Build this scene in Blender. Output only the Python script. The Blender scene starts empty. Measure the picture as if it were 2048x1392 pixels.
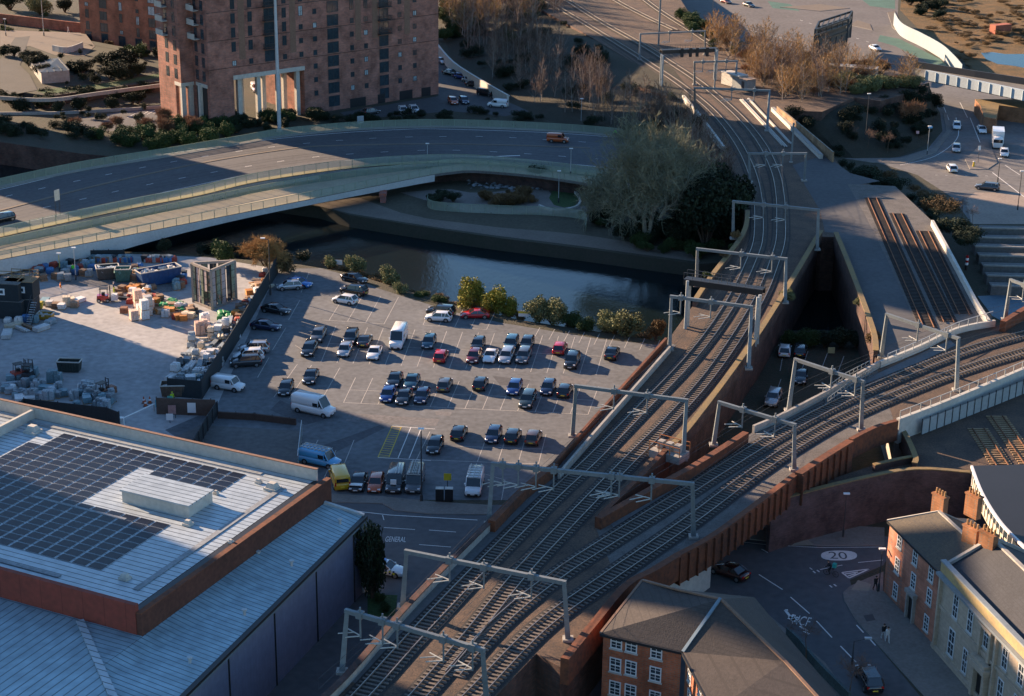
import bpy, bmesh, math, random
from mathutils import Vector, Matrix
from mathutils.geometry import delaunay_2d_cdt, tessellate_polygon
random.seed(7)
R=math.radians
sc=bpy.context.scene
COL=sc.collection
# ------------------------------------------------------------------ camera
HC=90.0; FP=3550.0; TH=R(20.4); RO=R(0.78)
F_=Vector((0,math.cos(TH),-math.sin(TH))); R0=Vector((1,0,0)); U0=Vector((0,math.sin(TH),math.cos(TH)))
R_=R0*math.cos(RO)+U0*math.sin(RO); U_=U0*math.cos(RO)-R0*math.sin(RO)
CP=Vector((0,0,HC))
def P(x,y,z=0.0):
    d=F_+R_*((x-1024)/FP)-U_*((y-696)/FP)
    t=(z-HC)/d.z
    return Vector((d.x*t,d.y*t,z))
def PX(p):
    q=Vector(p)-CP; w=q.dot(F_)
    return (1024+FP*q.dot(R_)/w, 696-FP*q.dot(U_)/w)
def PL(pts,z): return [P(a,b,z) for a,b in pts]
def hgt(fx,fy,zf,tx,ty):
    """height of the point on the vertical over a foot that is seen at the top pixel"""
    f=P(fx,fy,zf); best=None
    for i in range(20,2500,5):
        z=zf+i/100; a=PX((f.x,f.y,z))
        if a[1]<=ty: return z
    return zf+10
cam=bpy.data.cameras.new('camera'); co=bpy.data.objects.new('camera',cam); COL.objects.link(co)
cam.sensor_width=36; cam.lens=FP/2048*36; cam.clip_start=1; cam.clip_end=4000
m=Matrix((R_,U_,-F_)).transposed().to_4x4(); m.translation=CP; co.matrix_world=m
sc.camera=co
# ------------------------------------------------------------------ materials
MATS={}
def M(name,col,rough=.8,var=.18,scale=1.0,metal=0.0,bump=0.0,bscale=None,spec=.4,col2=None,world=True,coat=0,rnd=0,alpha=1,stripes=None):
    if name in MATS: return MATS[name]
    m=bpy.data.materials.new(name); m.use_nodes=True; nt=m.node_tree; N=nt.nodes; L=nt.links
    b=N['Principled BSDF']; b.inputs['Roughness'].default_value=rough; b.inputs['Metallic'].default_value=metal
    b.inputs['Specular IOR Level'].default_value=spec
    if coat: b.inputs['Coat Weight'].default_value=coat; b.inputs['Coat Roughness'].default_value=.08
    if alpha<1: b.inputs['Alpha'].default_value=alpha
    c=tuple(col)+(1,)
    if world: g=N.new('ShaderNodeNewGeometry'); src=g.outputs['Position']
    else: g=N.new('ShaderNodeTexCoord'); src=g.outputs['Object']
    out=None
    if var>0 or col2:
        n1=N.new('ShaderNodeTexNoise'); n1.inputs['Scale'].default_value=scale*.22; n1.inputs['Detail'].default_value=8; n1.inputs['Roughness'].default_value=.65
        n2=N.new('ShaderNodeTexNoise'); n2.inputs['Scale'].default_value=scale*2.6; n2.inputs['Detail'].default_value=5
        L.new(src,n1.inputs['Vector']); L.new(src,n2.inputs['Vector'])
        ad=N.new('ShaderNodeMath'); ad.operation='ADD'; L.new(n1.outputs['Fac'],ad.inputs[0]); L.new(n2.outputs['Fac'],ad.inputs[1])
        mr=N.new('ShaderNodeMapRange'); mr.inputs[1].default_value=.72; mr.inputs[2].default_value=1.28
        L.new(ad.outputs[0],mr.inputs[0])
        mx=N.new('ShaderNodeMix'); mx.data_type='RGBA'
        L.new(mr.outputs[0],mx.inputs[0])
        if col2: a=c; z=tuple(col2)+(1,)
        else: a=tuple(min(1,v*(1+var)) for v in col)+(1,); z=tuple(v*(1-var) for v in col)+(1,)
        mx.inputs[6].default_value=a; mx.inputs[7].default_value=z
        out=mx.outputs[2]
    if stripes:   # (axis vector, period, dark factor, duty)
        ax,per,dk,duty=stripes
        dt=N.new('ShaderNodeVectorMath'); dt.operation='DOT_PRODUCT'; L.new(src,dt.inputs[0]); dt.inputs[1].default_value=ax
        dv=N.new('ShaderNodeMath'); dv.operation='DIVIDE'; L.new(dt.outputs['Value'],dv.inputs[0]); dv.inputs[1].default_value=per
        fr=N.new('ShaderNodeMath'); fr.operation='FRACT'; L.new(dv.outputs[0],fr.inputs[0])
        lt=N.new('ShaderNodeMath'); lt.operation='LESS_THAN'; L.new(fr.outputs[0],lt.inputs[0]); lt.inputs[1].default_value=duty
        m2=N.new('ShaderNodeMix'); m2.data_type='RGBA'; L.new(lt.outputs[0],m2.inputs[0])
        if out: L.new(out,m2.inputs[6])
        else: m2.inputs[6].default_value=c
        m2.inputs[7].default_value=tuple(v*dk for v in col)+(1,)
        out=m2.outputs[2]
    if rnd:
        oi=N.new('ShaderNodeObjectInfo'); hs=N.new('ShaderNodeHueSaturation')
        mr=N.new('ShaderNodeMapRange'); L.new(oi.outputs['Random'],mr.inputs[0]); mr.inputs[3].default_value=1-rnd; mr.inputs[4].default_value=1+rnd
        L.new(mr.outputs[0],hs.inputs['Value'])
        if out: L.new(out,hs.inputs['Color'])
        else: hs.inputs['Color'].default_value=c
        out=hs.outputs[0]
    if out: L.new(out,b.inputs['Base Color'])
    else: b.inputs['Base Color'].default_value=c
    if bump:
        nb=N.new('ShaderNodeTexNoise'); nb.inputs['Scale'].default_value=bscale or scale*6; nb.inputs['Detail'].default_value=6
        L.new(src,nb.inputs['Vector'])
        bp=N.new('ShaderNodeBump'); bp.inputs['Strength'].default_value=1; bp.inputs['Distance'].default_value=bump
        L.new(nb.outputs['Fac'],bp.inputs['Height']); L.new(bp.outputs[0],b.inputs['Normal'])
    m.diffuse_color=c
    MATS[name]=m; return m
def brick(name,c1,c2,mort,sx=1.0,ang=0.0,var=.5):
    """brick courses on walls of any direction: u = along wall, v = height"""
    if name in MATS: return MATS[name]
    m=bpy.data.materials.new(name); m.use_nodes=True; nt=m.node_tree; N=nt.nodes; L=nt.links
    b=N['Principled BSDF']; b.inputs['Roughness'].default_value=.85; b.inputs['Specular IOR Level'].default_value=.2
    g=N.new('ShaderNodeNewGeometry')
    dt=N.new('ShaderNodeVectorMath'); dt.operation='DOT_PRODUCT'; L.new(g.outputs['Position'],dt.inputs[0]); dt.inputs[1].default_value=(math.cos(ang)+.35*math.sin(ang),math.sin(ang)+.35,0)
    sp=N.new('ShaderNodeSeparateXYZ'); L.new(g.outputs['Position'],sp.inputs[0])
    cb=N.new('ShaderNodeCombineXYZ'); L.new(dt.outputs['Value'],cb.inputs[0]); L.new(sp.outputs[2],cb.inputs[1])
    br=N.new('ShaderNodeTexBrick'); L.new(cb.outputs[0],br.inputs['Vector'])
    br.inputs['Color1'].default_value=c1+(1,); br.inputs['Color2'].default_value=c2+(1,); br.inputs['Mortar'].default_value=mort+(1,)
    br.inputs['Scale'].default_value=1/sx; br.inputs['Mortar Size'].default_value=.02; br.inputs['Brick Width'].default_value=.45; br.inputs['Row Height'].default_value=.15
    n=N.new('ShaderNodeTexNoise'); n.inputs['Scale'].default_value=.35; n.inputs['Detail'].default_value=8; n.inputs['Roughness'].default_value=.7; L.new(g.outputs['Position'],n.inputs['Vector'])
    mr=N.new('ShaderNodeMapRange'); mr.inputs[1].default_value=.3; mr.inputs[2].default_value=.7; mr.inputs[3].default_value=1-var; mr.inputs[4].default_value=1+var; L.new(n.outputs['Fac'],mr.inputs[0])
    hs=N.new('ShaderNodeHueSaturation'); L.new(mr.outputs[0],hs.inputs['Value']); L.new(br.outputs['Color'],hs.inputs['Color']); L.new(hs.outputs[0],b.inputs['Base Color'])
    bp=N.new('ShaderNodeBump'); bp.inputs['Distance'].default_value=.01; L.new(br.outputs['Fac'],bp.inputs['Height']); bp.invert=True; L.new(bp.outputs[0],b.inputs['Normal'])
    MATS[name]=m; return m
# ------------------------------------------------------------------ mesh builder
class MB:
    def __init__(s): s.v=[]; s.f=[]; s.m=[]; s.mats=[]; s.cur=0; s.sm=[]; s.smooth=False
    def mat(s,m):
        if m not in s.mats: s.mats.append(m)
        s.cur=s.mats.index(m); return s
    def face(s,pts):
        i=len(s.v); s.v+= [tuple(p) for p in pts]; s.f.append(tuple(range(i,i+len(pts)))); s.m.append(s.cur); s.sm.append(s.smooth)
    def raw(s,vs,fs):
        us=sorted({k for f in fs for k in f})
        if len(us)<len(vs): mp={k:i for i,k in enumerate(us)}; vs=[vs[k] for k in us]; fs=[tuple(mp[k] for k in f) for f in fs]
        i=len(s.v); s.v+=[tuple(p) for p in vs]
        for f in fs: s.f.append(tuple(i+k for k in f)); s.m.append(s.cur); s.sm.append(s.smooth)
    def box(s,x0,x1,y0,y1,z0,z1,T=None,taper=0):
        t=taper
        vs=[(x0,y0,z0),(x1,y0,z0),(x1,y1,z0),(x0,y1,z0),(x0+t,y0+t,z1),(x1-t,y0+t,z1),(x1-t,y1-t,z1),(x0+t,y1-t,z1)]
        if T is not None: vs=[T@Vector(v) for v in vs]
        s.raw(vs,[(3,2,1,0),(4,5,6,7),(0,1,5,4),(1,2,6,5),(2,3,7,6),(3,0,4,7)])
    def beam(s,a,b,w,h=None,up=(0,0,1),w2=None,h2=None):
        a=Vector(a); b=Vector(b); h=h or w; w2=w2 or w; h2=h2 or (h if w2==w else w2*h/w)
        d=(b-a)
        if d.length<1e-6: return
        d.normalize(); up=Vector(up)
        if abs(d.dot(up))>.98: up=Vector((0,1,0))
        r=d.cross(up).normalized(); u=r.cross(d)
        vs=[]
        for p,ww,hh in ((a,w,h),(b,w2,h2)):
            for i,j in ((-1,-1),(1,-1),(1,1),(-1,1)): vs.append(p+r*(i*ww/2)+u*(j*hh/2))
        s.raw(vs,[(0,1,2,3),(7,6,5,4),(0,4,5,1),(1,5,6,2),(2,6,7,3),(3,7,4,0)])
    def tube(s,a,b,r,r2=None,n=6,cap=True):
        a=Vector(a); b=Vector(b); r2=r if r2 is None else r2
        d=b-a
        if d.length<1e-6: return
        d.normalize(); up=Vector((0,0,1)) if abs(d.z)<.95 else Vector((1,0,0))
        x=d.cross(up).normalized(); y=d.cross(x)
        vs=[]
        for p,rr in ((a,r),(b,r2)):
            for k in range(n):
                t=2*math.pi*k/n; vs.append(p+x*math.cos(t)*rr+y*math.sin(t)*rr)
        fs=[(k,(k+1)%n,n+(k+1)%n,n+k) for k in range(n)]
        if cap: fs+=[tuple(range(n-1,-1,-1)),tuple(range(n,2*n))]
        s.raw(vs,fs)
    def path(s,pts,w,h,up=(0,0,1)):
        """box section swept along points, mitred"""
        pts=[Vector(p) for p in pts]; up=Vector(up); n=len(pts); vs=[]
        for i,p in enumerate(pts):
            d=(pts[min(i+1,n-1)]-pts[max(i-1,0)]).normalized(); r=d.cross(up).normalized(); u=up
            for a,b in ((-1,0),(1,0),(1,1),(-1,1)): vs.append(p+r*(a*w/2)+u*(b*h))
        fs=[(3,2,1,0),(4*n-4,4*n-3,4*n-2,4*n-1)]
        for i in range(n-1):
            for k in range(4): fs.append((4*i+k,4*i+(k+1)%4,4*i+4+(k+1)%4,4*i+4+k))
        s.raw(vs,fs)
    def poly(s,pts,flip=False):
        """flat (possibly concave) polygon, facing up"""
        pts=[Vector(p) for p in pts]
        tr=tessellate_polygon([pts]); 
        for t in tr:
            a,b,c=[pts[k] for k in t]
            if ((b-a).cross(c-a).z<0)!=flip: t=(t[0],t[2],t[1])
            s.face([pts[k] for k in t])
    def prism(s,pts,z0,z1,side=None,top=None,bottom=False):
        """pts: world xy polygon"""
        if top: s.mat(top)
        s.poly([(p[0],p[1],z1) for p in pts])
        if side: s.mat(side)
        ar=sum(pts[i][0]*pts[(i+1)%len(pts)][1]-pts[(i+1)%len(pts)][0]*pts[i][1] for i in range(len(pts)))
        q=list(pts) if ar>0 else list(reversed(pts))
        for i in range(len(q)):
            a=q[i]; b=q[(i+1)%len(q)]
            s.face([(a[0],a[1],z0),(b[0],b[1],z0),(b[0],b[1],z1),(a[0],a[1],z1)])
    def build(s,name,mat=None,parent=None,base=None,smooth=False,loc=None):
        """loc: keep the local coords as they are and put the object there"""
        me=bpy.data.meshes.new(name)
        vs=s.v
        if parent is not None and base is None: off=Vector((0,0,0))
        if base is None and loc is None and parent is None:
            xs=[v[0] for v in vs]; ys=[v[1] for v in vs]; zs=[v[2] for v in vs]
            base=Vector(((min(xs)+max(xs))/2,(min(ys)+max(ys))/2,min(zs)))
        if base is not None: vs=[(v[0]-base[0],v[1]-base[1],v[2]-base[2]) for v in vs]
        me.from_pydata(vs,[],s.f)
        ms=s.mats if s.mats else []
        if mat: ms=[mat] if not s.mats else s.mats
        for q in ms: me.materials.append(q)
        me.polygons.foreach_set('material_index',s.m if s.mats else [0]*len(s.f))
        if smooth: me.polygons.foreach_set('use_smooth',[True]*len(s.f))
        elif any(s.sm): me.polygons.foreach_set('use_smooth',s.sm)
        me.update()
        o=bpy.data.objects.new(name,me); COL.objects.link(o)
        if parent is not None: o.parent=parent
        elif loc is not None: o.location=loc
        elif base is not None: o.location=base
        return o
def tag(o,label=None,cat=None,group=None,kind=None):
    if label: o['label']=label
    if cat: o['category']=cat
    if group: o['group']=group
    if kind: o['kind']=kind
    return o
def thing(name,label,cat,loc=(0,0,0),rz=0,group=None):
    o=bpy.data.objects.new(name,None); COL.objects.link(o); o.location=loc; o.rotation_euler=(0,0,rz); o.empty_display_size=.3
    return tag(o,label,cat,group)
def struct(o,label=None): 
    o['kind']='structure'
    if label: o['label']=label
    return o
def kids(o): return [c for c in bpy.data.objects if c.parent==o]
def dup(root,loc,rz=0,label=None,group=None,scale=None,cache={}):
    r=root.copy(); COL.objects.link(r); r.location=loc; r.rotation_euler=(0,0,rz)
    if scale is not None: r.scale=scale if hasattr(scale,'__len__') else (scale,)*3
    if label: r['label']=label
    if group: r['group']=group
    ch=root.get('_k')
    k=cache.get(root.name)
    if k is None: k=[(c,kids(c)) for c in kids(root)]; cache[root.name]=k
    for c,gs in k:
        d=c.copy(); COL.objects.link(d); d.parent=r
        for g in gs:
            e=g.copy(); COL.objects.link(e); e.parent=d
    return r
def sheet(name,pts,z,mat,label=None,zz=None):
    """flat ground surface traced on the plane z"""
    b=MB(); b.poly(PL(pts,z)); return struct(b.build(name,mat),label)
def resample(pts,step):
    out=[pts[0]]; acc=0
    pts=[Vector(p) for p in pts]; out=[pts[0].copy()]
    i=0; cur=pts[0].copy(); need=step
    for i in range(len(pts)-1):
        a=pts[i]; b=pts[i+1]; d=(b-a).length; t=need
        while t<=d: out.append(a.lerp(b,t/d)); t+=step
        need=t-d
    return out
def smooth_line(pts,n=8):
    pts=[Vector(p) for p in pts]; out=[]
    for i in range(len(pts)-1):
        p0=pts[max(i-1,0)]; p1=pts[i]; p2=pts[i+1]; p3=pts[min(i+2,len(pts)-1)]
        for k in range(n):
            t=k/n
            out.append(.5*((2*p1)+(p2-p0)*t+(2*p0-5*p1+4*p2-p3)*t*t+(3*p1-p0-3*p2+p3)*t**3))
    out.append(pts[-1]); return out
def offset(pts,d):
    """shift a polyline sideways (left +) in plan"""
    n=len(pts); out=[]
    for i,p in enumerate(pts):
        t=(Vector(pts[min(i+1,n-1)])-Vector(pts[max(i-1,0)])); t.z=0; t.normalize()
        out.append(Vector(p)+Vector((-t.y,t.x,0))*d)
    return out
def strip(b,A,Z):
    for i in range(len(A)-1): b.face([A[i],A[i+1],Z[i+1],Z[i]])

def copies(b,name,mat,par,places):
    """one part repeated: each copy is an object of its own sharing the mesh"""
    o=None
    for loc,rz in places:
        if o is None: o=b.build(name,mat,par); q=o
        else: q=o.copy(); COL.objects.link(q); q.parent=par
        q.location=loc; q.rotation_euler=(0,0,rz)
    return o
# ------------------------------------------------------------------ surfaces
ZR=7.0; ZT=2.5; ZB=3.0; ZW=-2.2
m_dirt=M('dirt_grass',(.035,.04,.022),.95,.4,.5,col2=(.06,.05,.035),bump=.15)
m_grass=M('grass',(.035,.07,.02),.95,.35,1.0,bump=.1)
m_wild=M('rough_grass',(.24,.13,.045),.95,.5,.9,col2=(.035,.04,.02),bump=.4)
m_asph=M('car_park_asphalt',(.112,.118,.124),.92,.3,.45,bump=.01,bscale=8)
m_yard=M('yard_concrete',(.31,.305,.30),.9,.25,.35,bump=.01)
m_road=M('road_asphalt',(.085,.085,.088),.88,.2,.4)
m_roadold=M('worn_road_asphalt',(.13,.125,.12),.9,.25,.4)
m_pave=M('paving',(.17,.15,.13),.9,.2,1.2)
m_path=M('gravel_path',(.15,.125,.10),.95,.2,.8)
m_kerb=M('kerb_stone',(.25,.24,.22),.85,.1,2)
m_conc=M('concrete',(.30,.28,.25),.85,.2,.8)
m_concd=M('dark_concrete',(.14,.135,.125),.88,.25,.8)
m_concl=M('pale_concrete',(.45,.43,.38),.8,.15,.8)
m_white=M('road_paint_white',(.62,.60,.56),.7,.15,3)
m_faint=M('worn_bay_paint',(.36,.34,.31),.8,.3,3)
m_yel=M('road_paint_yellow',(.5,.36,.05),.7,.2,3)
m_ballast=M('ballast',(.145,.092,.06),.95,.45,1.6,col2=(.042,.034,.03),bump=.06,bscale=14)
m_ballg=M('grey_ballast',(.15,.14,.13),.95,.35,2.5,col2=(.075,.068,.062),bump=.05,bscale=14)
m_track_asph=M('terrace_asphalt',(.075,.075,.078),.9,.2,.5)
m_brick=brick('viaduct_brick',(.14,.068,.048),(.075,.045,.037),(.07,.062,.055))
m_brickb=brick('dark_brick',(.11,.055,.045),(.06,.04,.035),(.06,.055,.05))
m_stone=M('mossy_coping',(.26,.17,.06),.9,.4,1.2,col2=(.13,.105,.065))
m_corten=M('weathering_steel',(.19,.060,.025),.88,.35,.9,col2=(.06,.026,.017))
m_steel=M('galvanised_steel',(.42,.44,.44),.55,.12,1.0,metal=.35)
m_steeld=M('dark_steel',(.05,.055,.06),.6,.15,1.0,metal=.3)
m_black=M('black_metal',(.015,.016,.018),.5,.1,1)
m_rail=M('rail_steel',(.34,.30,.26),.42,.2,2,metal=.85)
m_railr=M('rusty_rail',(.15,.065,.03),.8,.3,2)
m_sleep=M('concrete_sleeper',(.125,.105,.088),.9,.3,3)
m_wood=M('timber',(.30,.20,.11),.85,.25,3)
m_sleepd=M('old_sleeper',(.04,.032,.028),.9,.3,3)

# river hole in the one big ground sheet
far_bank=[(-420,262),(-200,270),(0,287),(160,311),(330,330),(470,372),(560,402),(640,413),(700,430),(800,446),(890,460),(1000,476),(1170,497),(1300,515),(1400,528),(1500,520),(1600,500),(1645,470),(1690,470)]
near_bank=[(1740,620),(1735,665),(1640,660),(1560,662),(1480,690),(1330,684),(1200,664),(1040,640),(900,606),(800,577),(700,546),(600,529),(500,520),(400,512),(300,505),(200,502),(0,505),(-200,520),(-420,560)]
river_px=far_bank+near_bank
def ground_z(p): return 0
rv=[(p.x,p.y) for p in PL(river_px,0)]
outer=[(-1500,30),(1500,30),(1500,3500),(-1500,3500)]
vs=[Vector(q) for q in outer+rv]; n0=len(outer)
fs=[list(range(n0)),list(range(n0,len(vs)))]
r=delaunay_2d_cdt(vs,[],fs,0,1e-4)
b=MB()
for fi,f in enumerate(r[2]):
    cx=sum(r[0][k].x for k in f)/len(f); cy=sum(r[0][k].y for k in f)/len(f); ins=False; j=len(rv)-1
    for i in range(len(rv)):
        if (rv[i][1]>cy)!=(rv[j][1]>cy) and cx<(rv[j][0]-rv[i][0])*(cy-rv[i][1])/(rv[j][1]-rv[i][1])+rv[i][0]: ins=not ins
        j=i
    if ins: continue
    pts=[(r[0][k].x,r[0][k].y,0) for k in f]
    a=(Vector(pts[1])-Vector(pts[0])).cross(Vector(pts[2])-Vector(pts[0])).z
    b.face(pts if a>0 else pts[::-1])
struct(b.build('ground',m_dirt,base=(0,0,0)),'dark rough ground under the whole scene')
# water
m_water=bpy.data.materials.new('river_water'); m_water.use_nodes=True
nt=m_water.node_tree; bs=nt.nodes['Principled BSDF']; bs.inputs['Base Color'].default_value=(.006,.012,.014,1); bs.inputs['Roughness'].default_value=.06; bs.inputs['IOR'].default_value=1.33; bs.inputs['Specular IOR Level'].default_value=.5
g=nt.nodes.new('ShaderNodeNewGeometry'); mp=nt.nodes.new('ShaderNodeMapping'); mp.inputs['Scale'].default_value=(1.0,.55,1); nt.links.new(g.outputs['Position'],mp.inputs[0])
nz=nt.nodes.new('ShaderNodeTexNoise'); nz.inputs['Scale'].default_value=1.6; nz.inputs['Detail'].default_value=5; nz.inputs['Roughness'].default_value=.6; nt.links.new(mp.outputs[0],nz.inputs[0])
bp=nt.nodes.new('ShaderNodeBump'); bp.inputs['Distance'].default_value=.035; bp.inputs['Strength'].default_value=1; nt.links.new(nz.outputs[0],bp.inputs['Height']); nt.links.new(bp.outputs[0],bs.inputs['Normal'])
b=MB(); x0=min(p[0] for p in rv)-20; x1=max(p[0] for p in rv)+20; y0=min(p[1] for p in rv)-20; y1=max(p[1] for p in rv)+20
b.face([(x0,y0,ZW),(x1,y0,ZW),(x1,y1,ZW),(x0,y1,ZW)]); struct(b.build('river_water',m_water),'dark river water below the car park')
# river walls
m_bank=M('river_bank',(.05,.045,.03),.95,.5,.7,col2=(.10,.085,.06),bump=.2)
m_rwall=M('river_wall',(.05,.045,.035),.9,.5,.8,col2=(.03,.035,.022))
def bankwall(name,px,mat,lab,slope=0.0):
    A=PL(px,0.0); 
    Z=[Vector((p.x,p.y,ZW-.3)) for p in offset(A,slope)]
    b=MB(); strip(b,A,Z); return struct(b.build(name,mat),lab)
bankwall('far_river_wall',far_bank[4:],m_rwall,'low wall along the far river bank under the towpath',-.4)
bankwall('near_river_bank',near_bank[2:],m_bank,'steep earth bank between the car park and the river',-2.5)
bankwall('canal_wall',far_bank[-1:]+near_bank[:3],m_rwall,'dark wall of the water channel between the viaducts',-.3)

# terraces --------------------------------------------------------------
def terrace(name,px,z,top,side,label,zb=-3.2):
    pts=[(p.x,p.y) for p in PL(px,z)]
    b=MB(); b.prism(pts,zb,z,side=side,top=top); return struct(b.build(name,base=(pts[0][0],pts[0][1],zb)),label)
terrace('upper_bank_ground',[(-900,258),(-420,260),(-200,268),(0,284),(160,307),(330,322),(480,345),(700,352),(840,343),(920,336),(1000,345),(1180,365),(1300,332),(1420,200),(1290,90),(1150,0),(1000,-160),(-900,-160)],ZT,m_dirt,m_brickb,'raised bank on the far side of the river that carries the tower')
# far bank surfaces (z = 0)
sheet('riverside_park',[(640,409),(700,384),(850,352),(960,345),(1180,366),(1250,372),(1400,500),(1395,520),(1300,508),(1170,490),(1000,470),(890,453),(800,440),(700,424)],.01,M('park_ground',(.07,.062,.04),.95,.3,.6),'earth and planting of the riverside park')
sheet('towpath',[(560,396),(720,396),(800,425),(860,438),(1000,455),(1100,463),(1170,470),(1300,490),(1400,505),(1400,524),(1300,511),(1170,493),(1000,472),(890,457),(800,443),(700,427),(630,410)],.02,m_path,'gravel towpath along the far river bank')
sheet('park_path',[(800,385),(850,400),(900,412),(930,425),(1010,428),(1060,425),(1100,428),(1150,425),(1175,420),(1175,412),(1140,412),(1110,400),(1100,385),(1095,378),(1040,378),(980,385),(940,385),(900,378),(860,380)],.03,m_pave,'curving park path above the towpath')
sheet('park_lawn',[(1106,380),(1140,371),(1152,380),(1157,398),(1150,412),(1128,415),(1108,410),(1098,396)],.04,m_grass,'small green lawn in the riverside park')
# car park ----------------------------------------------------------------
carpark=[(556,538),(640,536),(700,552),(760,578),(830,600),(900,622),(1000,645),(1060,655),(1200,678),(1335,692),(1330,760),(1260,860),(1200,935),(1120,1000),(1000,1000),(900,1000),(660,998),(560,905),(400,905),(330,860),(400,830),(430,820)]
sheet('car_park',carpark,.006,m_asph,'asphalt surface of the large car park')
sheet('yard',[(-300,560),(-100,520),(200,505),(420,515),(556,538),(430,820),(330,860),(400,905),(430,1000),(-400,1000),(-400,700)],.005,m_yard,'concrete surface of the builders yard')
sheet('access_lane',[(400,850),(600,862),(606,925),(640,1000),(400,1000),(300,900)],.010,M('lane_asphalt',(.11,.105,.10),.9,.25,.5),'narrow lane behind the warehouse')
sheet('water_street',[(560,1000),(700,1004),(1000,1010),(1200,1000),(1400,1050),(1640,1062),(1800,1075),(1767,1130),(1700,1160),(1720,1250),(2100,1700),(1300,1700),(500,1700),(400,1400)],.012,m_road,'asphalt street running under the railway bridges')
PAV=.12
def pave(name,px,lab,mat=None):
    pts=[(p.x,p.y) for p in PL(px,PAV)]; b=MB(); b.prism(pts,0,PAV,side=m_kerb,top=mat or m_pave); return struct(b.build(name,base=(pts[0][0],pts[0][1],0)),lab)
pave('pavement',[(620,985),(760,992),(870,1003),(985,1010),(975,1028),(860,1027),(790,1020),(765,1006),(640,1003)],'kerbed pavement along the front of the car park')
pave('corner_pavement',[(1767,1143),(1730,1158),(1700,1172),(1686,1185),(1688,1200),(1712,1240),(1775,1310),(1850,1392),(1960,1560),(2160,1560),(1948,1374),(1869,1291),(1766,1181)],'pavement round the corner in front of the brick houses')
pave('wall_pavement',[(1400,1062),(1541,1041),(1769,1055),(1769,1090),(1640,1090),(1560,1085),(1480,1075)],'pavement along the foot of the brick retaining wall')
pave('island_pavement',[(1441,1198),(1480,1190),(1520,1215),(1580,1265),(1650,1325),(1720,1420),(1740,1560),(1560,1560),(1500,1350)],'pavement beside the brick office with bare street trees')
# markings ---------------------------------------------------------------
def line_marks(b,pts,w,dash=None,z=None):
    pts=[Vector(p) for p in pts]
    if dash:
        rs=resample(pts,.5); per=dash[0]+dash[1]; seg=[]; 
        for i,p in enumerate(rs):
            on=(i*.5)%per<dash[0]
            if on: seg.append(p)
            if (not on or i==len(rs)-1) and len(seg)>1: line_marks(b,seg,w); seg=[]
            elif not on: seg=[]
        return
    A=offset(pts,w/2); Z=offset(pts,-w/2); strip(b,Z,A)
def bays(b,f0,f1,n0,n1,w=.1,z=.014,mid=True,lab=None,skip=(),n=None):
    F0,F1,N0,N1=P(*f0,z),P(*f1,z),P(*n0,z),P(*n1,z)
    n=n or max(1,round((F1-F0).length/2.44))
    for i in range(n+1):
        if i in skip: continue
        t=i/n; line_marks(b,[F0.lerp(F1,t),N0.lerp(N1,t)],w)
    if mid: line_marks(b,[F0.lerp(N0,.5),F1.lerp(N1,.5)],w)
b=MB()
bays(b,(711,755),(1197,773),(687,805),(1176,829))
line_marks(b,PL([(687,805),(1176,829)],.018),.12)
bays(b,(672,652),(1214,677),(642,724),(1192,750))
bays(b,(860,863),(1092,869),(833,919),(1077,928),skip=(1,2))
line_marks(b,PL([(833,919),(1077,928)],.018),.12)
bays(b,(690,590),(797,594),(658,641),(768,648),mid=False); line_marks(b,PL([(645,640),(768,648)],.018),.12)
bays(b,(862,615),(990,624),(846,650),(973,659),mid=False); line_marks(b,PL([(846,650),(973,659)],.018),.12)
bays(b,(1080,655),(1320,680),(1068,676),(1310,703),mid=False)
bays(b,(595,728),(680,735),(548,794),(640,805),mid=False,skip=(2,))
for a,c in (((618,545),(602,585)),((600,600),(577,640)),((572,655),(545,700)),((538,715),(515,755))): line_marks(b,PL([a,c],.018),.1)
for a,c in (((590,690),(630,716)),((1560,742),(1565,715)),((1642,740),(1655,706)),((1676,744),(1688,712)),((1604,738),(1616,702)),((1550,792),(1562,758))): line_marks(b,PL([a,c],.018),.1)
for a,c in (((672,900),(636,985)),((708,880),(672,968)),((636,880),(618,915)),((620,945),(608,985)),((1010,960),(1003,1000)),((960,945),(1010,960))): line_marks(b,PL([a,c],.018),.1)
struct(b.build('bay_markings',m_faint),'worn white lines of the parking bays')
b=MB(); 
y0,y1,y2,y3=P(784,853,.02),P(803,853,.02),P(756,914,.02),P(778,914,.02)
for t in range(0,15): a=y0.lerp(y2,t/14); c=y1.lerp(y3,min(1,t/14+.03)); line_marks(b,[a,c],.13)
line_marks(b,[y0,y2],.13); line_marks(b,[y1,y3],.13)
struct(b.build('yellow_hatching',m_yel),'yellow hatched strip at the end of the lowest bay row')
b=MB(); 
for f,nn in (((822,854),(796,916)),((843,855),(818,917))): line_marks(b,PL([f,nn],.02),.11)
line_marks(b,PL([(784,852),(870,858)],.024),.11); line_marks(b,PL([(756,915),(862,921)],.024),.11)
struct(b.build('empty_bay_markings',m_white),'white lines of three empty bays beside the yellow hatching')
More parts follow.
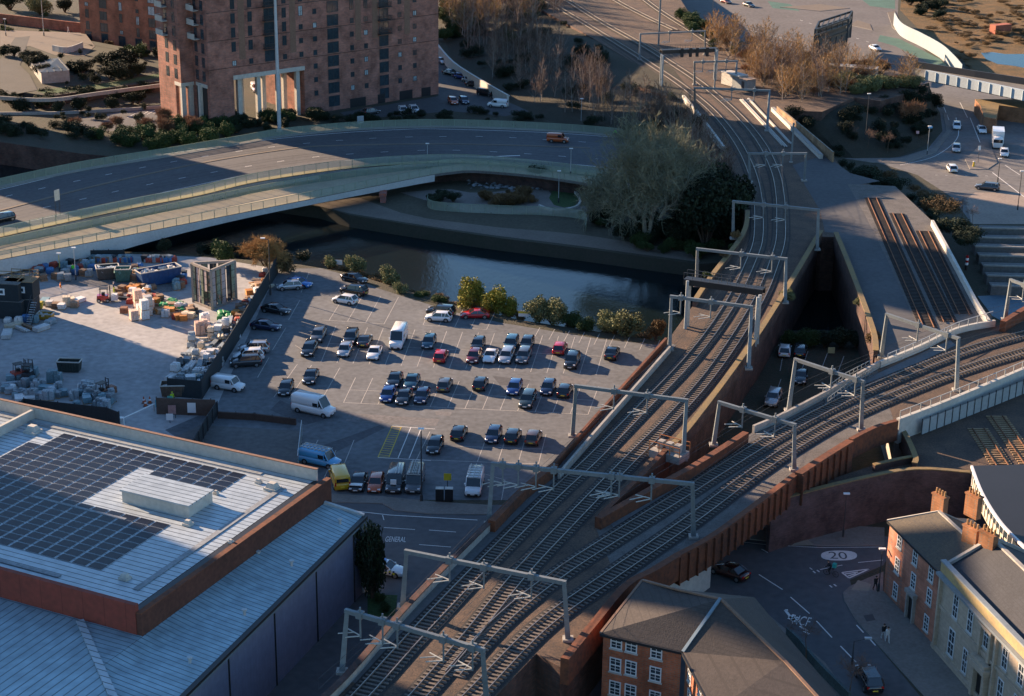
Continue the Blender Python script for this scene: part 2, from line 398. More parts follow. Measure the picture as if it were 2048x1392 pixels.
# trinity way bridge -----------------------------------------------------
FE=[(-120,400),(0,372),(166,337),(334,310),(480,285),(560,271),(700,258),(850,252),(1000,255),(1180,265),(1290,278)]
NE=[(-120,506),(0,476),(250,421),(400,392),(520,364),(700,338),(880,327),(1000,332),(1180,352),(1290,372)]
FEw=smooth_line(PL(FE,ZB)); NEw=smooth_line(PL(NE,ZB))
def deck(name,A,Z,th,mtop,mside,lab,z=None):
    pts=[(p.x,p.y) for p in A]+[(p.x,p.y) for p in reversed(Z)]
    b=MB(); z=A[0].z if z is None else z; b.prism(pts,z-th,z,side=mside,top=mtop); 
    return b.build(name,base=(pts[0][0],pts[0][1],z-th))
struct(deck('dual_carriageway',FEw,NEw,1.3,m_road,m_conc,''),'curving dual carriageway crossing the river')
FF=[(-120,519),(0,492),(240,443),(520,384),(700,355),(850,337),(940,331),(1160,351),(1240,362)]
FN=[(-120,546),(0,519),(240,473),(520,418),(700,382),(850,352),(900,344),(950,341),(1060,350),(1160,364),(1240,378)]
FFw=smooth_line(PL(FF,ZB)); FNw=smooth_line(PL(FN,ZB))
m_foot=M('footway_surface',(.33,.28,.19),.9,.15,1)
struct(deck('footbridge_deck',FFw,FNw,.5,m_foot,m_concd,''),'pale footway bridge running beside the carriageway')
def frac_line(A,Z,t,z):
    n=60; 
    def at(L,u):
        L=[Vector(p) for p in L]; k=u*(len(L)-1); i=min(int(k),len(L)-2); return L[i].lerp(L[i+1],k-i)
    out=[]
    for i in range(n+1): p=at(A,i/n).lerp(at(Z,i/n),t); p.z=z; out.append(p)
    return out
zl=ZB+.006
b=MB()
EF=smooth_line(PL([(-120,405),(0,379),(255,321),(510,283),(665,267),(800,259),(883,258),(1094,265),(1250,276)],zl)); line_marks(b,EF,.25)
EN=smooth_line(PL([(-120,482),(0,455),(252,401),(517,345),(700,320),(887,312),(1000,316),(1173,331),(1260,342)],zl)); line_marks(b,EN,.22)
D1=smooth_line(PL([(-60,410),(45,385),(167,359),(284,335),(400,314),(517,297),(640,284),(753,276),(875,273),(1000,274),(1200,286)],zl)); line_marks(b,D1,.18,(2,5.2))
D2=smooth_line(PL([(-60,448),(29,428),(147,402),(267,375),(390,351),(505,331),(628,314),(747,305),(871,300),(1000,304),(1200,318)],zl)); line_marks(b,D2,.18,(2,5.2))
line_marks(b,PL([(960,314),(1040,311)],zl+.004),.5)
tb_=MB()
for L_,offs in ((D1,(-2.6,-1.1,1.1,2.6)),(D2,(-2.6,-1.1,1.1,2.6))):
    for o_ in offs: q=[Vector((p.x,p.y,ZB+.003)) for p in offset(L_,o_)]; strip(tb_,offset(q,-.3),offset(q,.3))
struct(tb_.build('tyre_darkened_lanes',M('polished_asphalt',(.062,.062,.066),.75,.3,.8)),'darker wheel tracks worn into the carriageway lanes')
struct(b.build('carriageway_markings',m_white),'white edge and lane lines on the dual carriageway')
MD=smooth_line(PL([(-120,448),(0,421),(207,368),(414,324),(586,297),(680,291),(852,288),(1000,290),(1180,296)],ZB)); 
b=MB(); A=offset(MD,.35); Z=offset(MD,-.35); strip(b,[p+Vector((0,0,.08)) for p in Z],[p+Vector((0,0,.08)) for p in A]); strip(b,Z,[p+Vector((0,0,.08)) for p in Z])
struct(b.build('central_reserve',M('reserve_kerb',(.16,.13,.10),.9,.2,1)),'narrow kerbed strip between the two carriageways')
VG=offset(NEw,-.0); b=MB(); vA=[p+Vector((0,0,.1)) for p in offset(NEw,.1)]; vZ=[p+Vector((0,0,.1)) for p in offset(NEw,2.0)]; strip(b,vA,vZ); strip(b,vZ,[p-Vector((0,0,.1)) for p in vZ])
struct(b.build('near_verge',M('verge_concrete',(.36,.30,.15),.9,.15,1)),'pale raised kerb strip along the near side of the carriageway')
b=MB(); vA=[p+Vector((0,0,.1)) for p in offset(FEw,-.1)]; vZ=[p+Vector((0,0,.1)) for p in offset(FEw,-1.6)]; strip(b,vZ,vA); strip(b,[p-Vector((0,0,.1)) for p in vZ],vZ)
struct(b.build('far_verge',M('verge_concrete2',(.25,.24,.2),.9,.15,1)),'raised kerb strip along the far side of the carriageway')
# bridge girder, piers
m_girder=M('pale_girder',(.50,.50,.47),.7,.12,1)
t=thing('footbridge_girder','pale arched concrete girder carrying the footbridge over the river','bridge girder',(FNw[0].x,FNw[0].y,ZB))
b=MB(); L=[p for p in FNw if PX(p)[0]<870]
tb=Vector((FNw[0].x,FNw[0].y,ZB)); n=len(L); O=offset(L,-.02); I=offset(L,.6)
lo=[]
for i,p in enumerate(O):
    x=PX(p)[0]; u=(x-560)/330; dpt=1.0+1.4*min(1,u*u)*(1 if x<560 else .25); lo.append(dpt)
for i in range(n-1):
    a,c=O[i],O[i+1]; e,f=I[i],I[i+1]; da,dc=lo[i],lo[i+1]
    z=Vector((0,0,1))
    b.face([a-z*.1-z*da,c-z*.1-z*dc,c-z*.1,a-z*.1]); b.face([e-z*.1-z*da,f-z*.1-z*dc,c-z*.1-z*dc,a-z*.1-z*da][::-1])
b.build('girder_face',m_girder,t,base=tb)
def pier(px,z0,z1,w,lab,mat=m_concd,top=1.6):
    p=P(*px,ZB); o=thing('bridge_pier',lab,'bridge pier',(p.x,p.y,z0))
    b=MB(); b.box(-w/2,w/2,-w,w,0,z1-z0-.6); b.build('shaft',mat,o)
    b=MB(); b.box(-w*top/2,w*top/2,-w*1.3,w*1.3,z1-z0-.6,z1-z0); b.build('cap',mat,o); return o
pier((229,476),-3.2,ZB-2.5,1.2,'dark concrete bridge pier rising behind the builders yard')
pier((60,440),-3.2,ZB-1.4,1.4,'concrete bridge pier deep under the left end of the carriageway')
pier((766,372),0,ZB-1.1,1.0,'orange graffitied bridge pier at the edge of the towpath',M('orange_graffiti',(.42,.10,.04),.8,.5,2,col2=(.12,.12,.14)),1.3)
# railings along the bridges
m_mesh=M('rail_mesh_green',(.34,.40,.31),.7,.1,1,alpha=.5)
m_post=M('rail_post_green',(.22,.27,.19),.7,.1,1)
def railing(name,L,h,label,group=None,step=2.5,mesh=m_mesh,post=m_post,toprail=True,pw=.09):
    L=[Vector(p) for p in L]; base=L[0].copy(); o=thing(name,label,'railing',base,group=group)
    b=MB(); strip(b,L,[p+Vector((0,0,h)) for p in L]); b.build('infill_panel',mesh,o,base=base)
    b=MB(); b.box(-pw/2,pw/2,-pw/2,pw/2,0,h+.06); copies(b,'post',post,o,[(p-base,0) for p in resample(L,step)[:100]])
    if toprail: b=MB(); b.path([p+Vector((0,0,h-.02)) for p in L],.08,.07); b.build('top_rail',post,o,base=base)
    return o
railing('bridge_railing',offset(FEw,-.3),1.5,'pale green mesh railing along the far edge of the carriageway')
railing('bridge_railing',offset(NEw,.5),1.7,'pale green mesh railing between the carriageway and the footbridge')
railing('bridge_railing',offset(FFw,-.15),1.3,'mesh railing on the carriageway side of the footbridge')
railing('bridge_railing',offset(FNw,.15),1.3,'mesh railing on the river side of the footbridge')
# ------------------------------------------------------------------ railway land
LE=[(560,1465),(684,1352),(797,1222),(885,1130),(976,1040),(1040,975),(1104,925),(1180,840),(1266,745),(1330,675),(1385,600),(1417,553),(1482,467),(1492,420),(1478,350),(1440,285),(1369,190),(1290,130),(1180,65),(1070,5),(960,-60)]
MR=[(1638,460),(1520,653),(1374,850),(1330,890),(1190,1033)]
def at7(px,zp=8.0,z=7.0):
    return [Vector((p.x,p.y,z)) for p in PL(px,zp)]
S1=LE+[(1200,-140),(1340,-40),(1400,50),(1500,104),(1620,100),(1700,112),(1820,140),(1858,165),(1762,193),(1710,186),(1645,214),(1562,211),(1667,303),(1700,345),(1800,378),(1862,436),(1872,460),(1951,598),(1990,640),(1755,722),(1751,700),(1745,653),(1703,539),(1672,462),(1645,462)]+MR+[(1245,1167),(1121,1315),(1073,1288),(973,1392),(850,1520)]
w=[(p.x,p.y) for p in at7(S1)]
b=MB(); b.prism(w,-3.2,7.0,side=m_brick,top=m_ballast); struct(b.build('railway_viaduct',base=(w[0][0],w[0][1],-3.2)),'brick viaduct carrying the ballasted railway')
CL=[(1190,1033),(1300,972),(1380,929),(1486,862),(1505,850),(1570,822),(1660,775),(1755,722)]
CRr=[(1245,1167),(1300,1136),(1348,1107),(1431,1060),(1586,945),(1696,874),(1793,838)]
clw=at7(CL); crw=at7(CRr)
b=MB(); pts=[(p.x,p.y) for p in clw]+[(p.x,p.y) for p in reversed(crw)]
b.prism(pts,5.6,6.99,side=m_corten,top=m_ballg); b.mat(m_concd); b.poly([(p[0],p[1],5.6) for p in pts],flip=True)
struct(b.build('chord_bridge_deck',base=(pts[0][0],pts[0][1],5.6)),'curved rail bridge deck crossing the street')
w=[(p.x,p.y) for p in at7([(1755,722),(1990,640),(2200,560),(2200,690),(2048,737),(1793,838)])]
b=MB(); b.prism(w,0,6.98,side=m_conc,top=m_ballast); struct(b.build('chord_embankment',base=(w[0][0],w[0][1],0)),'concrete walled ramp carrying the curved railway to the right')
ZY=5.3
terrace('museum_yard_ground',[(1800,850),(1831,915),(1748,930),(1640,965),(1541,1003),(1600,990),(1731,958),(1831,941),(1941,947),(1960,962),(2048,1085),(2300,1300),(2300,700),(2048,775)],ZY,m_ballast,brick('retaining_brick',(.12,.075,.07),(.08,.055,.055),(.07,.06,.06)),'raised gravel yard behind the brick retaining wall',zb=0)
# surfaces on the viaduct
def zs(name,px,z,mat,lab): return sheet(name,px,z,mat,lab)
zs('terrace_asphalt',[(1585,330),(1650,310),(1700,346),(1760,362),(1700,372),(1730,430),(1775,520),(1840,660),(1925,655),(1880,672),(1775,718),(1760,712),(1752,690),(1745,653),(1703,543),(1672,466),(1650,464),(1640,420),(1610,370)],7.02,m_track_asph,'dark asphalt on top of the old viaduct')
zs('old_yard_gravel',[(1695,368),(1790,372),(1862,440),(1870,462),(1950,600),(1985,640),(1925,655),(1840,664),(1775,520),(1730,430)],7.03,m_ballg,'pale gravel around the rusty disused tracks')
zs('cess_walkway',[(690,1358),(800,1230),(890,1137),(980,1048),(1046,985),(1110,935),(1186,850),(1272,755),(1336,685),(1352,690),(1290,765),(1205,860),(1130,948),(1068,1000),(1003,1062),(915,1150),(824,1245),(716,1368)],7.02,M('grey_walkway',(.11,.11,.11),.9,.2,1),'grey walkway beside the main line')
zs('chord_walkway',[(1215,1040),(1390,950),(1495,885),(1580,838),(1670,793),(1765,742),(1900,680),(1912,690),(1775,755),(1680,808),(1592,856),(1507,902),(1402,967),(1232,1060)],7.01,M('grey_walkway2',(.14,.14,.14),.9,.2,1),'grey walkway beside the curved railway')
# parapets ----------------------------------------------------------------
def parapet(name,px,w,z0,z1,mat,label,side=0,zp=None,ribs=None,cap=None):
    L=PL(px,zp or z1); L=[Vector((p.x,p.y,z0)) for p in L]; L=smooth_line(L,4) if len(L)>2 else L
    L=offset(L,side*w/2); base=L[0].copy()
    o=thing(name,label,'parapet',base)
    b=MB(); b.path(L,w,z1-z0-(.12 if cap else 0)); b.build('wall',mat,o,base=base)
    if cap: b=MB(); b.path([p+Vector((0,0,z1-z0-.12)) for p in L],w+.16,.12); b.build('coping',cap,o,base=base)
    if ribs:
        b=MB(); S=resample(offset(L,ribs*(w/2+.12)),1.5); b.box(-.07,.07,-.13,.13,0,z1-z0-.15)
        copies(b,'rib',mat,o,[(p-base,math.atan2((S[i+1]-p).y,(S[i+1]-p).x)) for i,p in enumerate(S[:-1])])
    return o
parapet('parapet_wall',LE[0:5],.5,6.2,8.0,m_conc,'low concrete wall on the left of the tracks beside the warehouse',side=-1,cap=m_brickb)
parapet('parapet_wall',LE[4:7],.8,6.0,8.3,m_corten,'thick rusty steel parapet above the lamp lit corner of the car park',side=-1)
parapet('parapet_wall',LE[6:10],.35,6.0,8.0,m_corten,'long dark rust edge between the car park and the main line',side=-1)
parapet('parapet_wall',[(1118,945),(1190,862),(1276,765),(1340,692)],.3,7.0,7.9,m_conc,'pale concrete upstand inside the rust edge of the main line')
parapet('parapet_wall',LE[10:14],.6,6.0,8.0,m_brick,'old stone parapet with tufts of plants left of the viaduct gantries',side=-1,cap=m_stone)
parapet('parapet_wall',[(1369,190),(1400,226),(1451,293)],.5,5.5,8.0,m_concl,'pale concrete parapet beside the curve behind the big willow',side=-1)
parapet('parapet_wall',MR[0:4],.6,6.0,8.0,m_brick,'long mossy stone parapet down the right side of the main viaduct',side=1,cap=m_stone)
parapet('parapet_wall',[(1330,893),(1300,925),(1196,1028)],.6,5.0,8.2,m_corten,'dark rusty girder facing the gap where the lines meet',side=1)
parapet('parapet_wall',CL[0:4],.8,5.2,8.3,m_corten,'rusty steel parapet with a sunlit top on the left of the curved bridge',side=-1,zp=8.3)
parapet('parapet_wall',CL[4:],.35,5.6,7.9,m_conc,'grey concrete edge of the curved line above the small car park',side=-1)
parapet('parapet_wall',[(1121,1315),(1180,1243),(1245,1167),(1300,1136),(1348,1107)],.8,5.6,8.3,m_corten,'rusty steel parapet beside the roof of the brick office',side=-1,zp=8.3,ribs=None)
parapet('parapet_wall',[(1348,1107),(1431,1060),(1586,945)],.7,5.0,8.3,m_corten,'ribbed rusty girder of the curved bridge over the street',side=-1,zp=8.3,ribs=-1)
parapet('parapet_wall',[(1590,944),(1645,908),(1694,878)],.9,4.8,8.6,m_corten,'ribbed rusty girder with a sunlit orange top right of the tall gantry post',side=-1,zp=8.6,ribs=-1)
parapet('parapet_wall',[(1697,876),(1745,852),(1790,838)],.6,5.6,8.2,m_corten,'short rusty parapet at the right end of the curved bridge',side=-1,zp=8.2)
parapet('parapet_wall',[(1793,836),(1900,795),(2048,733),(2200,668)],.5,5.0,8.2,m_concl,'tall pale concrete wall along the right side of the curved line',side=-1,zp=8.2)
parapet('parapet_wall',[(1760,722),(1840,690),(1915,655),(1990,640)],.4,6.8,7.9,m_concl,'pale concrete kerb wall at the foot of the rusty disused tracks',side=0)
parapet('parapet_wall',[(2006,642),(2060,610),(2120,585)],.8,6.6,8.6,m_corten,'sunlit orange rusty girder at the right edge of the view',side=0,zp=8.6)
parapet('parapet_wall',[(1672,464),(1703,540),(1745,654),(1752,700)],.6,5.0,8.0,m_brickb,'crumbling mossy parapet on the right of the dark water gap',side=0,cap=m_stone)
parapet('parapet_wall',[(1555,212),(1612,258),(1667,304)],.3,7.0,9.0,brick('buff_brick',(.30,.19,.10),(.24,.15,.08),(.2,.17,.13)),'sunlit boundary wall above the dark wooded hollow',side=0,zp=9.0)
parapet('parapet_wall',[(1865,440),(1905,512),(1951,598),(1978,640)],.45,6.5,8.0,m_concl,'white graffitied parapet on the right of the disused tracks',side=0)
parapet('parapet_wall',[(1793,838),(1815,875),(1831,913),(1829,925)],.5,4.0,6.4,m_brick,'crooked mossy coping below the end of the curved bridge',side=0,zp=6.4,cap=m_stone)
parapet('parapet_wall',[(1748,928),(1790,918),(1829,911)],.4,4.5,6.2,m_brickb,'short mossy wall end below the curved bridge',side=0,zp=6.2,cap=m_stone)
parapet('parapet_wall',[(1541,1003),(1600,985),(1731,953),(1831,936),(1941,943)],.5,0,6.2,MATS['retaining_brick'],'high dark brick retaining wall with a mossy top above the street',side=0,zp=6.2,cap=m_stone)
# fence panels on the concrete wall
t=thing('steel_panel_fence','row of grey steel panels fixed along the tall concrete wall','fence',tuple(P(1840,866,5.6)))
tb=P(1840,866,5.6); L=resample(PL([(1838,868),(1940,828),(2100,763)],5.5),1.5)
b=MB(); c=MB(); pl_=[]
for i in range(len(L)-1):
    a,d=L[i],L[i+1]; a=a+(d-a)*.1
    n=Vector((d.y-a.y,-(d.x-a.x),0)).normalized()*.32
    pl_.append((L[i]+n-tb,0)); b.face([a+n,d+n,d+n+Vector((0,0,1.9)),a+n+Vector((0,0,1.9))])
b.build('panels',M('grey_panel',(.32,.36,.38),.5,.15,1,metal=.3),t,base=tb); c.box(-.06,.06,-.06,.06,0,2.1); copies(c,'post',m_steeld,t,pl_)
# tracks ------------------------------------------------------------------
def track(px,label,z=7.08,rail=m_rail,sl=m_sleep,zp=7.15,gauge=.7175,ns=8,swide=.26):
    C=smooth_line(PL(px,zp),ns); C=[Vector((p.x,p.y,z)) for p in C]; base=C[0].copy()
    o=thing('railway_track',label,'railway track',base)
    S=resample(C,.65); b=MB()
    for i,p in enumerate(S[:-1]):
        d=(S[i+1]-p).normalized(); T=Matrix.Translation(p)@Matrix.Rotation(math.atan2(d.y,d.x),4,'Z')
        b.box(-swide/2,swide/2,-1.28,1.28,-.06,.06,T=T)
    b.build('sleepers',sl,o,base=base)
    C2=resample(C,1.5)+[C[-1]]
    for s in (-1,1): b=MB(); b.path([p+Vector((0,0,.07)) for p in offset(C2,s*gauge)],.085,.15); b.build('rail',rail,o,base=base)
    return C
m_bed=M('dark_track_bed',(.050,.044,.040),.95,.45,2.5,col2=(.028,.026,.026),bump=.04,bscale=14)
T1=track([(640,1470),(722,1392),(840,1262),(963,1134),(1105,993),(1189,915),(1290,812),(1380,718),(1440,640),(1478,575),(1507,510),(1516,480),(1518,441),(1516,400),(1507,355),(1489,310),(1462,266),(1427,224),(1389,191),(1348,160),(1262,104),(1178,52),(1085,-3),(1000,-50)],'main line track nearest the car park, running the height of the view')
T2=track([(770,1460),(837,1392),(937,1277),(1042,1147),(1138,1045),(1262,918),(1350,830),(1420,750),(1480,664),(1525,585),(1550,520),(1561,480),(1562,431),(1560,390),(1551,345),(1527,293),(1493,248),(1451,207),(1400,165),(1348,130),(1285,90),(1200,42),(1125,-5),(1050,-50)],'second main line track beside the mossy stone parapet')
T3=track([(905,1348),(1000,1243),(1115,1150),(1250,1062),(1380,980),(1434,945),(1560,868),(1700,795),(1830,740),(1930,702),(2048,668),(2180,632)],'inner track of the sharp curve, joining the main line at the bottom')
T4=track([(870,1460),(945,1392),(1080,1255),(1210,1160),(1380,1042),(1520,938),(1640,862),(1730,817),(1850,767),(1950,732),(2048,703),(2180,668)],'outer track of the sharp curve beside the ribbed rusty girder')
track([(1350,60),(1290,32),(1230,0),(1150,-50)],'distant third track at the top beside the scrub')
track([(1440,100),(1380,60),(1310,15),(1240,-40)],'distant fourth track at the top near the junction')
for i,(a,c,l) in enumerate((((1744,396),(1858,656),'leftmost of the three rusty disused tracks'),((1794,427),(1898,645),'middle one of the three rusty disused tracks'),((1847,462),(1929,630),'shortest and rightmost of the three rusty disused tracks'))):
    track([a,((a[0]*2+c[0])/3,(a[1]*2+c[1])/3),c],l,z=7.1,rail=m_railr,sl=m_sleepd,ns=2,swide=.3)
for a,c,l in (((1956,858),(2100,1078),'left one of two rusty tracks in the gravel yard'),((1993,833),(2160,1070),'right one of two rusty tracks in the gravel yard')):
    track([a,((a[0]+c[0])/2,(a[1]+c[1])/2),c],l,z=ZY+.1,zp=ZY+.1,rail=m_railr,sl=m_wood,ns=2)
for C_,l,zz in ((T1,'dark oily ballast under the main line track nearest the car park',7.024),(T2,'dark oily ballast under the second main line track',7.028),(T3,'dark oily ballast under the inner curved track',7.032),(T4,'dark oily ballast under the outer curved track',7.036)):
    b=MB(); q=[Vector((p.x,p.y,zz)) for p in C_]; strip(b,offset(q,-1.55),offset(q,1.55)); struct(b.build('track_bed',m_bed),l)
for C_,l in ((T1,'overhead wire of the main line track nearest the car park'),(T2,'overhead wire of the second main line track'),(T3,'overhead wire of the inner curved track'),(T4,'overhead wire of the outer curved track')):
    W_=resample(C_,12); base=W_[0]+Vector((0,0,4.6)); o=thing('overhead_wire',l,'overhead wire',base); b=MB(); c=MB()
    for i in range(len(W_)-1):
        p,q=W_[i]+Vector((0,0,4.5)),W_[i+1]+Vector((0,0,4.5)); b.beam(p,q,.022); s0,s1=(1.0 if i%3==0 else .55),(1.0 if (i+1)%3==0 else .55); c.beam(p+Vector((0,0,s0)),q+Vector((0,0,s1)),.02); c.beam(p,p+Vector((0,0,s0)),.012)
    b.build('contact_wire',m_steeld,o,base=base); c.build('catenary_wire',m_steeld,o,base=base)
# portal frames -------------------------------------------------------------
m_beam=M('portal_beam_grey',(.16,.185,.195),.6,.15,1,metal=.2)
m_arm=M('pale_insulator',(.42,.42,.38),.4,.05,1)
def portal(lf,lt,rt,rf,label,drops=(.3,.75),zf=7.0,w=.37,mast=None,mat=None):
    mat=mat or m_beam
    A=P(*lf,zf); B=P(*rf,zf)
    zt=(hgt(lf[0],lf[1],zf,lt[0],lt[1])+hgt(rf[0],rf[1],zf,rt[0],rt[1]))/2
    zt=min(max(zt,zf+5.0),zf+7.4)
    C=P(*lt,zt); D=P(*rt,zt); 
    # keep the legs in the plane of the frame
    o=thing('overhead_line_gantry',label,'gantry',A)
    for a,c in ((A,C),(B,D)):
        b=MB(); b.beam(a,c,w*1.35,w*1.35,up=(0,1,0),w2=w,h2=w); b.build('post',mat,o,base=A)
        b=MB(); b.box(-.5,.5,-.5,.5,0,.25,T=Matrix.Translation(a)); b.build('footing',m_conc,o,base=A)
    d=(D-C).normalized(); b=MB(); b.beam(C-d*.2,D+d*.2,w,w*1.05); b.build('beam',mat,o,base=A)
    n=Vector((-d.y,d.x,0))
    for t in drops:
        p=C.lerp(D,t); b=MB(); b.beam(p-Vector((0,0,2.3)),p+Vector((0,0,.75)),.16); b.build('drop_post',mat,o,base=A)
        b=MB(); b.box(-.3,.3,-.3,.3,-.33,.33,T=Matrix.Translation(p)@Matrix.Rotation(math.atan2(d.y,d.x),4,'Z')); b.build('clamp',mat,o,base=A)
        q=p-Vector((0,0,2.1)); b=MB()
        e=q-d*1.7+n*.5; b.tube(q,e,.06,n=5); b.tube(q-Vector((0,0,.8)) if False else q-Vector((0,0,.05)),q-d*1.5-n*.5-Vector((0,0,.35)),.06,n=5)
        b.tube(q-d*.8+n*.25,q-d*2.2-n*.3-Vector((0,0,.25)),.055,n=5)
        b.build('registration_arm',m_arm,o,base=A)
    return o
portal((684,1345),(694,1222),(965,1300),(974,1412),'gantry nearest the camera, at the bottom beside the warehouse wall',(.1,.27,.38,.72,.93))
portal((805,1215),(813,1103),(1128,1165),(1136,1280),'gantry with a sunlit beam, second from the bottom',(.28,.5,.8))
portal((977,1050),(986,928),(1385,968),(1387,1075),'widest gantry, spanning both lines beside the parked white van',(.05,.13,.22,.31,.6,.64,.8))
portal((1145,873),(1152,772),(1373,801),(1366,919),'gantry whose left post overlaps the lower rows of parked cars',(.35,.65))
portal((1339,700),(1343,593),(1503,614),(1497,738),'gantry just in front of the black signal bridge',(.12,.5))
portal((1393,572),(1395,498),(1572,518),(1570,606),'gantry just behind the black signal bridge',(.5,.85))
portal((1466,478),(1467,403),(1637,420),(1634,500),'gantry straddling the straight tracks where the canopy gap opens',(.36,.62))
portal((1500,365),(1498,307),(1612,307),(1608,362),'small gantry on the bend right of the willow crown',(.3,.6),w=.32)
portal((1391,225),(1389,176),(1539,181),(1534,262),'gantry high on the bend in front of the relay cabins',(.5,.8),w=.34)
portal((1389,170),(1389,124),(1474,122),(1470,176),'small cluttered gantry behind the black signal frame',(.2,.5,.75),w=.34)
portal((1279,120),(1281,68),(1410,62),(1410,110),'most distant full gantry near the top of the tracks',(.45,.8),w=.32)
portal((1427,891),(1439,805),(1589,850),(1588,940),'lowest gantry over the curved line, left leg behind the orange parapet',(.32,.75))
portal((1577,822),(1591,719),(1726,763),(1722,860),'gantry over the curved line beside the caged walkway',(.55,.9))
portal((1762,715),(1774,629),(1917,677),(1913,781),'gantry over the curved line below the rusty disused tracks',(.45,.85))
portal((2010,640),(2022,560),(2130,600),(2130,690),'gantry cut off by the right edge of the view',(.25,.5))
def mast(x,yb,yt,label,z=7,w=.3,zz=None):
    p=P(x,yb,z); h=hgt(x,yb,z,x,yt)-z; o=thing('steel_mast',label,'mast',p)
    b=MB(); b.beam((0,0,0),(0,0,h),w,w); b.build('post',m_beam,o); b=MB(); b.box(-.3,.3,-.3,.3,0,.2); b.build('footing',m_conc,o); return o
mast(1582,325,246,'slim grey mast on the right of the bend')
mast(1317,90,-5,'tall grey lattice mast at the top of the tracks',w=.4)
mast(1429,176,120,'stout post in front of the relay cabins')
# signal bridges (black walkway on two pairs of legs)
def signal_bridge(lf,lt,rt,rf,label,signals=()):
    A=P(*lf,7); B=P(*rf,7); zt=min(14,(hgt(lf[0],lf[1],7,lt[0],lt[1])+hgt(rf[0],rf[1],7,rt[0],rt[1]))/2)
    C=P(*lt,zt); D=P(*rt,zt); o=thing('signal_bridge',label,'signal gantry',A)
    d=(D-C).normalized(); n=Vector((-d.y,d.x,0))
    for a,c in ((A,C),(B,D)):
        for s in (-.55,.55): b=MB(); b.beam(a+n*s,Vector((a.x,a.y,zt))+n*s,.38,.38); b.build('leg',M('grey_leg',(.30,.33,.34),.6,.2,1,metal=.2),o,base=A)
    b=MB(); b.beam(C,D,1.5,.15); b.beam(C+n*.75-Vector((0,0,.35)),D+n*.75-Vector((0,0,.35)),.14,.8); b.beam(C-n*.75-Vector((0,0,.35)),D-n*.75-Vector((0,0,.35)),.14,.8); b.build('walkway',m_black,o,base=A)
    b=MB()
    for s in (-.75,.75):
        b.beam(C+n*s+Vector((0,0,1)),D+n*s+Vector((0,0,1)),.07)
        k=int((D-C).length/1.2)
        for i in range(k+1): p=C.lerp(D,i/k)+n*s; b.beam(p,p+Vector((0,0,1)),.05)
    b.build('handrail',m_steeld,o,base=A)
    for t in signals:
        p=C.lerp(D,t)-n*1.0; b=MB(); b.box(-.35,.35,-.15,.15,-1.6,.4,T=Matrix.Translation(p)); b.build('signal_head',m_black,o,base=A)
    return o
signal_bridge((1373,655),(1371,556),(1528,578),(1512,690),'black signal bridge crossing the main line in the middle of the view',())
signal_bridge((1322,172),(1322,100),(1434,96),(1430,160),'distant black signal bridge with hanging signals',(.35,.5,.62,.8))
# big dark frame beside the road at the top
o=thing('steel_frame_structure','dark boxy steel frame standing beside the road junction at the top','steel frame',P(1655,125,4))
A=P(1632,118,3); h=7.0; 
b=MB(); c=MB()
W=[P(1626,116,3),P(1692,92,3),P(1700,75,3),P(1634,98,3)]
for p in W: q=MB(); q.beam(p,p+Vector((0,0,h)),.5); q.build('column',m_steeld,o,base=P(1655,125,4))
for zz in (h,h-1.4,h-3.2):
    for i in range(4): b.beam(W[i]+Vector((0,0,zz)),W[(i+1)%4]+Vector((0,0,zz)),.35,.5)
for i in range(7):
    p=W[0].lerp(W[1],i/6); q=W[3].lerp(W[2],i/6); b.beam(p+Vector((0,0,h)),q+Vector((0,0,h)),.2); b.beam(p+Vector((0,0,h-1.4)),p+Vector((0,0,h)),.18); b.beam(p+Vector((0,0,0)),p+Vector((0,0,h-3)),.2)
b.build('lattice',m_black,o,base=P(1655,125,4))
b=MB(); zz=Vector((0,0,1))
for i in (0,2,3): b.face([W[i],W[(i+1)%4],W[(i+1)%4]+zz*(h-2.2),W[i]+zz*(h-2.2)])
b.build('dark_panels',m_steeld,o,base=P(1655,125,4))
# caged stair on the curved bridge
tb=P(1640,800,7); o=thing('access_staircase','grey caged metal staircase beside the curved line','staircase',tb)
b=MB(); c=MB(); L=PL([(1645,795),(1690,762),(1742,735)],6.9); L2=PL([(1655,812),(1700,778),(1745,752)],6.9)
for q in (L,L2):
    for zz in (.1,.6,1.1): 
        for i in range(2): c.beam(q[i]+Vector((0,0,zz)),q[i+1]+Vector((0,0,zz)),.08)
    for p in resample(q,1.0): c.beam(p,p+Vector((0,0,1.1)),.08)
strip(b,[p+Vector((0,0,.1)) for p in L],[p+Vector((0,0,.1)) for p in L2])
for k in range(9): p=L[0].lerp(L[2],k/8); q=L2[0].lerp(L2[2],k/8); b.beam(p+Vector((0,0,.14)),q+Vector((0,0,.14)),.1)
b.build('treads',M('stair_grey',(.12,.13,.13),.8,.2,1),o,base=tb); c.build('handrail',MATS['portal_beam_grey'],o,base=tb)
# railings of the chord
railing('edge_handrail',PL([(1775,722),(1850,690),(1915,658),(1985,636)],7.9),1.0,'thin metal handrail along the foot of the rusty disused tracks',mesh=M('clearmesh',(.5,.52,.5),.6,0,1,alpha=.12),post=m_steel,step=2)
railing('edge_handrail',PL([(1800,836),(1900,797),(2048,735),(2160,690)],8.2),.9,'pale handrail on top of the tall concrete wall',mesh=MATS['clearmesh'],post=m_arm,step=2)
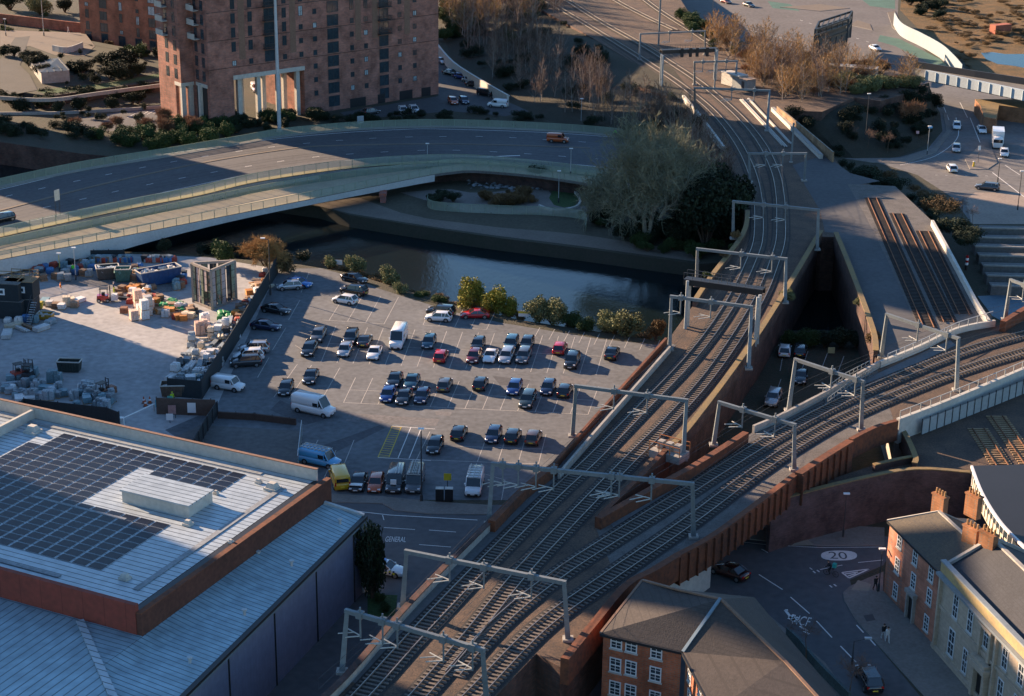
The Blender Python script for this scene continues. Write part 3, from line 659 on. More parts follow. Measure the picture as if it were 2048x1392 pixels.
# distant girder bridge top right
A=P(1855,160,6.5); b=MB()
o=thing('girder_bridge','pale blue steel girder bridge over the road at the right','bridge',A)
L=PL([(1852,152),(1950,172),(2100,204)],6.5); L2=PL([(1830,136),(1950,155),(2100,178)],6.5)
g=M('blue_grey_girder',(.40,.47,.50),.6,.12,1)
b.path([p-Vector((0,0,.9)) for p in L],.5,2.3); b.build('girder',g,o,base=A)
b=MB(); b.box(-.1,.1,-.1,.1,-.9,1.3); copies(b,'stiffener',g,o,[(p-A,0) for p in resample(offset(L,-.3),3.0)])
b=MB(); pts=[(p.x,p.y) for p in L]+[(p.x,p.y) for p in reversed(L2)]; b.prism(pts,5.4,6.6,side=m_steeld,top=m_concd); b.build('deck',None,o,base=A)
b=MB(); b.path(L2,.4,1.6); b.build('far_parapet',m_steeld,o,base=A)
# brick abutment of that bridge
b=MB(); w=[(p.x,p.y) for p in PL([(1950,200),(1960,212),(1968,235),(1992,240),(1998,212),(2100,225),(2100,200)],3.2)]
b.prism(w,0,3.4,side=brick('orange_brick',(.30,.13,.06),(.24,.10,.05),(.2,.15,.1)),top=m_stone); tag(b.build('bridge_abutment'),'sunlit orange brick abutment under the girder bridge','abutment')
# ------------------------------------------------------------------ vegetation
rg=random.Random(11)
def leafmat(name,c,c2,rnd=.25):
    m=M(name,c,.75,.3,3,col2=c2,world=False,rnd=rnd,spec=.2); return m
m_bark=M('pale_bark',(.30,.26,.22),.9,.35,4,world=False)
m_barkd=M('brown_bark',(.10,.07,.05),.9,.35,4,world=False)
m_twig=M('birch_twigs',(.15,.095,.07),.9,.3,3,world=False,rnd=.3)
m_twigo=M('golden_twigs',(.30,.17,.055),.9,.3,3,world=False,rnd=.3)
m_twigg=M('willow_twigs',(.17,.175,.115),.9,.3,3,world=False,rnd=.1)
m_twigr=M('rusty_twigs',(.20,.10,.05),.9,.3,3,world=False,rnd=.25)
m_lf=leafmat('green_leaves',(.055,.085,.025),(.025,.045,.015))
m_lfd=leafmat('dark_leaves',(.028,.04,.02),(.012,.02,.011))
m_lfy=leafmat('yellow_green_leaves',(.26,.22,.03),(.10,.13,.02),.1)
m_lfp=leafmat('pale_green_leaves',(.19,.19,.085),(.09,.11,.045),.15)
m_lfo=leafmat('brown_leaves',(.19,.12,.05),(.09,.06,.03),.25)
def rv3(): 
    while 1:
        v=Vector((rg.uniform(-1,1),rg.uniform(-1,1),rg.uniform(-1,1)))
        if .05<v.length<1: return v
def branches(tb,wb,p,d,L,r,depth,maxd,spread,up,tw,nt,fac=.72,kids_n=(2,4)):
    """tb: thick mesh builder, wb: twig builder"""
    segs=3 if depth<maxd else 2
    for s in range(segs):
        d2=(d+rv3()*.16+Vector((0,0,up*.10))).normalized(); q=p+d2*(L/segs); r2=r*.8
        tb.tube(p,q,r,r2,n=4 if depth<2 else 3,cap=False); p,d,r=q,d2,r2
        if depth<maxd and (s>0 or depth>0):
            for k in range(1 if s<segs-1 else rg.randint(*kids_n)):
                x=rv3().normalized(); e=(d+x*spread+Vector((0,0,up*.25))).normalized()
                branches(tb,wb,p,e,L*fac*rg.uniform(.8,1.15),r*.62,depth+1,maxd,spread,up,tw,nt,fac,kids_n)
        if depth>=maxd-1:
            for k in range(nt):
                x=rv3().normalized(); e=(d*.7+x*.9+Vector((0,0,up*.3))).normalized(); l=L*rg.uniform(.5,1.0); a=p+rv3()*L*.15
                m1=a+e*l*.55; e2=(e+rv3()*.35+Vector((0,0,up*.2))).normalized(); z=m1+e2*l*.5; o=e.cross(rv3()).normalized()*tw
                wb.face([a-o,a+o,m1+o*.7,m1-o*.7]); wb.face([m1-o*.7,m1+o*.7,z])
                for kk in range(2):
                    f=(e+rv3()*.8).normalized(); z2=m1+f*l*.35; wb.face([m1-o*.5,m1+o*.5,z2])
def bare_tree(h,label,cat,spread=.75,up=.5,maxd=3,r=None,tw=.02,nt=5,bark=m_bark,twig=m_twig,name='bare_tree',group=None,first=.3,stems=1,fac=.72,kn=(2,4),lean=.1):
    o=thing(name,label,cat,(0,-3000,-500),group=group)
    tb=MB(); wb=MB(); r=r or h*.014
    for s in range(stems):
        d=Vector((rg.uniform(-lean,lean),rg.uniform(-lean,lean),1)).normalized() if stems==1 else (Vector((0,0,1))+rv3()*.5).normalized()
        p=Vector((0,0,-.2)); q=d*h*first; tb.tube(p,q,r,r*.85,n=6,cap=False)
        branches(tb,wb,q,d,h*.30,r*.8,0,maxd,spread,up,tw,nt,fac,kn)
    zs_=[v[2] for v in wb.v]; k=h/max(zs_)
    tb.v=[(a*k,b_*k,c*k) for a,b_,c in tb.v]; wb.v=[(a*k,b_*k,c*k) for a,b_,c in wb.v]
    tb.build('trunk',bark,o); wb.build('crown',twig,o)
    return o
def birch(h,twig=None,n=26,name='birch_tree',wide=.16,low=.22,bark=None,tw=.016,dens=10):
    o=thing(name,'bare tree','tree',(0,-3000,-500)); tb=MB(); wb=MB(); pts=[Vector((0,0,-.3))]; d=Vector((rg.uniform(-.08,.08),rg.uniform(-.08,.08),1))
    for k in range(8): d=(d+rv3()*.07).normalized(); pts.append(pts[-1]+d*(h+.3)/8)
    for k in range(8): tb.tube(pts[k],pts[k+1],.007*h*(1-k/9)+.015,.007*h*(1-(k+1)/9)+.015,n=5,cap=False)
    for i in range(n):
        t=low+(1-low)*(i+rg.random())/n; k=min(7,int(t*8)); p=pts[k].lerp(pts[k+1],t*8-k); a=rg.uniform(0,6.28); L=h*wide*(1.25-t)*rg.uniform(.7,1.3)
        e=Vector((math.cos(a),math.sin(a),rg.uniform(.7,1.5))).normalized(); q=p+e*L; e2=(e+Vector((0,0,.5))+rv3()*.2).normalized(); q2=q+e2*L*.8
        tb.tube(p,q,.025,.015,n=3,cap=False); tb.tube(q,q2,.015,.008,n=3,cap=False)
        for m in range(dens):
            u=rg.random(); s=p.lerp(q,u*2) if u<.5 else q.lerp(q2,u*2-1); f=(e*.6+rv3()*.9+Vector((0,0,.45))).normalized(); l=L*rg.uniform(.35,.8); mm=s+f*l*.6; z=mm+(f+rv3()*.4).normalized()*l*.5; w=f.cross(rv3()).normalized()*tw
            wb.face([s-w,s+w,mm+w*.6,mm-w*.6]); wb.face([mm-w*.6,mm+w*.6,z])
    tb.build('trunk',bark or m_bark,o); wb.build('crown',twig or m_twig,o); return o
def shrub(rad,hh,n,mat,label,cat='shrub',name='shrub',lobes=7,ls=.11,stem=True,group=None,twigs=0):
    o=thing(name,label,cat,(0,-3000,-500),group=group)
    b=MB(); L=[]
    for i in range(lobes):
        a=rg.uniform(0,6.28); q=rg.uniform(.1,.72)*rad; L.append((Vector((math.cos(a)*q,math.sin(a)*q,rg.uniform(.3,.72)*hh)),rg.uniform(.3,.5)*rad,rg.uniform(.25,.38)*hh))
    for i in range(n):
        c,rr,rh=L[i%lobes]; v=rv3().normalized()*(rg.random()**.35)*rg.uniform(.85,1.12); p=c+Vector((v.x*rr,v.y*rr,v.z*rh))
        if p.z<0: p.z=rg.uniform(0,.2)
        x=rv3().normalized(); y=x.cross(rv3()).normalized(); s=ls*rg.uniform(.6,1.4)
        b.face([p-x*s-y*s*.2,p+y*s*.6,p+x*s,p-y*s*.6])
    b.build('foliage',mat,o)
    t=MB()
    for i in range(lobes): t.tube((0,0,-.15),L[i][0],.05*rad,.015*rad,n=4,cap=False)
    for i in range(twigs):
        c,rr,rh=L[i%lobes]; v=rv3().normalized(); v.z=abs(v.z); p=c+Vector((v.x*rr,v.y*rr,v.z*rh))*1.25; q=c; s=rv3().normalized()*.02; t.face([q-s,q+s,p])
    t.build('stems',m_barkd,o)
    return o
G=lambda s:s
# prototypes (each one is moved to its first place, then copied)
pool={}
def proto(key,*fs): pool[key]=[f for f in fs]
def put(key,px,py,z=0,h=None,lab=None,grp=None,base_h=1.0,pz=None,rz=None,zz=None,sx=1):
    """plant: base at the pixel on plane z, scaled to height h (m)"""
    fs=pool[key]; i=rg.randrange(len(fs)); f=fs[i]
    if callable(f): f=f(); f['_used']=0; fs[i]=f
    p=P(px,py,z) if pz is None else pz
    H=f['_h']; s=(h or H)/H
    r=rg.uniform(0,6.28) if rz is None else rz
    if f['_used']==0:
        f['_used']=1; o=f; o.location=p; o.rotation_euler=(0,0,r); o.scale=(s*sx,s*sx,s)
        if lab: o['label']=lab
        if grp: o['group']=grp
        elif 'group' in o: del o['group']
    else: o=dup(f,p,r,lab,grp,(s*sx,s*sx,s))
    if grp is None and 'group' in o.keys(): del o['group']
    return o
def wh(f,h):
    def g():
        o=f(); o['_h']=h; return o
    return g
proto('birch',*[wh(lambda k=k:birch(9,None,30,'birch_tree',.2,.12,None,.022,17),9) for k in range(4)])
proto('gold',*[wh(lambda k=k:birch(6,m_twigo,30,'bare_tree',.26,.08,None,.022,14),6) for k in range(3)])
proto('rust',*[wh(lambda k=k:bare_tree(4,'rusty twiggy bush','shrub',spread=.9,up=.5,maxd=2,stems=7,tw=.016,nt=8,twig=m_twigr,bark=m_barkd,name='bare_shrub',first=.15,kn=(3,5)),4) for k in range(2)])
proto('bare',*[wh(lambda k=k:bare_tree(6,'small bare tree','tree',spread=.9,up=.4,maxd=3,tw=.014,nt=3,twig=m_twig,bark=m_barkd,name='bare_tree'),6) for k in range(2)])
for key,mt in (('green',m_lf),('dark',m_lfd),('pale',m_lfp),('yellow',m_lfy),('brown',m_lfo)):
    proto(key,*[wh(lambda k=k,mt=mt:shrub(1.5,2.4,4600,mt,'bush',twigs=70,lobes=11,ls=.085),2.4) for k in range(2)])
import numpy as np
def mass(key,places,name,label):
    """undergrowth nobody could count: one object"""
    V=[]; mt=None
    for p,h,sx in places:
        fs=pool[key]; i=rg.randrange(len(fs)); f=fs[i]
        if callable(f): f=f(); f['_used']=0; fs[i]=f
        me=[c for c in kids(f) if c.name.startswith('foliage')][0].data; mt=me.materials[0]
        co_=np.empty(len(me.vertices)*3,'f'); me.vertices.foreach_get('co',co_); co_=co_.reshape(-1,4,3)[rg.randrange(2)::2]
        a=rg.uniform(0,6.28); s=h/f['_h']; c_,s_=math.cos(a),math.sin(a)
        V.append(np.stack([(co_[...,0]*c_-co_[...,1]*s_)*s*sx+p.x,(co_[...,0]*s_+co_[...,1]*c_)*s*sx+p.y,co_[...,2]*s+p.z],-1).reshape(-1,3))
    V=np.concatenate(V); n=len(V); me=bpy.data.meshes.new(name); me.vertices.add(n); me.vertices.foreach_set('co',V.ravel()); me.loops.add(n); me.loops.foreach_set('vertex_index',np.arange(n,dtype='i')); me.polygons.add(n//4); me.polygons.foreach_set('loop_start',np.arange(0,n,4,dtype='i')); me.update(calc_edges=True); me.materials.append(mt)
    o=bpy.data.objects.new(name,me); COL.objects.link(o); o['kind']='stuff'; o['label']=label; return o
def pts_in(poly,n):
    xs=[p[0] for p in poly]; ys=[p[1] for p in poly]; out=[]; t=0
    while len(out)<n and t<n*80:
        t+=1; x=rg.uniform(min(xs),max(xs)); y=rg.uniform(min(ys),max(ys)); ins=False; j=len(poly)-1
        for i in range(len(poly)):
            if (poly[i][1]>y)!=(poly[j][1]>y) and x<(poly[j][0]-poly[i][0])*(y-poly[i][1])/(poly[j][1]-poly[i][1])+poly[i][0]: ins=not ins
            j=i
        if ins: out.append((x,y))
    return out
def cover(key,poly,n,z,h0,h1,lab,nm='undergrowth',sx=1.0):
    mass(key,[(P(x,y,z),rg.uniform(h0,h1),sx*rg.uniform(.85,1.2)) for x,y in pts_in(poly,n)],nm,lab)
def scatter(key,poly,n,z,h0,h1,lab,grp,sx=1.0,zf=None):
    xs=[p[0] for p in poly]; ys=[p[1] for p in poly]; k=0; t=0
    while k<n and t<n*60:
        t+=1; x=rg.uniform(min(xs),max(xs)); y=rg.uniform(min(ys),max(ys))
        ins=False; j=len(poly)-1
        for i in range(len(poly)):
            if (poly[i][1]>y)!=(poly[j][1]>y) and x<(poly[j][0]-poly[i][0])*(y-poly[i][1])/(poly[j][1]-poly[i][1])+poly[i][0]: ins=not ins
            j=i
        if not ins: continue
        put(key,x,y,zf(x,y) if zf else z,rg.uniform(h0,h1),lab,grp,sx=sx*rg.uniform(.85,1.2)); k+=1
# embankment behind the road: slope from the tracks down to the parking court
TOPL=[(900,-60),(1040,-25),(1130,28),(1262,118),(1340,175),(1369,192),(1400,228),(1440,288),(1476,355)]
BOTL=[(840,-60),(884,60),(905,128),(1020,205),(1140,262),(1290,290),(1340,330),(1390,400),(1440,470)]
def resn(L,n):
    L=[Vector(p) for p in L]; D=[0]
    for i in range(len(L)-1): D.append(D[-1]+(L[i+1]-L[i]).length)
    out=[]
    for k in range(n):
        t=D[-1]*k/(n-1); i=0
        while i<len(L)-2 and D[i+1]<t: i+=1
        out.append(L[i].lerp(L[i+1],(t-D[i])/(D[i+1]-D[i])))
    return out
A=resn(PL(TOPL,7.0),24); Z=resn(PL(BOTL,ZT),24)
b=MB(); rows=[]
for j in range(9):
    u=j/8; rows.append([Z[i].lerp(A[i],u)+Vector((0,0,(rg.uniform(-.25,.35) if 0<j<8 else .02))) for i in range(24)])
for j in range(8): strip(b,rows[j],rows[j+1])
m_slope=M('leafy_slope',(.028,.028,.016),.95,.45,.8,col2=(.05,.042,.028),bump=.2)
struct(b.build('embankment',m_slope,smooth=True),'wooded embankment below the main line')
def slopez(t_i,u): p=Z[min(23,int(t_i*23))].lerp(A[min(23,int(t_i*23))],u); return p
for k in range(248):
    ti=rg.random(); u=rg.uniform(.12,.97 if ti<.4 else .62); p=slopez(ti,u)+Vector((rg.uniform(-2,2),rg.uniform(-1,1),0))
    put('birch',0,0,0,rg.uniform(8,13) if ti<.45 else rg.uniform(6,9.5),'slender bare birch crowded on the wooded bank between tower and railway','birches on the railway bank',pz=p)
for k in range(34):
    ti=rg.random()*.45; p=slopez(ti,rg.uniform(.3,.9)); put('green',0,0,0,rg.uniform(2,4),'leafy green bush under the birches next to the brick tower','green bushes under the birches',pz=p,sx=1.2)
mass('dark',[(slopez(rg.uniform(.12,1),rg.uniform(.05,.9)),rg.uniform(1.2,3),1.6) for k in range(120)],'undergrowth','dark ivy and brambles low on the shaded railway bank')
# scrub on the rail land
scatter('gold',[(1395,70),(1480,90),(1620,120),(1700,125),(1760,150),(1840,170),(1760,188),(1700,185),(1640,208),(1560,205),(1500,165),(1440,120)],95,6.8,4.5,8.5,'golden brown leafless sapling in the sunlit scrub beside the tracks','golden scrub beside the tracks',sx=1.15)
scatter('rust',[(1400,70),(1620,115),(1840,165),(1640,205),(1500,160)],40,6.8,2.5,4.5,'rust coloured twiggy bush in the scrub beside the tracks','rusty bushes beside the tracks',sx=1.3)
scatter('birch',[(1500,120),(1620,150),(1700,170),(1680,200),(1580,205),(1520,180)],26,6.8,7,10.5,'pale stemmed birch rising from the golden scrub','birches in the golden scrub')
scatter('green',[(1350,30),(1420,60),(1500,110),(1440,110),(1380,70)],12,6.9,2,3.2,'green bush at the top edge of the railway scrub','green bushes at the top edge of the scrub',sx=1.2)
scatter('pale',[(1640,190),(1760,165),(1850,160),(1840,175),(1740,195)],10,6.8,2.5,4,'olive bush on the crest above the dark hollow','olive bushes above the hollow',sx=1.2)
scatter('birch',[(1000,-30),(1130,0),(1090,20),(960,-10)],16,6,8,11,'bare birch at the very top of the railway bank','birches at the top of the bank')
scatter('gold',[(876,-30),(1040,-20),(1130,20),(1050,50),(900,70)],34,5,6,9,'sunlit pinkish sapling at the top of the bank beside the tower','saplings at the top of the bank',sx=1.1)
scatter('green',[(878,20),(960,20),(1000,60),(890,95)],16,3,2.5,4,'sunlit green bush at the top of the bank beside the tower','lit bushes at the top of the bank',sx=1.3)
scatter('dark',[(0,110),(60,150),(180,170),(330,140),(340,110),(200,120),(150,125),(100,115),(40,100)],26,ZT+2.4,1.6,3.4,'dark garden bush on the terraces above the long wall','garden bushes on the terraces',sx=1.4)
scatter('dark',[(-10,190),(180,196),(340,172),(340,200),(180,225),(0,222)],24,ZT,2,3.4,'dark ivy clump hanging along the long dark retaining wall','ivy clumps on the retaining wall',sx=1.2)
cover('dark',[(0,236),(340,215),(400,250),(160,262),(0,262)],22,ZT,.8,1.8,'dark planting between the retaining wall and the hedge','undergrowth')
cover('dark',[(60,100),(160,108),(330,112),(340,150),(200,170),(130,172),(150,130)],30,ZT+2.3,.8,2.0,'dense dark planting on the garden terraces','undergrowth')
cover('green',[(0,20),(150,40),(160,60),(60,58),(0,70)],12,ZT,.8,1.8,'green planting behind the plaza','undergrowth')
# dark hollow slope
A=resn(PL([(1562,212),(1645,214),(1710,186),(1762,193),(1858,165)],6.95),20); Z=resn(PL([(1662,306),(1700,318),(1790,316),(1852,290),(1872,225)],0.05),20)
b=MB(); rows=[[Z[i].lerp(A[i],j/6)+Vector((0,0,rg.uniform(-.2,.3) if 0<j<6 else 0)) for i in range(20)] for j in range(7)]
for j in range(6): strip(b,rows[j],rows[j+1])
struct(b.build('hollow_slope',m_slope,smooth=True),'dark overgrown slope between the rail land and the road')
mass('dark',[(Z[i].lerp(A[i],rg.uniform(.05,.8)),rg.uniform(1.5,3.2),1.3) for i in [rg.randrange(20) for k in range(50)]],'undergrowth','dark bushes and brambles in the shaded hollow inside the road bend')
put('rust',1822,262,.5,7.5,'large rounded leafless tree with rusty twigs beside the road bend',sx=1.0)
for x,y in ((1735,300),(1700,290),(1775,305)): put('bare',x,y,1,5,'thin bare tree at the foot of the shaded hollow','thin bare trees in the hollow')
# strip of bushes between old viaduct and road
cover('dark',[(1660,308),(1720,345),(1810,378),(1900,440),(1950,480),(1930,500),(1870,455),(1800,395),(1700,352)],34,4,1.6,3,'low dark bush on the bank between the old viaduct and the road',sx=1.5)
cover('brown',[(1700,335),(1810,372),(1940,450),(1900,450),(1790,385)],16,4,1.5,3,'rusty bramble on the bank between the old viaduct and the road',sx=1.4)
for x,y,h in ((1925,440,5),(1945,455,4.5),(1905,470,4)): put('bare',x,y,1,h,'bare dark tree beside the grey platforms','bare trees beside the platforms')
# the big willow
def willow():
    o=thing('willow_tree','huge pale leafless willow standing between the dual carriageway and the railway','tree',P(1292,478,0))
    tb=MB(); wb=MB()
    for k in range(6):
        a=k*1.05+rg.uniform(-.2,.2); d=Vector((math.cos(a)*.55,math.sin(a)*.55,1)).normalized()
        branches(tb,wb,Vector((math.cos(a)*.4,math.sin(a)*.4,0)),d,5.4,.50,0,4,.85,.2,.034,4,.78,(2,3))
    # rounded crown: pull everything into a dome
    def fit(b):
        out=[]
        for x,y,z in b.v: out.append((x,y,z))
        return out
    allv=wb.v; mx=max(v[2] for v in allv); rx=sorted(math.hypot(v[0],v[1]) for v in allv)[int(len(allv)*.97)]
    kx=12.0/rx; kz=24.0/mx
    tb.v=[(a*kx,b_*kx,c*kz) for a,b_,c in tb.v]; wb.v=[(a*kx,b_*kx,c*kz) for a,b_,c in wb.v]
    tb.build('trunk',M('willow_bark',(.36,.34,.26),.9,.3,3,world=False),o); wb.build('crown',m_twigg,o); return o
willow()
scatter('dark',[(1370,380),(1420,380),(1465,430),(1460,480),(1400,500),(1300,498),(1240,470),(1200,445),(1300,440)],36,.2,2,5,'dense dark evergreen under and beside the big willow','dark evergreens beside the willow',sx=1.25)
scatter('dark',[(1390,440),(1430,420),(1450,450),(1450,490),(1400,500)],9,.2,8,12,'tall dark evergreen between the willow and the railway wall','tall evergreens by the railway wall',sx=.8)
scatter('green',[(1180,440),(1260,480),(1400,505),(1460,480),(1420,520),(1280,500)],14,.1,1.2,2.4,'low shaded bush along the railway side of the towpath','low bushes by the towpath',sx=1.5)
scatter('birch',[(1400,300),(1460,330),(1490,420),(1420,420)],7,1,6,8,'bare tree wedged between the willow and the railway wall','bare trees behind the willow')
# near bank bushes
def P1(key,x,y,z,h,lab,sx=1.0,grp=None): return put(key,x,y,z,h,lab,grp,sx=sx)
P1('pale',712,545,-.4,3.0,'pale rounded bush on the river bank behind the black saloon')
P1('pale',778,572,-.6,3.4,'straggly pale bush on the river bank right of the black saloon',.9); P1('pale',800,590,-.3,2.2,'small pale bush hanging over the car park edge')
P1('pale',660,535,-.4,2.0,'small green bush at the top corner of the car park beside the sign')
P1('yellow',940,615,-.4,4.6,'bright yellow green bush behind the red coupe',1.05); P1('yellow',985,622,-.4,4.2,'yellow green bush merging with the brightest one, on its right',1.1); P1('yellow',1012,632,-.5,3.0,'smaller darker yellow bush at the right end of the bright clump',1.1)
P1('pale',1078,642,-.4,3.6,'pale olive bush right of the white and yellow board',1.1); P1('pale',1105,648,-.5,3.9,'tallest pale olive bush between the bright clump and the corner',1.1)
P1('green',1140,654,-.4,2.4,'low green bush filling the middle of the river bank',1.5); P1('green',1170,664,-.4,2.2,'second low green bush of the river bank, towards the corner',1.5)
P1('pale',1215,664,-.3,3.2,'pale green bush, left one of the corner pair',1.1); P1('pale',1250,672,-.3,4.0,'tall pale green bush, right one of the corner pair',1.2); P1('brown',1312,680,-.2,3.4,'brown bush squeezed against the rust edge of the main line',.8)
P1('green',880,612,-.8,1.8,'low bush by the water behind the white hatchback',1.4); P1('green',845,600,-.8,1.6,'low bush by the water left of the white hatchback',1.4)
cover('brown',[(600,530),(700,552),(830,600),(1040,648),(1320,688),(1310,676),(1040,634),(840,590),(700,540),(600,520)],42,-1,.7,1.5,'low brown bramble along the river bank',sx=1.8)
o=bare_tree(7,'wide round leafless bush with golden brown twigs above the yard corner','shrub',spread=.95,up=.35,maxd=3,stems=9,tw=.02,nt=6,twig=m_twigo,bark=m_barkd,name='bare_shrub',first=.12,kn=(2,4)); o.location=P(535,545,-.3); o.scale=(1.15,1.15,.9)
P1('green',445,535,0,4.4,'leafy green bush behind the glass framed tower in the yard',.9); P1('brown',575,545,-.2,3,'brown bush behind the pole at the end of the dark hoarding',1.2); P1('dark',330,508,-.5,2.6,'dark bush under the arched footbridge')
cover('dark',[(400,515),(480,520),(620,530),(600,520),(480,505),(380,500)],14,-1,1.2,2.4,'dark undergrowth behind the yard above the river',sx=1.5)
# bushes by the small car park
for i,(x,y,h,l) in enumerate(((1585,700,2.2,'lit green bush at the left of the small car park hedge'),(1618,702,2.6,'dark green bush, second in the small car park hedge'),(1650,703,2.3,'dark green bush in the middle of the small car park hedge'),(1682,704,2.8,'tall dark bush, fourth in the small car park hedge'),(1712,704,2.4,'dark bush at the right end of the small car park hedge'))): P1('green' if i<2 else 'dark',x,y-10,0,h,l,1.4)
# far bank hedge in front of the left wall
scatter('green',[(170,280),(330,262),(485,250),(480,278),(330,305),(200,300)],34,2.2,2,3.6,'sunlit green bush in the hedge along the far side of the carriageway','green hedge bushes beyond the carriageway',sx=1.25)
cover('dark',[(0,250),(150,255),(200,290),(100,285),(0,280)],22,2.2,1.8,3.2,'dark bush above the graffitied river wall',sx=1.3)
scatter('rust',[(140,262),(320,250),(420,245),(400,270),(200,285)],10,2.3,3,4.5,'bare pinkish shrub poking out of the green hedge','bare shrubs in the green hedge')
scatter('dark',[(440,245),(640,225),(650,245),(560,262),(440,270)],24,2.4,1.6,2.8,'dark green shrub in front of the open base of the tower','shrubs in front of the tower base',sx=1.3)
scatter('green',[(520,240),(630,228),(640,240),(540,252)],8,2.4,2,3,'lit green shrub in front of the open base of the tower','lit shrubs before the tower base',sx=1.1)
cover('dark',[(640,238),(800,228),(900,222),(1060,228),(1150,250),(1000,250),(800,246),(660,252)],34,2.4,1.0,2.0,'low dark shrub between the parking court and the carriageway',sx=1.6)
# park planting
scatter('dark',[(850,395),(900,388),(915,410),(870,412)],6,0,1.2,2,'dark shrub in the left bed of the riverside park','shrubs in the left park bed',sx=1.5)
scatter('brown',[(962,395),(1060,385),(1070,410),(970,415)],14,0,1.2,2.4,'dark reddish shrub in the middle bed of the riverside park','shrubs in the middle park bed',sx=1.4)
P1('dark',1072,372,0,4.2,'round dark evergreen beside the bouldered bank of the park')
scatter('dark',[(1180,400),(1240,400),(1240,460),(1190,450)],8,0,2,4,'dark shrub left of the big willow trunk','dark shrubs left of the willow',sx=1.4)
# upper left gardens
for x,y,h,k,l in ((245,150,6,'dark','broad dark evergreen on the garden slope below the brick flats'),(212,140,4,'dark','dark bush left of the broad evergreen'),(158,160,4.4,'dark','rounded dark tree beside the pale bunker wall'),(268,128,5,'green','lit green tree against the brick flats'),(120,165,2.6,'dark','small dark bush in front of the pale bunker wall'),(16,76,3,'green','round green bush at the left edge above the ramps'),(90,72,2,'green','low green bush round the foot of the street light'),(178,108,2.4,'green','lit bush at the corner of the plaza steps'),(80,28,5,'pale','pale lit tree behind the street light'),(20,20,5,'dark','dark tree at the top left corner'),(130,25,4,'dark','dark tree behind the plaza wall'),(60,95,2.0,'pale','pale yellow planting on the plaza edge'),(215,98,2.4,'brown','straw coloured grasses beside the flats')):
    P1(k,x,y,ZT,h,l,1.3)
# waste ground top right
cover('brown',[(1840,-10),(2048,10),(2060,95),(1965,98),(1950,150),(1900,110),(1850,50)],90,.2,.5,1.5,'orange brown tuft of rough vegetation on the waste ground',sx=2.6)
scatter('dark',[(1800,0),(1900,0),(1880,40),(1830,30)],12,0,2,3.4,'dark bush behind the curved white hoarding','dark bushes behind the hoarding',sx=1.4)
# street trees and odd plants
def conifer(x,y,z,h,lab,r=.2,mt=m_lfd,n=2600):
    p=P(x,y,z); o=thing('conifer_tree',lab,'tree',p); b=MB()
    for i in range(n):
        t=rg.random()**.8; a=rg.uniform(0,6.28); rr=h*r*(1.05-t)*(.55+.45*abs(math.sin(t*26+a)))*rg.random()**.4
        q=Vector((math.cos(a)*rr,math.sin(a)*rr,h*(.06+.94*t)-rr*.25)); x_=rv3().normalized(); y_=x_.cross(rv3()).normalized(); s=.13*h/9+.05
        b.face([q-x_*s,q+y_*s*.5,q+x_*s,q-y_*s*.5])
    b.build('foliage',mt,o); b=MB(); b.tube((0,0,-.1),(0,0,h*.9),h*.02,.02,n=6); b.build('trunk',m_barkd,o); return o
put('dark',746,1196,0,9.0,'tall dark ragged evergreen against the corner of the warehouse',sx=.38); put('green',742,1188,0,7.8,'lit green crown leaning on the corner of the warehouse',sx=.36)
scatter('green',[(640,418),(800,452),(1000,482),(1170,502),(1180,498),(1000,476),(800,446),(650,412)],16,-1.6,.8,1.6,'low bush at the foot of the far river wall','bushes along the far river wall',sx=1.6)
conifer(1083,1440,0,4.0,'top of a small pale conifer below the railway wall',.3,m_lfp,1500)
for x,y,l in ((1612,1320,'small bare street tree on the pavement beside the bus lane wall'),(1697,1398,'bare street tree whose branches cross the dark car with the glass roof')): P1('bare',x,y,.1,5.5,l,1.0)
for x,y,z,h,k,l in ((1470,478,7.9,1.3,'brown','tuft of dry plants on the left parapet behind the signal bridge'),(1447,515,7.9,1.2,'brown','tuft of dry plants lower on the left parapet'),(1462,500,7.2,1.0,'green','green weeds inside the left parapet'),(1415,560,7.2,1.3,'green','green weeds growing under the signal bridge'),(1575,603,6.5,1.8,'pale','yellowish weed growing out of the mossy parapet'),(1745,690,6,1.8,'brown','dry plants at the tip of the crumbling parapet'),(1718,612,6.5,1.4,'pale','weeds halfway down the crumbling parapet')): P1(k,x,y,z,h,l,1.1)
scatter('green',[(738,1195),(790,1200),(785,1225),(740,1225)],5,.1,.6,1.0,'low green plant on the lit verge beside the warehouse','verge plants by the warehouse',sx=1.3)
# ------------------------------------------------------------------ buildings
m_tb=brick('tower_brick',(.36,.145,.10),(.24,.105,.08),(.19,.14,.12),1.6)
m_tb2=M('tower_brown_panel',(.19,.11,.075),.8,.2,1)
m_glass=M('window_glass',(.03,.045,.055),.08,.3,.6,spec=.8)
m_glassl=M('bright_window',(.32,.38,.40),.25,.5,.9)
m_fr=M('dark_window_frame',(.03,.03,.032),.5,.1,1)
m_wfr=M('white_window_frame',(.62,.63,.62),.5,.05,1)
def wframe(org,ax):
    """returns T mapping local (x along wall, y outwards, z up)"""
    ax=Vector(ax).normalized(); out=Vector((ax.y,-ax.x,0))
    m=Matrix.Identity(4)
    for i,v in enumerate((ax,out,Vector((0,0,1)))):
        for j in range(3): m[j][i]=v[j]
    for j in range(3): m[j][3]=org[j]
    return m
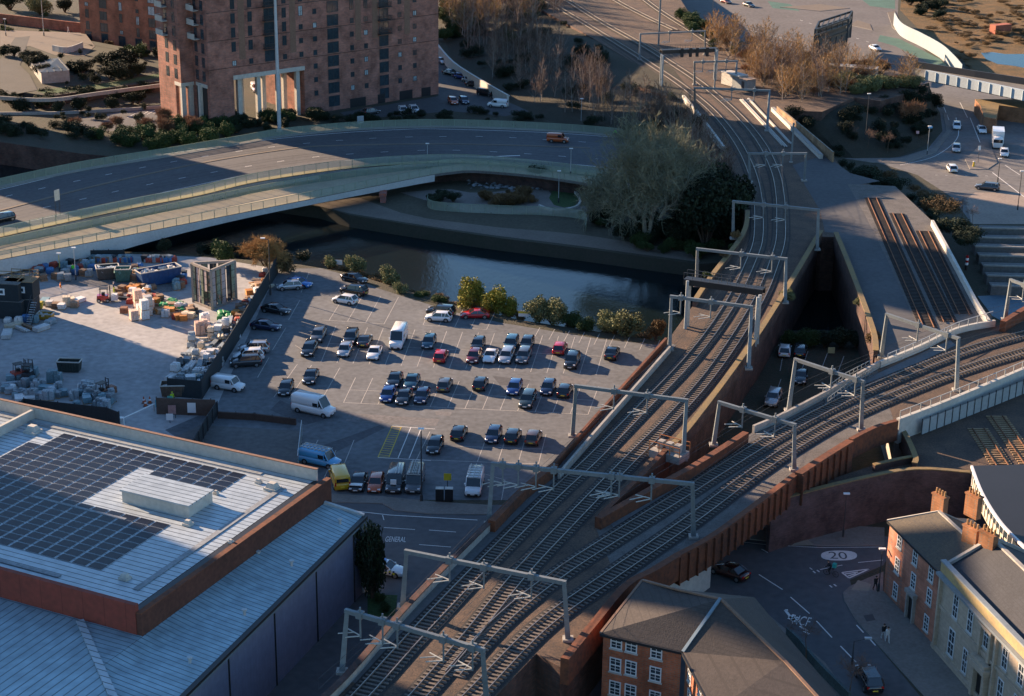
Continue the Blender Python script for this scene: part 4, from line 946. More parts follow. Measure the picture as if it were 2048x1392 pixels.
# --- main tower (in view): local x along the wide front, y outwards (towards camera)
K1=P(423,259,ZT); KR=P(877,188,ZT); ax=(KR-K1); Wt=ax.length; ax.normalize(); TT=wframe((0,0,0),ax)
tower=thing('apartment_tower','tall dark red brick apartment tower with an open colonnade at its foot','apartment block',K1)
HT=44
def tbuild(b,name,mat=None,par=None): 
    v=b.v; b.v=[tuple(TT@Vector(p)) for p in v]; return b.build(name,mat,par or tower)
ox0,ox1,oz=PXloc=(5.0,23.5,9.2)
def locx(px,z):   # local x of the facade under a pixel column at height z above ground
    best=0
    lo,hi=-10,90
    for _ in range(40):
        mid=(lo+hi)/2; q=K1+ax*mid; q=Vector((q.x,q.y,ZT+z))
        if PX(q)[0]<px: lo=mid
        else: hi=mid
    return lo
def locz(px,py):
    """(x,z) on the facade plane seen at a pixel"""
    d=F_+R_*((px-1024)/FP)-U_*((py-696)/FP); n=Vector((ax.y,-ax.x,0)); t=(K1-CP).dot(n)/d.dot(n); q=CP+d*t
    return (q-K1).dot(ax), q.z-ZT
xa,za=locz(467,152); xb,zb_=locz(608,131)
b=MB(); b.mat(m_tb); D=17
b.box(0,xa,-D,0,-3,HT); b.box(xb,Wt,-D,0,-3,HT); b.box(xa,xb,-D,0,(za+zb_)/2,HT)
b.build_=None; oz=(za+zb_)/2
tbuild(b,'wall')
# lintel beam and columns of the opening
b=MB(); b.box(xa-.1,xb+.1,-.5,.12,oz-.9,oz+.0); tbuild(b,'opening_lintel',m_concl)
for px,dy in ((482,-1),(500,-7),(520,-1),(545,-7),(560,-1),(585,-6),(598,-1)):
    x=locx(px,3)+(-dy)*.3; b=MB(); b.box(x-.45,x+.45,dy-.5,dy+.4,-.5,oz-.9); tbuild(b,'column',m_concl)
# ground in the opening is lit from behind, leave it open; floor slab
# left wing (second volume stepping out to the left)
KL=P(372,248,ZT); loc=TT.inverted()@(KL-K1)
wx,wy=loc.x,loc.y
KL0=P(340,240,ZT); l2=TT.inverted()@(KL0-K1)
b=MB(); b.mat(m_tb); wd=max(4,wx-l2.x if wx>l2.x else 6)
b.box(-3,0,-16,-6.5,9.0,HT); b.box(-3,-2.3,-16,-9,-3,9.0); tbuild(b,'wing_wall')
b=MB(); b.box(-.06,.02,-5.3,-1.0,-2.5,8.5); tbuild(b,'side_opening',m_black)
for x,y in ((-2.4,-7.0),(-.6,-7.0),(-.25,-3.2)):
    b=MB(); b.box(x-.5,x+.5,y-.4,y+.35,-3,9.0); tbuild(b,'column',m_concl)
b=MB(); b.box(-3.1,.02,-9.2,-6.4,8.3,9.05); b.box(-.12,.03,-5.5,-.8,8.5,9.2); tbuild(b,'opening_lintel',m_concl)
# windows of the front: columns at pixel x (at the level y≈100), rows by storey 2.95 m
cols=[(466,'n'),(500,'n'),(538,'balc'),(568,'n'),(601,'n'),(629,'s'),(665,'big'),(703,'n'),(731,'n'),(767,'balc'),(799,'n'),(829,'n')]
def window(x,z,w,h,glass,par=tower,T=None,y=0,fr=m_fr,mull=True,depth=.05):
    T=T or TT; b=MB(); t=.09
    b.box(x-w/2,x-w/2+t,y-.05,y+depth,z,z+h); b.box(x+w/2-t,x+w/2,y-.05,y+depth,z,z+h); b.box(x-w/2+t,x+w/2-t,y-.05,y+depth,z,z+t); b.box(x-w/2+t,x+w/2-t,y-.05,y+depth,z+h-t,z+h)
    if mull: b.box(x-.035,x+.035,y-.05,y+depth-.01,z+t,z+h-t)
    b.v=[tuple(T@Vector(p)) for p in b.v]; o=b.build('window',fr,par)
    b=MB(); b.box(x-w/2+t,x+w/2-t,y-.05,y+.015,z+t,z+h-t); b.v=[tuple(T@Vector(p)) for p in b.v]; b.build('pane',glass,o); return o
rt=random.Random(3); SH=2.95
rest=MB(); nwin=0
for ci,(px,kind) in enumerate(cols):
    x=locx(px,20)
    for s in range(0,14):
        z=.9+s*SH
        q=K1+ax*x; vis=PX((q.x,q.y,ZT+z))[1]>-12
        if x>xa-1.0 and x<xb+1.0 and z<oz+.2: continue
        if kind!='big' and kind!='balc' and s<1: continue
        lowf=s<7
        w,h=(1.0,1.15) if (kind=='s' or lowf and px>600 or z<oz+2.6) else (1.05,2.1)
        gl=m_glassl if rt.random()<.33 else m_glass
        if kind=='big': w,h=2.9,2.4
        if kind=='balc': w,h=2.5,2.4
        if not vis or nwin>=96:
            rest.box(x-w/2,x+w/2,-.05,.03,z,z+h)
            continue
        window(x,z,w,h,m_glass if kind in('big','balc') else gl,mull=kind!='s'); nwin+=1
        if kind=='balc' and s>=5:
            b=MB(); b.box(x-1.6,x+1.6,.03,1.2,z-.2,z-.05); 
            for k in range(11): b.box(x-1.55+k*.3,x-1.5+k*.3,1.12,1.17,z-.05,z+.95)
            for k in range(4): b.box(x-1.6,x-1.55,.1+k*.3,.14+k*.3,z-.05,z+.95); b.box(x+1.55,x+1.6,.1+k*.3,.14+k*.3,z-.05,z+.95)
            b.box(x-1.6,x+1.6,1.1,1.18,z+.92,z+1.0); tbuild(b,'balcony',m_fr)
if rest.v: o=tbuild(rest,'window',m_glass); o['kind']='stuff'
# brown vertical panels beside the tall windows, above the fourth storey
for px in (483,585,716,814,750):
    x=locx(px,20); b=MB(); b.box(x-.75,x+.75,0,.03,5*SH if px>600 else oz+3.2,HT-2); tbuild(b,'brown_panel',m_tb2)
# string courses
b=MB(); 
for s in (4,6,8,10): b.box(0,Wt,0,.025,s*SH+.55,s*SH+.7)
tbuild(b,'brick_band',m_brickb)
# ground storey parking openings, right end
for px,w in ((716,4.2),(763,2.0),(812,3.6),(852,2.6)):
    x=locx(px,1); b=MB(); b.box(x-w/2,x+w/2,-.4,.03,-.3,2.0); tbuild(b,'parking_opening',m_black)
# left side faces: windows and white balconies
def sideset(x0,y0,y1,wins,balc):
    """face looking to local -x at x0 between y0..y1"""
    for s in range(3,14):
        z=.9+s*SH
        q=K1+TT.to_3x3()@Vector((x0,y0,0)); 
        if PX((q.x,q.y,ZT+z))[1]<-40: continue
        for yy in wins:
            b=MB(); b.box(x0-.05,x0+.05,yy-.6,yy+.6,z,z+2.1); o=tbuild(b,'window',m_glass)
        if s>=6:
            for yy in balc:
                b=MB(); b.box(x0-1.3,x0-.02,yy-1.5,yy+1.5,z-.2,z-.05); b.box(x0-1.3,x0-1.24,yy-1.5,yy+1.5,z-.05,z+1.0); b.box(x0-1.3,x0,yy-1.52,yy-1.47,z+.9,z+1.0); tbuild(b,'balcony',m_concl)
sideset(0,-6.5,0,(-2.0,-4.8),(-4.6,)); sideset(-3,-16,-6.5,(-8.5,-12),(-12.5,))
b=MB(); b.box(-.3,Wt+.3,-D-.3,.3,HT,HT+.5); b.box(-3.3,-.35,-16.3,-6.2,HT,HT+.45); tbuild(b,'roof',m_concd)
# tall light column in front of the tower
p=P(559,264,ZT); h=30
o=thing('lighting_mast','very tall slim pale mast in front of the brick tower','mast',p); b=MB(); b.tube((0,0,0),(0,0,h),.42,.26,n=10); b.build('pole',M('mast_grey',(.42,.46,.48),.5,.1,1,metal=.2),o); b=MB(); b.tube((0,0,0),(0,0,.5),.6,n=10); b.build('base_plate',m_conc,o)
b=MB(); b.tube((0,0,h-.6),(0,0,h),1.0,n=10); b.build('lamp_ring',m_steeld,o)
# --- brick flats at top left
def block(name,label,cat,A,B,D,H,wall,z0=0,par=None,roof=None,extra=0):
    A=Vector(A); B=Vector(B); a=(B-A); W=a.length; T=wframe((0,0,0),a)
    o=thing(name,label,cat,A); b=MB(); b.box(0,W,-D,0,-z0,H); b.v=[tuple(T@Vector(p)) for p in b.v]; b.build('wall',wall,o)
    if roof: b=MB(); b.box(-.2,W+.2,-D-.2,.2,H,H+.4); b.v=[tuple(T@Vector(p)) for p in b.v]; b.build('roof',roof,o)
    return o,T,W
m_fb=brick('flats_brick',(.34,.12,.065),(.26,.10,.055),(.2,.12,.09),1.4)
fo,FT,FW=block('brick_flats','orange red brick flats at the top left, behind the garden slope','apartment block',P(163,84,ZT),P(338,112,ZT),16,34,m_fb,z0=2,roof=m_concd)
for ci,t in enumerate((.09,.28,.48,.67,.83)):
    for s in range(0,9):
        w=(1.3,2.6,1.1,1.1,2.3)[ci]; big=ci in(1,4)
        q=FT@Vector((FW*t,0,0)); q=fo.location+q
        if PX((q.x,q.y,ZT+s*3))[1]<-10: continue
        h=2.6 if s==0 else (2.2 if big or (s+ci)%3 else 1.0); window(FW*t,.6+s*3.0,w if s else 2.4,h,m_glass if rt.random()<.75 else m_glassl,par=fo,T=FT,y=0,fr=m_fr)
# --- gardens, ramps, retaining walls at top left
def wallx(name,px,z0,z1,w,mat,label,cap=None,zp=None): 
    return parapet(name,px,w,z0,z1,mat,label,cap=cap,zp=zp)
ZG=ZT+3.2
terrace('garden_terrace',[(-300,60),(0,178),(100,192),(200,178),(344,160),(344,110),(300,104),(163,78),(160,66),(0,60),(-200,40)],ZG-1.0,M('garden_ground',(.04,.04,.025),.95,.4,.6),brick('garden_wall_brick',(.09,.06,.05),(.06,.045,.04),(.06,.05,.05)),'paved terraces above the long dark retaining wall',zb=0)
sheet('garden_lawn',[(70,180),(200,168),(344,142),(344,150),(200,178),(90,188)],ZG-.97,m_grass,'strip of lawn above the dark retaining wall')
sheet('plaza',[(0,60),(170,66),(190,92),(170,112),(110,110),(60,92),(0,100)],ZG-.95,M('plaza_stone',(.15,.12,.09),.85,.15,1),'pale sunlit plaza with a street light')
sheet('ramp_path',[(0,120),(30,75),(60,72),(40,130),(60,150),(75,180),(20,190),(0,175)],ZG-.94,M('ramp_concrete',(.065,.062,.055),.9,.2,1),'concrete ramp winding down to the wall')
wallx('retaining_wall',[(0,192),(100,196),(200,183),(346,164)],ZG-1,ZG-.2,.4,m_conc,'concrete kerb along the top of the long dark retaining wall',zp=ZG-.2)
wallx('retaining_wall',[(0,224),(150,222),(340,210)],ZT-.1,ZT+.6,.4,m_conc,'low wall below the long dark retaining wall')
wallx('boundary_wall',[(-20,25),(60,34),(165,46)],ZT,ZT+2.6,.4,m_fb,'orange brick wall behind the plaza at the top left',zp=ZT+2.6)
sheet('tower_car_bays',[(150,238),(340,208),(420,240),(300,262),(160,262)],ZT+.02,m_road,'service yard at the foot of the tower wing')
b=MB(); 
for k in range(7): a=P(255+k*13,235-k*2,ZT+.03); c=P(270+k*13,227-k*2,ZT+.03); line_marks(b,[a,c],.15)
struct(b.build('service_bay_markings',m_white),'white bay lines in the service yard by the tower wing')
A=P(112,164,ZG-1); o=thing('concrete_bunker','pale concrete stair block with dark slatted roof beams in the terraced garden','building',A)
L=[p-A for p in PL([(84,168),(140,163),(118,138),(58,132)],ZG-1)]; z2=Vector((0,0,2.6)); z1=Vector((0,0,1.2))
b=MB(); b.face([L[0],L[1],L[1]+z2,L[0]+z2]); b.face([L[1],L[2],L[2]+z2,L[1]+z2]); b.face([L[3],L[0],L[0]+z2,L[3]+z1]); b.face([L[2],L[3],L[3]+z1,L[2]+z2]); b.build('block',m_conc,o)
b=MB(); b.face([L[0]+z2,L[1]+z2,L[2]+z2,L[3]+z1]); b.build('roof',m_black,o)
for k in range(5): b=MB(); t=k/4; b.beam(L[0].lerp(L[1],t)+z2,L[3].lerp(L[2],t)+z1.lerp(z2,t)+Vector((0,0,.15)),.25,.2); b.build('roof_beam',m_steeld,o)
wallx('garden_wall',[(105,90),(135,94),(165,84)],ZG-1,ZG+.5,.3,m_concl,'white panelled balustrade beside the plaza steps')
# --- graffiti wall
L=PL([(20,305),(66,314),(160,332),(230,336)],-1.2); base=L[0].copy(); o=thing('graffiti_wall','dark river wall sprayed with white bubble letters','wall',base)
b=MB(); b.path([p-Vector((0,0,1.6)) for p in L],.4,3.0); b.build('wall',m_brickb,o,base=base)
a=L[1]; c=L[2]; d=(c-a).normalized(); n=Vector((d.y,-d.x,0))
g=MB(); x=0
shapes={'C':[(0,0),(1,0),(1,.3),(.35,.3),(.35,1.1),(1,1.1),(1,1.4),(0,1.4)],'E':[(0,0),(1,0),(1,.3),(.35,.3),(.35,.55),(.9,.55),(.9,.85),(.35,.85),(.35,1.1),(1,1.1),(1,1.4),(0,1.4)],'N':[(0,0),(.3,0),(.3,.9),(.8,0),(1.1,0),(1.1,1.4),(.8,1.4),(.8,.5),(.3,1.4),(0,1.4)],'A':[(0,0),(.3,0),(.4,.4),(.75,.4),(.85,0),(1.15,0),(.75,1.4),(.4,1.4)],'S':[(0,0),(1,0),(1,.85),(.3,.85),(.3,1.1),(1,1.1),(1,1.4),(0,1.4),(0,.55),(.7,.55),(.7,.3),(0,.3)],'I':[(.0,0),(.35,0),(.35,1.4),(0,1.4)]}
for ch in 'CENA ANSS':
    if ch==' ': x+=1.0; continue
    pts=[a+d*(x+u*1.15)+n*.24+Vector((0,0,-.6+v*1.0)) for u,v in shapes[ch]]
    for tr in tessellate_polygon([pts]): g.face([pts[k] for k in tr])
    x+=1.35 if ch!='I' else .6
g.build('lettering',M('spray_paint_white',(.55,.55,.56),.7,.35,3),o,base=base)
# --- warehouse -------------------------------------------------------------
ZU=12.0; ZL=9.0
wc=P(631,960,ZU); wo=thing('warehouse','large metal roofed warehouse with rust coloured fascia and violet grey cladding','warehouse',Vector((wc.x,wc.y,0)))
wb=Vector((wc.x,wc.y,0))
Bk=P(633,962,ZU); Ak=P(52,832,ZU); u=(Ak-Bk); u.normalize(); v=Vector((u.y,-u.x,0))  # u: to the left/back, v: towards camera
v= v if v.y<0 else -v
Ck=P(318,1236,ZU); vl=(Ck-Bk).dot(v)
def RW(a,c,z): return Bk+u*a+v*c+Vector((0,0,z-ZU))
angs=math.atan2(v.y,v.x)
m_roof=M('standing_seam_roof',(.37,.42,.44),.42,.22,.35,metal=.15,stripes=((v.x,v.y,0),.75,.28,.17))
m_roof2=M('standing_seam_side_roof',(.26,.36,.40),.45,.3,.3,metal=.15,stripes=((v.x,v.y,0),.62,.40,.18))
m_roof3=M('hipped_front_roof',(.26,.36,.40),.45,.25,.3,metal=.15,stripes=((u.x,u.y,0),.85,.40,.16))
m_clad=M('violet_cladding',(.17,.18,.25),.5,.15,.5,metal=.2,stripes=((u.x+v.x,u.y+v.y,0),.5,.9,.1))
UL=90
b=MB(); b.prism([(p.x-wb.x,p.y-wb.y) for p in (RW(.3,0,0),RW(UL,0,0),RW(UL,vl,0),RW(.3,vl,0))],ZL-1,ZU,side=m_corten,top=m_roof); b.build('main_roof',None,wo)
def wpart(name,fn,mat): b=MB(); fn(b); return b.build(name,mat,wo,base=wb)
wpart('back_parapet',lambda b:(b.path([RW(0,-.1,ZU-1),RW(45,-.1,ZU-1)],.35,2.3)),m_concl)
wpart('back_parapet_cap',lambda b:(b.path([RW(-.1,-.1,ZU+1.3),RW(44.6,-.1,ZU+1.3)],.4,.08)),M('parapet_cap_brown',(.20,.11,.07),.7,.2,1))
back_len=(P(52,815,ZU+1.3)-P(632,929,ZU+1.3)).length
wpart('side_parapet',lambda b:(b.path([RW(back_len,0,ZU-1),RW(back_len,vl,ZU-1)],.35,2.1)),m_concl)
# front rust parapet (slightly above the roof) and right rust fascia
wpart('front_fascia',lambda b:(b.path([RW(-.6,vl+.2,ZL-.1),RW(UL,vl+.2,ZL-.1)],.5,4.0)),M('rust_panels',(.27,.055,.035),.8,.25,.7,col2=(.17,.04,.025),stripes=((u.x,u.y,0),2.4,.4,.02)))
wpart('side_fascia',lambda b:(b.path([RW(-.9,-1.0,ZL+.2),RW(-.9,vl+.4,ZL+.2)],.55,2.9)),M('side_fascia_unlit_rust',(.085,.032,.02),.85,.35,.9))  # darker rust colour stands for the face turned away from the sun
wpart('side_fascia_cap',lambda b:(b.path([RW(-.9,-1.0,ZL+3.1),RW(-.9,vl+.4,ZL+3.1)],.6,.1)),m_corten)  # lighter rust on its own strip so the top edge reads as sunlit
wpart('gutter',lambda b:(b.path([RW(-.2,0,ZU-.1),RW(-.2,vl,ZU-.1)],.75,.14)),m_black)
for t in (.22,.48,.75): wpart('fascia_joint',lambda b,t=t:b.box(-.08,.08,-.45,.45,0,2.5,T=Matrix.Translation(RW(-.9,vl*t,ZL+.2))@Matrix.Rotation(math.atan2(u.y,u.x),4,'Z')),m_black)
# lower roofs
E0=P(728,1032,ZL); E1=P(362,1392,ZL); ev=(E1-E0).normalized()
eave_u=(E0-Bk).dot(u); 
fl=vl+14
Lr=[RW(-1.2,1.5,ZL+.9),RW(-1.2,vl+.4,ZL+.9)]
e0=Vector((E0.x,E0.y,ZL)); e1=e0+ev*52
e0b=e0
p0=RW(-1.2,.5,ZL+.9)
wpart('side_roof',lambda b:(b.face([p0,e0,e1,RW(-1.2,60,ZL+.9)][::-1]) ),m_roof2)
wpart('end_trim',lambda b:(b.beam(p0+Vector((0,0,.1)),e0+Vector((0,0,.1)),.35,.3)),m_steel)
hipA=P(160,1240,ZL+1.0); hipB=P(232,1405,ZL-1.5)
wpart('front_roof',lambda b:(b.poly([RW(-1.2,vl+.4,ZL+.93),RW(UL,vl+.4,ZL+.93),RW(UL,60,ZL+.93-.01),RW(-1.2,60,ZL+.93)])),m_roof2)
hz=ZL+1.0; ha=P(160,1243,hz); hb=P(225,1392,hz); hd=(hb-ha); hc=hb+hd*3
wpart('hip_roof',lambda b:(b.poly([ha,hb,hc,hc+u*70,ha+u*70])),m_roof3)
wpart('hip_ridge',lambda b:(b.beam(ha+Vector((0,0,.12)),hc+Vector((0,0,.12)),.7,.16)),m_roof)
wpart('eaves_gutter',lambda b:(b.beam(e0+Vector((.15,0,-.1)),e1+Vector((.15,0,-.1)),.5,.3)),m_black)
wpart('eaves_fascia',lambda b:(b.beam(e0+Vector((.02,0,-.5)),e1+Vector((.02,0,-.5)),.35,.45)),M('blue_grey_trim',(.13,.17,.20),.5,.1,1))
nx=Vector((-ev.y,ev.x,0)); nx=nx if nx.x>0 else -nx
w0=e0-nx*.25; w1=e1-nx*.25
wpart('side_wall',lambda b:(b.face([w0-Vector((0,0,ZL)),w1-Vector((0,0,ZL)),w1-Vector((0,0,.6)),w0-Vector((0,0,.6))]),b.face([w0-Vector((0,0,ZL)),w0-Vector((0,0,.6)),p0-Vector((0,0,.9)),Vector((p0.x,p0.y,0))])),m_clad)
for t in (2.2,11,20,29,38): wpart('wall_joint',lambda b,t=t:b.beam(w0+ev*t+nx*.03-Vector((0,0,ZL)),w0+ev*t+nx*.03-Vector((0,0,.6)),.16),m_black)
wpart('corner_trim',lambda b:b.beam(w0+nx*.03-Vector((0,0,ZL)),w0+nx*.03-Vector((0,0,.3)),.25),m_steel)
# back wall under the parapet
wpart('back_wall',lambda b:b.path([RW(0,.05,0),RW(UL,.05,0)],.3,ZU-1.2),m_clad)
# roof box and small roof items
def rooflocal(px,py,z=ZU): q=P(px,py,z)-Bk; return q.dot(u),q.dot(v)
bx=[P(242,992,ZU),P(384,1036,ZU),P(407,1012,ZU)]
aa=rooflocal(248,1002); bb=rooflocal(378,1036); cc=rooflocal(404,1012)
def roofT(): 
    m_=Matrix.Identity(4)
    for j in range(3): m_[j][0]=u[j]; m_[j][1]=v[j]; m_[j][3]=Bk[j]
    m_[0][2]=m_[1][2]=0; m_[2][2]=1; return m_
RT=roofT()
c0=min(cc[1],aa[1]); 
b=MB(); b.mat(m_concl); b.box(bb[0],aa[0],bb[1]-4.1,bb[1],0,1.25,T=RT); b.mat(m_roof); b.box(bb[0]-.15,aa[0]+.15,bb[1]-4.25,bb[1]+.15,1.25,1.42,T=RT)
for f in range(len(b.f)): pass
o=b.build('roof_plant_enclosure',None,wo,base=wb)
for i,(px,py,s) in enumerate(((66,864,1.0),(545,978,.9),(376,1050,.55),(250,1158,.6),(517,966,.4),(432,988,.3),(462,1087,.3))):
    a,c=rooflocal(px,py); b=MB(); b.box(a-s*.8,a+s*.8,c-s*.7,c+s*.7,0,.25,T=RT); b.box(a-s*.65,a+s*.65,c-s*.55,c+s*.55,.25,.25+s*.55,T=RT,taper=s*.22); b.build('roof_vent',m_concl,wo,base=wb)
for i,(px,py) in enumerate(((489,1230),(583,1132),(680,1048),(380,1326),(602,1030),(517,1113))):
    p=P(px,py,ZL+.5); b=MB(); b.tube(p,p+Vector((0,0,.5)),.14,n=8); b.tube(p+Vector((0,0,.5)),p+Vector((0,0,.62)),.26,n=8); b.build('vent_pipe',m_steel,wo,base=wb)
for (a0_,c0x,a1_,c1x,wd) in ((6,1.2,44,1.2,.5),(2.2,3,2.2,28,.6),(10,vl-2.2,50,vl-2.2,.5),(12,16.5,24,16.5,.35)):
    b=MB(); b.beam(RW(a0_,c0x,ZU+.05),RW(a1_,c1x,ZU+.05),wd,.08); b.build('roof_walkway',M('roof_walkway_grey',(.22,.24,.25),.7,.3,1),wo,base=wb)
# solar panels: rows run along u, columns along v
pw,ph=1.62,1.10
m_pv=M('solar_cell_blue',(.005,.007,.016),.38,.15,2,spec=.2,world=False)
m_pvf=M('panel_frame',(.50,.52,.53),.4,.05,1,metal=.4)
def panel():
    o=thing('solar_panel','dark blue solar panel laid flat on the warehouse roof','solar panel',(0,0,0),group='solar panels on the warehouse roof')
    b=MB(); b.box(-pw/2,pw/2,-ph/2,ph/2,0,.03); b.build('frame',m_pvf,o)
    b=MB(); b.box(-pw/2+.03,pw/2-.03,-ph/2+.03,ph/2-.03,.03,.045); b.build('cells',m_pv,o); return o
pan=panel(); pn=0
rows=[]
# (row centre line given by its pixel end points on the roof)
tilt=R(8)
base_rot=math.atan2(u.y,u.x)
a1,c1=rooflocal(470,952); a0,c0_=rooflocal(130,868); 
rowpitch=1.22; colpitch=1.86
step0=0
edge_r=[(475,948),(440,975)]
ar,cr=rooflocal(470,950)
def inpoly(x,y,poly):
    ins=False; j=len(poly)-1
    for i in range(len(poly)):
        if (poly[i][1]>y)!=(poly[j][1]>y) and x<(poly[j][0]-poly[i][0])*(y-poly[i][1])/(poly[j][1]-poly[i][1])+poly[i][0]: ins=not ins
        j=i
    return ins
PVR=[(122,856),(480,942),(446,980),(276,936),(178,1003),(352,1052),(245,1146),(-60,1072),(-60,900),(0,917),(52,880),(84,884)]
for r_ in range(0,22):
    for c_ in range(0,40):
        a=ar-.2+c_*colpitch; c=cr+r_*rowpitch
        q=RW(a,c,ZU+.2); px=PX(q)
        if inpoly(px[0],px[1],PVR) and px[0]>-40:
            if pn>=300: continue
            loc=RW(a,c,ZU+.02); 
            if pn==0: pan.location=loc; pan.rotation_euler=(0,0,base_rot); 
            else: dup(pan,loc,base_rot)
            pn+=1
# --- brick office, bottom centre right -------------------------------------
ZE=9.0
m_ob=brick('office_brick',(.44,.13,.06),(.34,.10,.05),(.24,.15,.1),1.3)
m_slate=M('slate_roof',(.052,.043,.038),.8,.25,1.2,stripes=((0,0,1),.22,.8,.15),bump=.02)
a=P(1207,1262,ZE); c=P(1363,1300,ZE)
oo=thing('brick_office','three storey red brick office with white windows and a brown hipped roof','office building',Vector((a.x,a.y,0))); ob=Vector((a.x,a.y,0))
d=(c-a).normalized(); perp=Vector((-d.y,d.x,0)); 
r1=P(1441,1198,ZE+3.2); far1=P(1285,1160,ZE+1.5)
FTm=wframe((0,0,0),d); Wd=(c-a).length
b=MB(); b.mat(m_ob); b.face([a-Vector((0,0,ZE)),c-Vector((0,0,ZE)),c,a])
lb=P(1287,1162,ZE); b.face([lb-Vector((0,0,ZE)),a-Vector((0,0,ZE)),a,lb])
# wing wall (sunlit) leaves the corner towards the camera
wv0=P(1372,1306,ZE); wv1=P(1432,1420,ZE)
b.face([wv0-Vector((0,0,ZE)),wv1-Vector((0,0,ZE)),wv1,wv0]); b.build('wall',None,oo,base=ob)
b=MB()
ce=c+Vector((.1,-.3,0)); ae=a+Vector((-.3,-.4,0))
rE=P(1650,1420,ZE-.2); 
b.face([ae,ce,r1,far1]); b.face([lb,ae,far1]) if False else None
w1e=wv1+Vector((-.15,-.3,0))
rid2=P(1569,1322,ZE+1.0); rid3=P(1640,1400,ZE+.6)
b.face([ce,r1,rid2][::1]); b.face([ce,rid2,w1e]); b.face([rid2,rid3,w1e]); 
back1=P(1351,1178,ZE+2.4); b.face([far1,r1,back1]); b.face([lb,ae,far1])
b.face([back1,r1,r1+Vector((4,6,-3)),back1+Vector((2,5,-3))]); b.face([r1,rid2,rid2+Vector((4,2,-3)),r1+Vector((4,6,-3))]); b.face([rid2,rid3,rid3+Vector((4,1,-3)),rid2+Vector((4,2,-3))])
b.build('roof',m_slate,oo,base=ob)
b=MB(); b.beam(ce,r1+Vector((0,0,.1)),.3,.14); b.build('valley',M('lead_valley',(.14,.20,.24),.5,.1,1),oo,base=ob)
b=MB(); b.beam(r1,rid2,.3,.2); b.beam(rid2,rid3,.3,.2); b.beam(far1,back1,.28,.16); b.beam(back1,r1,.28,.16); b.beam(ae,far1,.22,.14); b.build('ridge_tiles',M('ridge_tile',(.20,.12,.08),.8,.2,2),oo,base=ob)
b=MB(); b.beam(ae-Vector((0,0,.15)),ce-Vector((0,0,.15)),.3,.25); b.beam(ce-Vector((0,0,.15)),w1e-Vector((0,0,.15)),.3,.25); b.build('gutter',m_black,oo,base=ob)
def onwall(px,py,A0,dd):
    rr=F_+R_*((px-1024)/FP)-U_*((py-696)/FP); n=Vector((dd.y,-dd.x,0)); t=(A0-CP).dot(n)/rr.dot(n); q=CP+rr*t
    return (q-A0).dot(dd), q.z
def sash(px,py,A0,dd,w,h,par,base,glass=None,sill=True,lab=None):
    x,z=onwall(px,py,A0,dd); T=wframe(Vector((A0.x,A0.y,0))-base,dd); b=MB(); t=.11
    z0=z-h/2
    b.box(x-w/2,x-w/2+t,0,.07,z0,z0+h); b.box(x+w/2-t,x+w/2,0,.07,z0,z0+h)
    for q in (0,.5,1): b.box(x-w/2+t,x+w/2-t,0,.065,z0+q*(h-t),z0+q*(h-t)+t)
    b.box(x-.03,x+.03,0,.055,z0+t,z0+h-t)
    for q in (.27,.77): b.box(x-w/2+t,x+w/2-t,0,.05,z0+q*h-.02,z0+q*h+.02)
    b.v=[tuple(T@Vector(p)) for p in b.v]; o=b.build('window',m_wfr,par)
    b=MB(); b.box(x-w/2+t,x+w/2-t,.01,.03,z0+t,z0+h-t); b.v=[tuple(T@Vector(p)) for p in b.v]; b.build('pane',glass or m_glass,o)
    if sill: b=MB(); b.box(x-w/2-.1,x+w/2+.1,0,.14,z0-.14,z0-.02); b.v=[tuple(T@Vector(p)) for p in b.v]; b.build('sill',m_concl,o)
for px,py in ((1233,1283),(1263,1290),(1313,1303),(1231,1330),(1262,1336),(1311,1348),(1230,1376),(1261,1383),(1310,1396)): sash(px,py,a,d,1.15,1.5,oo,ob)
dw=(wv1-wv0).normalized()
for px,py in ((1380,1350),(1401,1378),(1379,1395)): sash(px,py,wv0,dw,1.0,1.5,oo,ob)
# --- brick town house and stone hall, right ---------------------------------
Z8=8.3
def hz_(fx,fy,tx,ty): return hgt(fx,fy,.12,tx,ty)
h0=hz_(1767,1181,1775,1043); A0=P(1767,1181,.12); B0=P(1869,1291,.12); C0=P(1980,1412,.12)
d=(B0-A0).normalized(); hb_=Vector((A0.x,A0.y,0)); n=Vector((d.y,-d.x,0)); bk=-n
m_hb=brick('house_brick',(.50,.19,.11),(.40,.15,.09),(.27,.18,.14),1.2)
ho=thing('brick_house','three storey red brick town house with white sash windows and a mossy slate roof','house',hb_)
L=(B0-A0).length; Dp=7.5
def hp(x,y,z): return hb_+d*x+bk*y+Vector((0,0,z))
b=MB(); b.mat(m_hb); b.face([hp(0,0,0),hp(L,0,0),hp(L,0,h0),hp(0,0,h0)]); 
ew=1.6; b.face([hp(ew*.6,ew*1.4,0),hp(0,0,0),hp(0,0,h0),hp(ew*.6,ew*1.4,h0)]); b.face([hp(2.6,Dp,0),hp(ew*.6,ew*1.4,0),hp(ew*.6,ew*1.4,h0),hp(2.6,Dp,h0)]); b.face([hp(L,Dp,0),hp(2.6,Dp,0),hp(2.6,Dp,h0),hp(L,Dp,h0)]); b.face([hp(L,0,0),hp(L,Dp,0),hp(L,Dp,h0+1),hp(L,0,h0)])
b.build('wall',None,ho,base=hb_)
rz0=h0+2.3
m_slm=M('mossy_slate',(.10,.08,.055),.85,.45,1.5,col2=(.045,.042,.04),stripes=((0,0,1),.2,.8,.15),bump=.03)
b=MB(); r0=hp(3.2,Dp/2,rz0); r1_=hp(L,Dp/2,rz0)
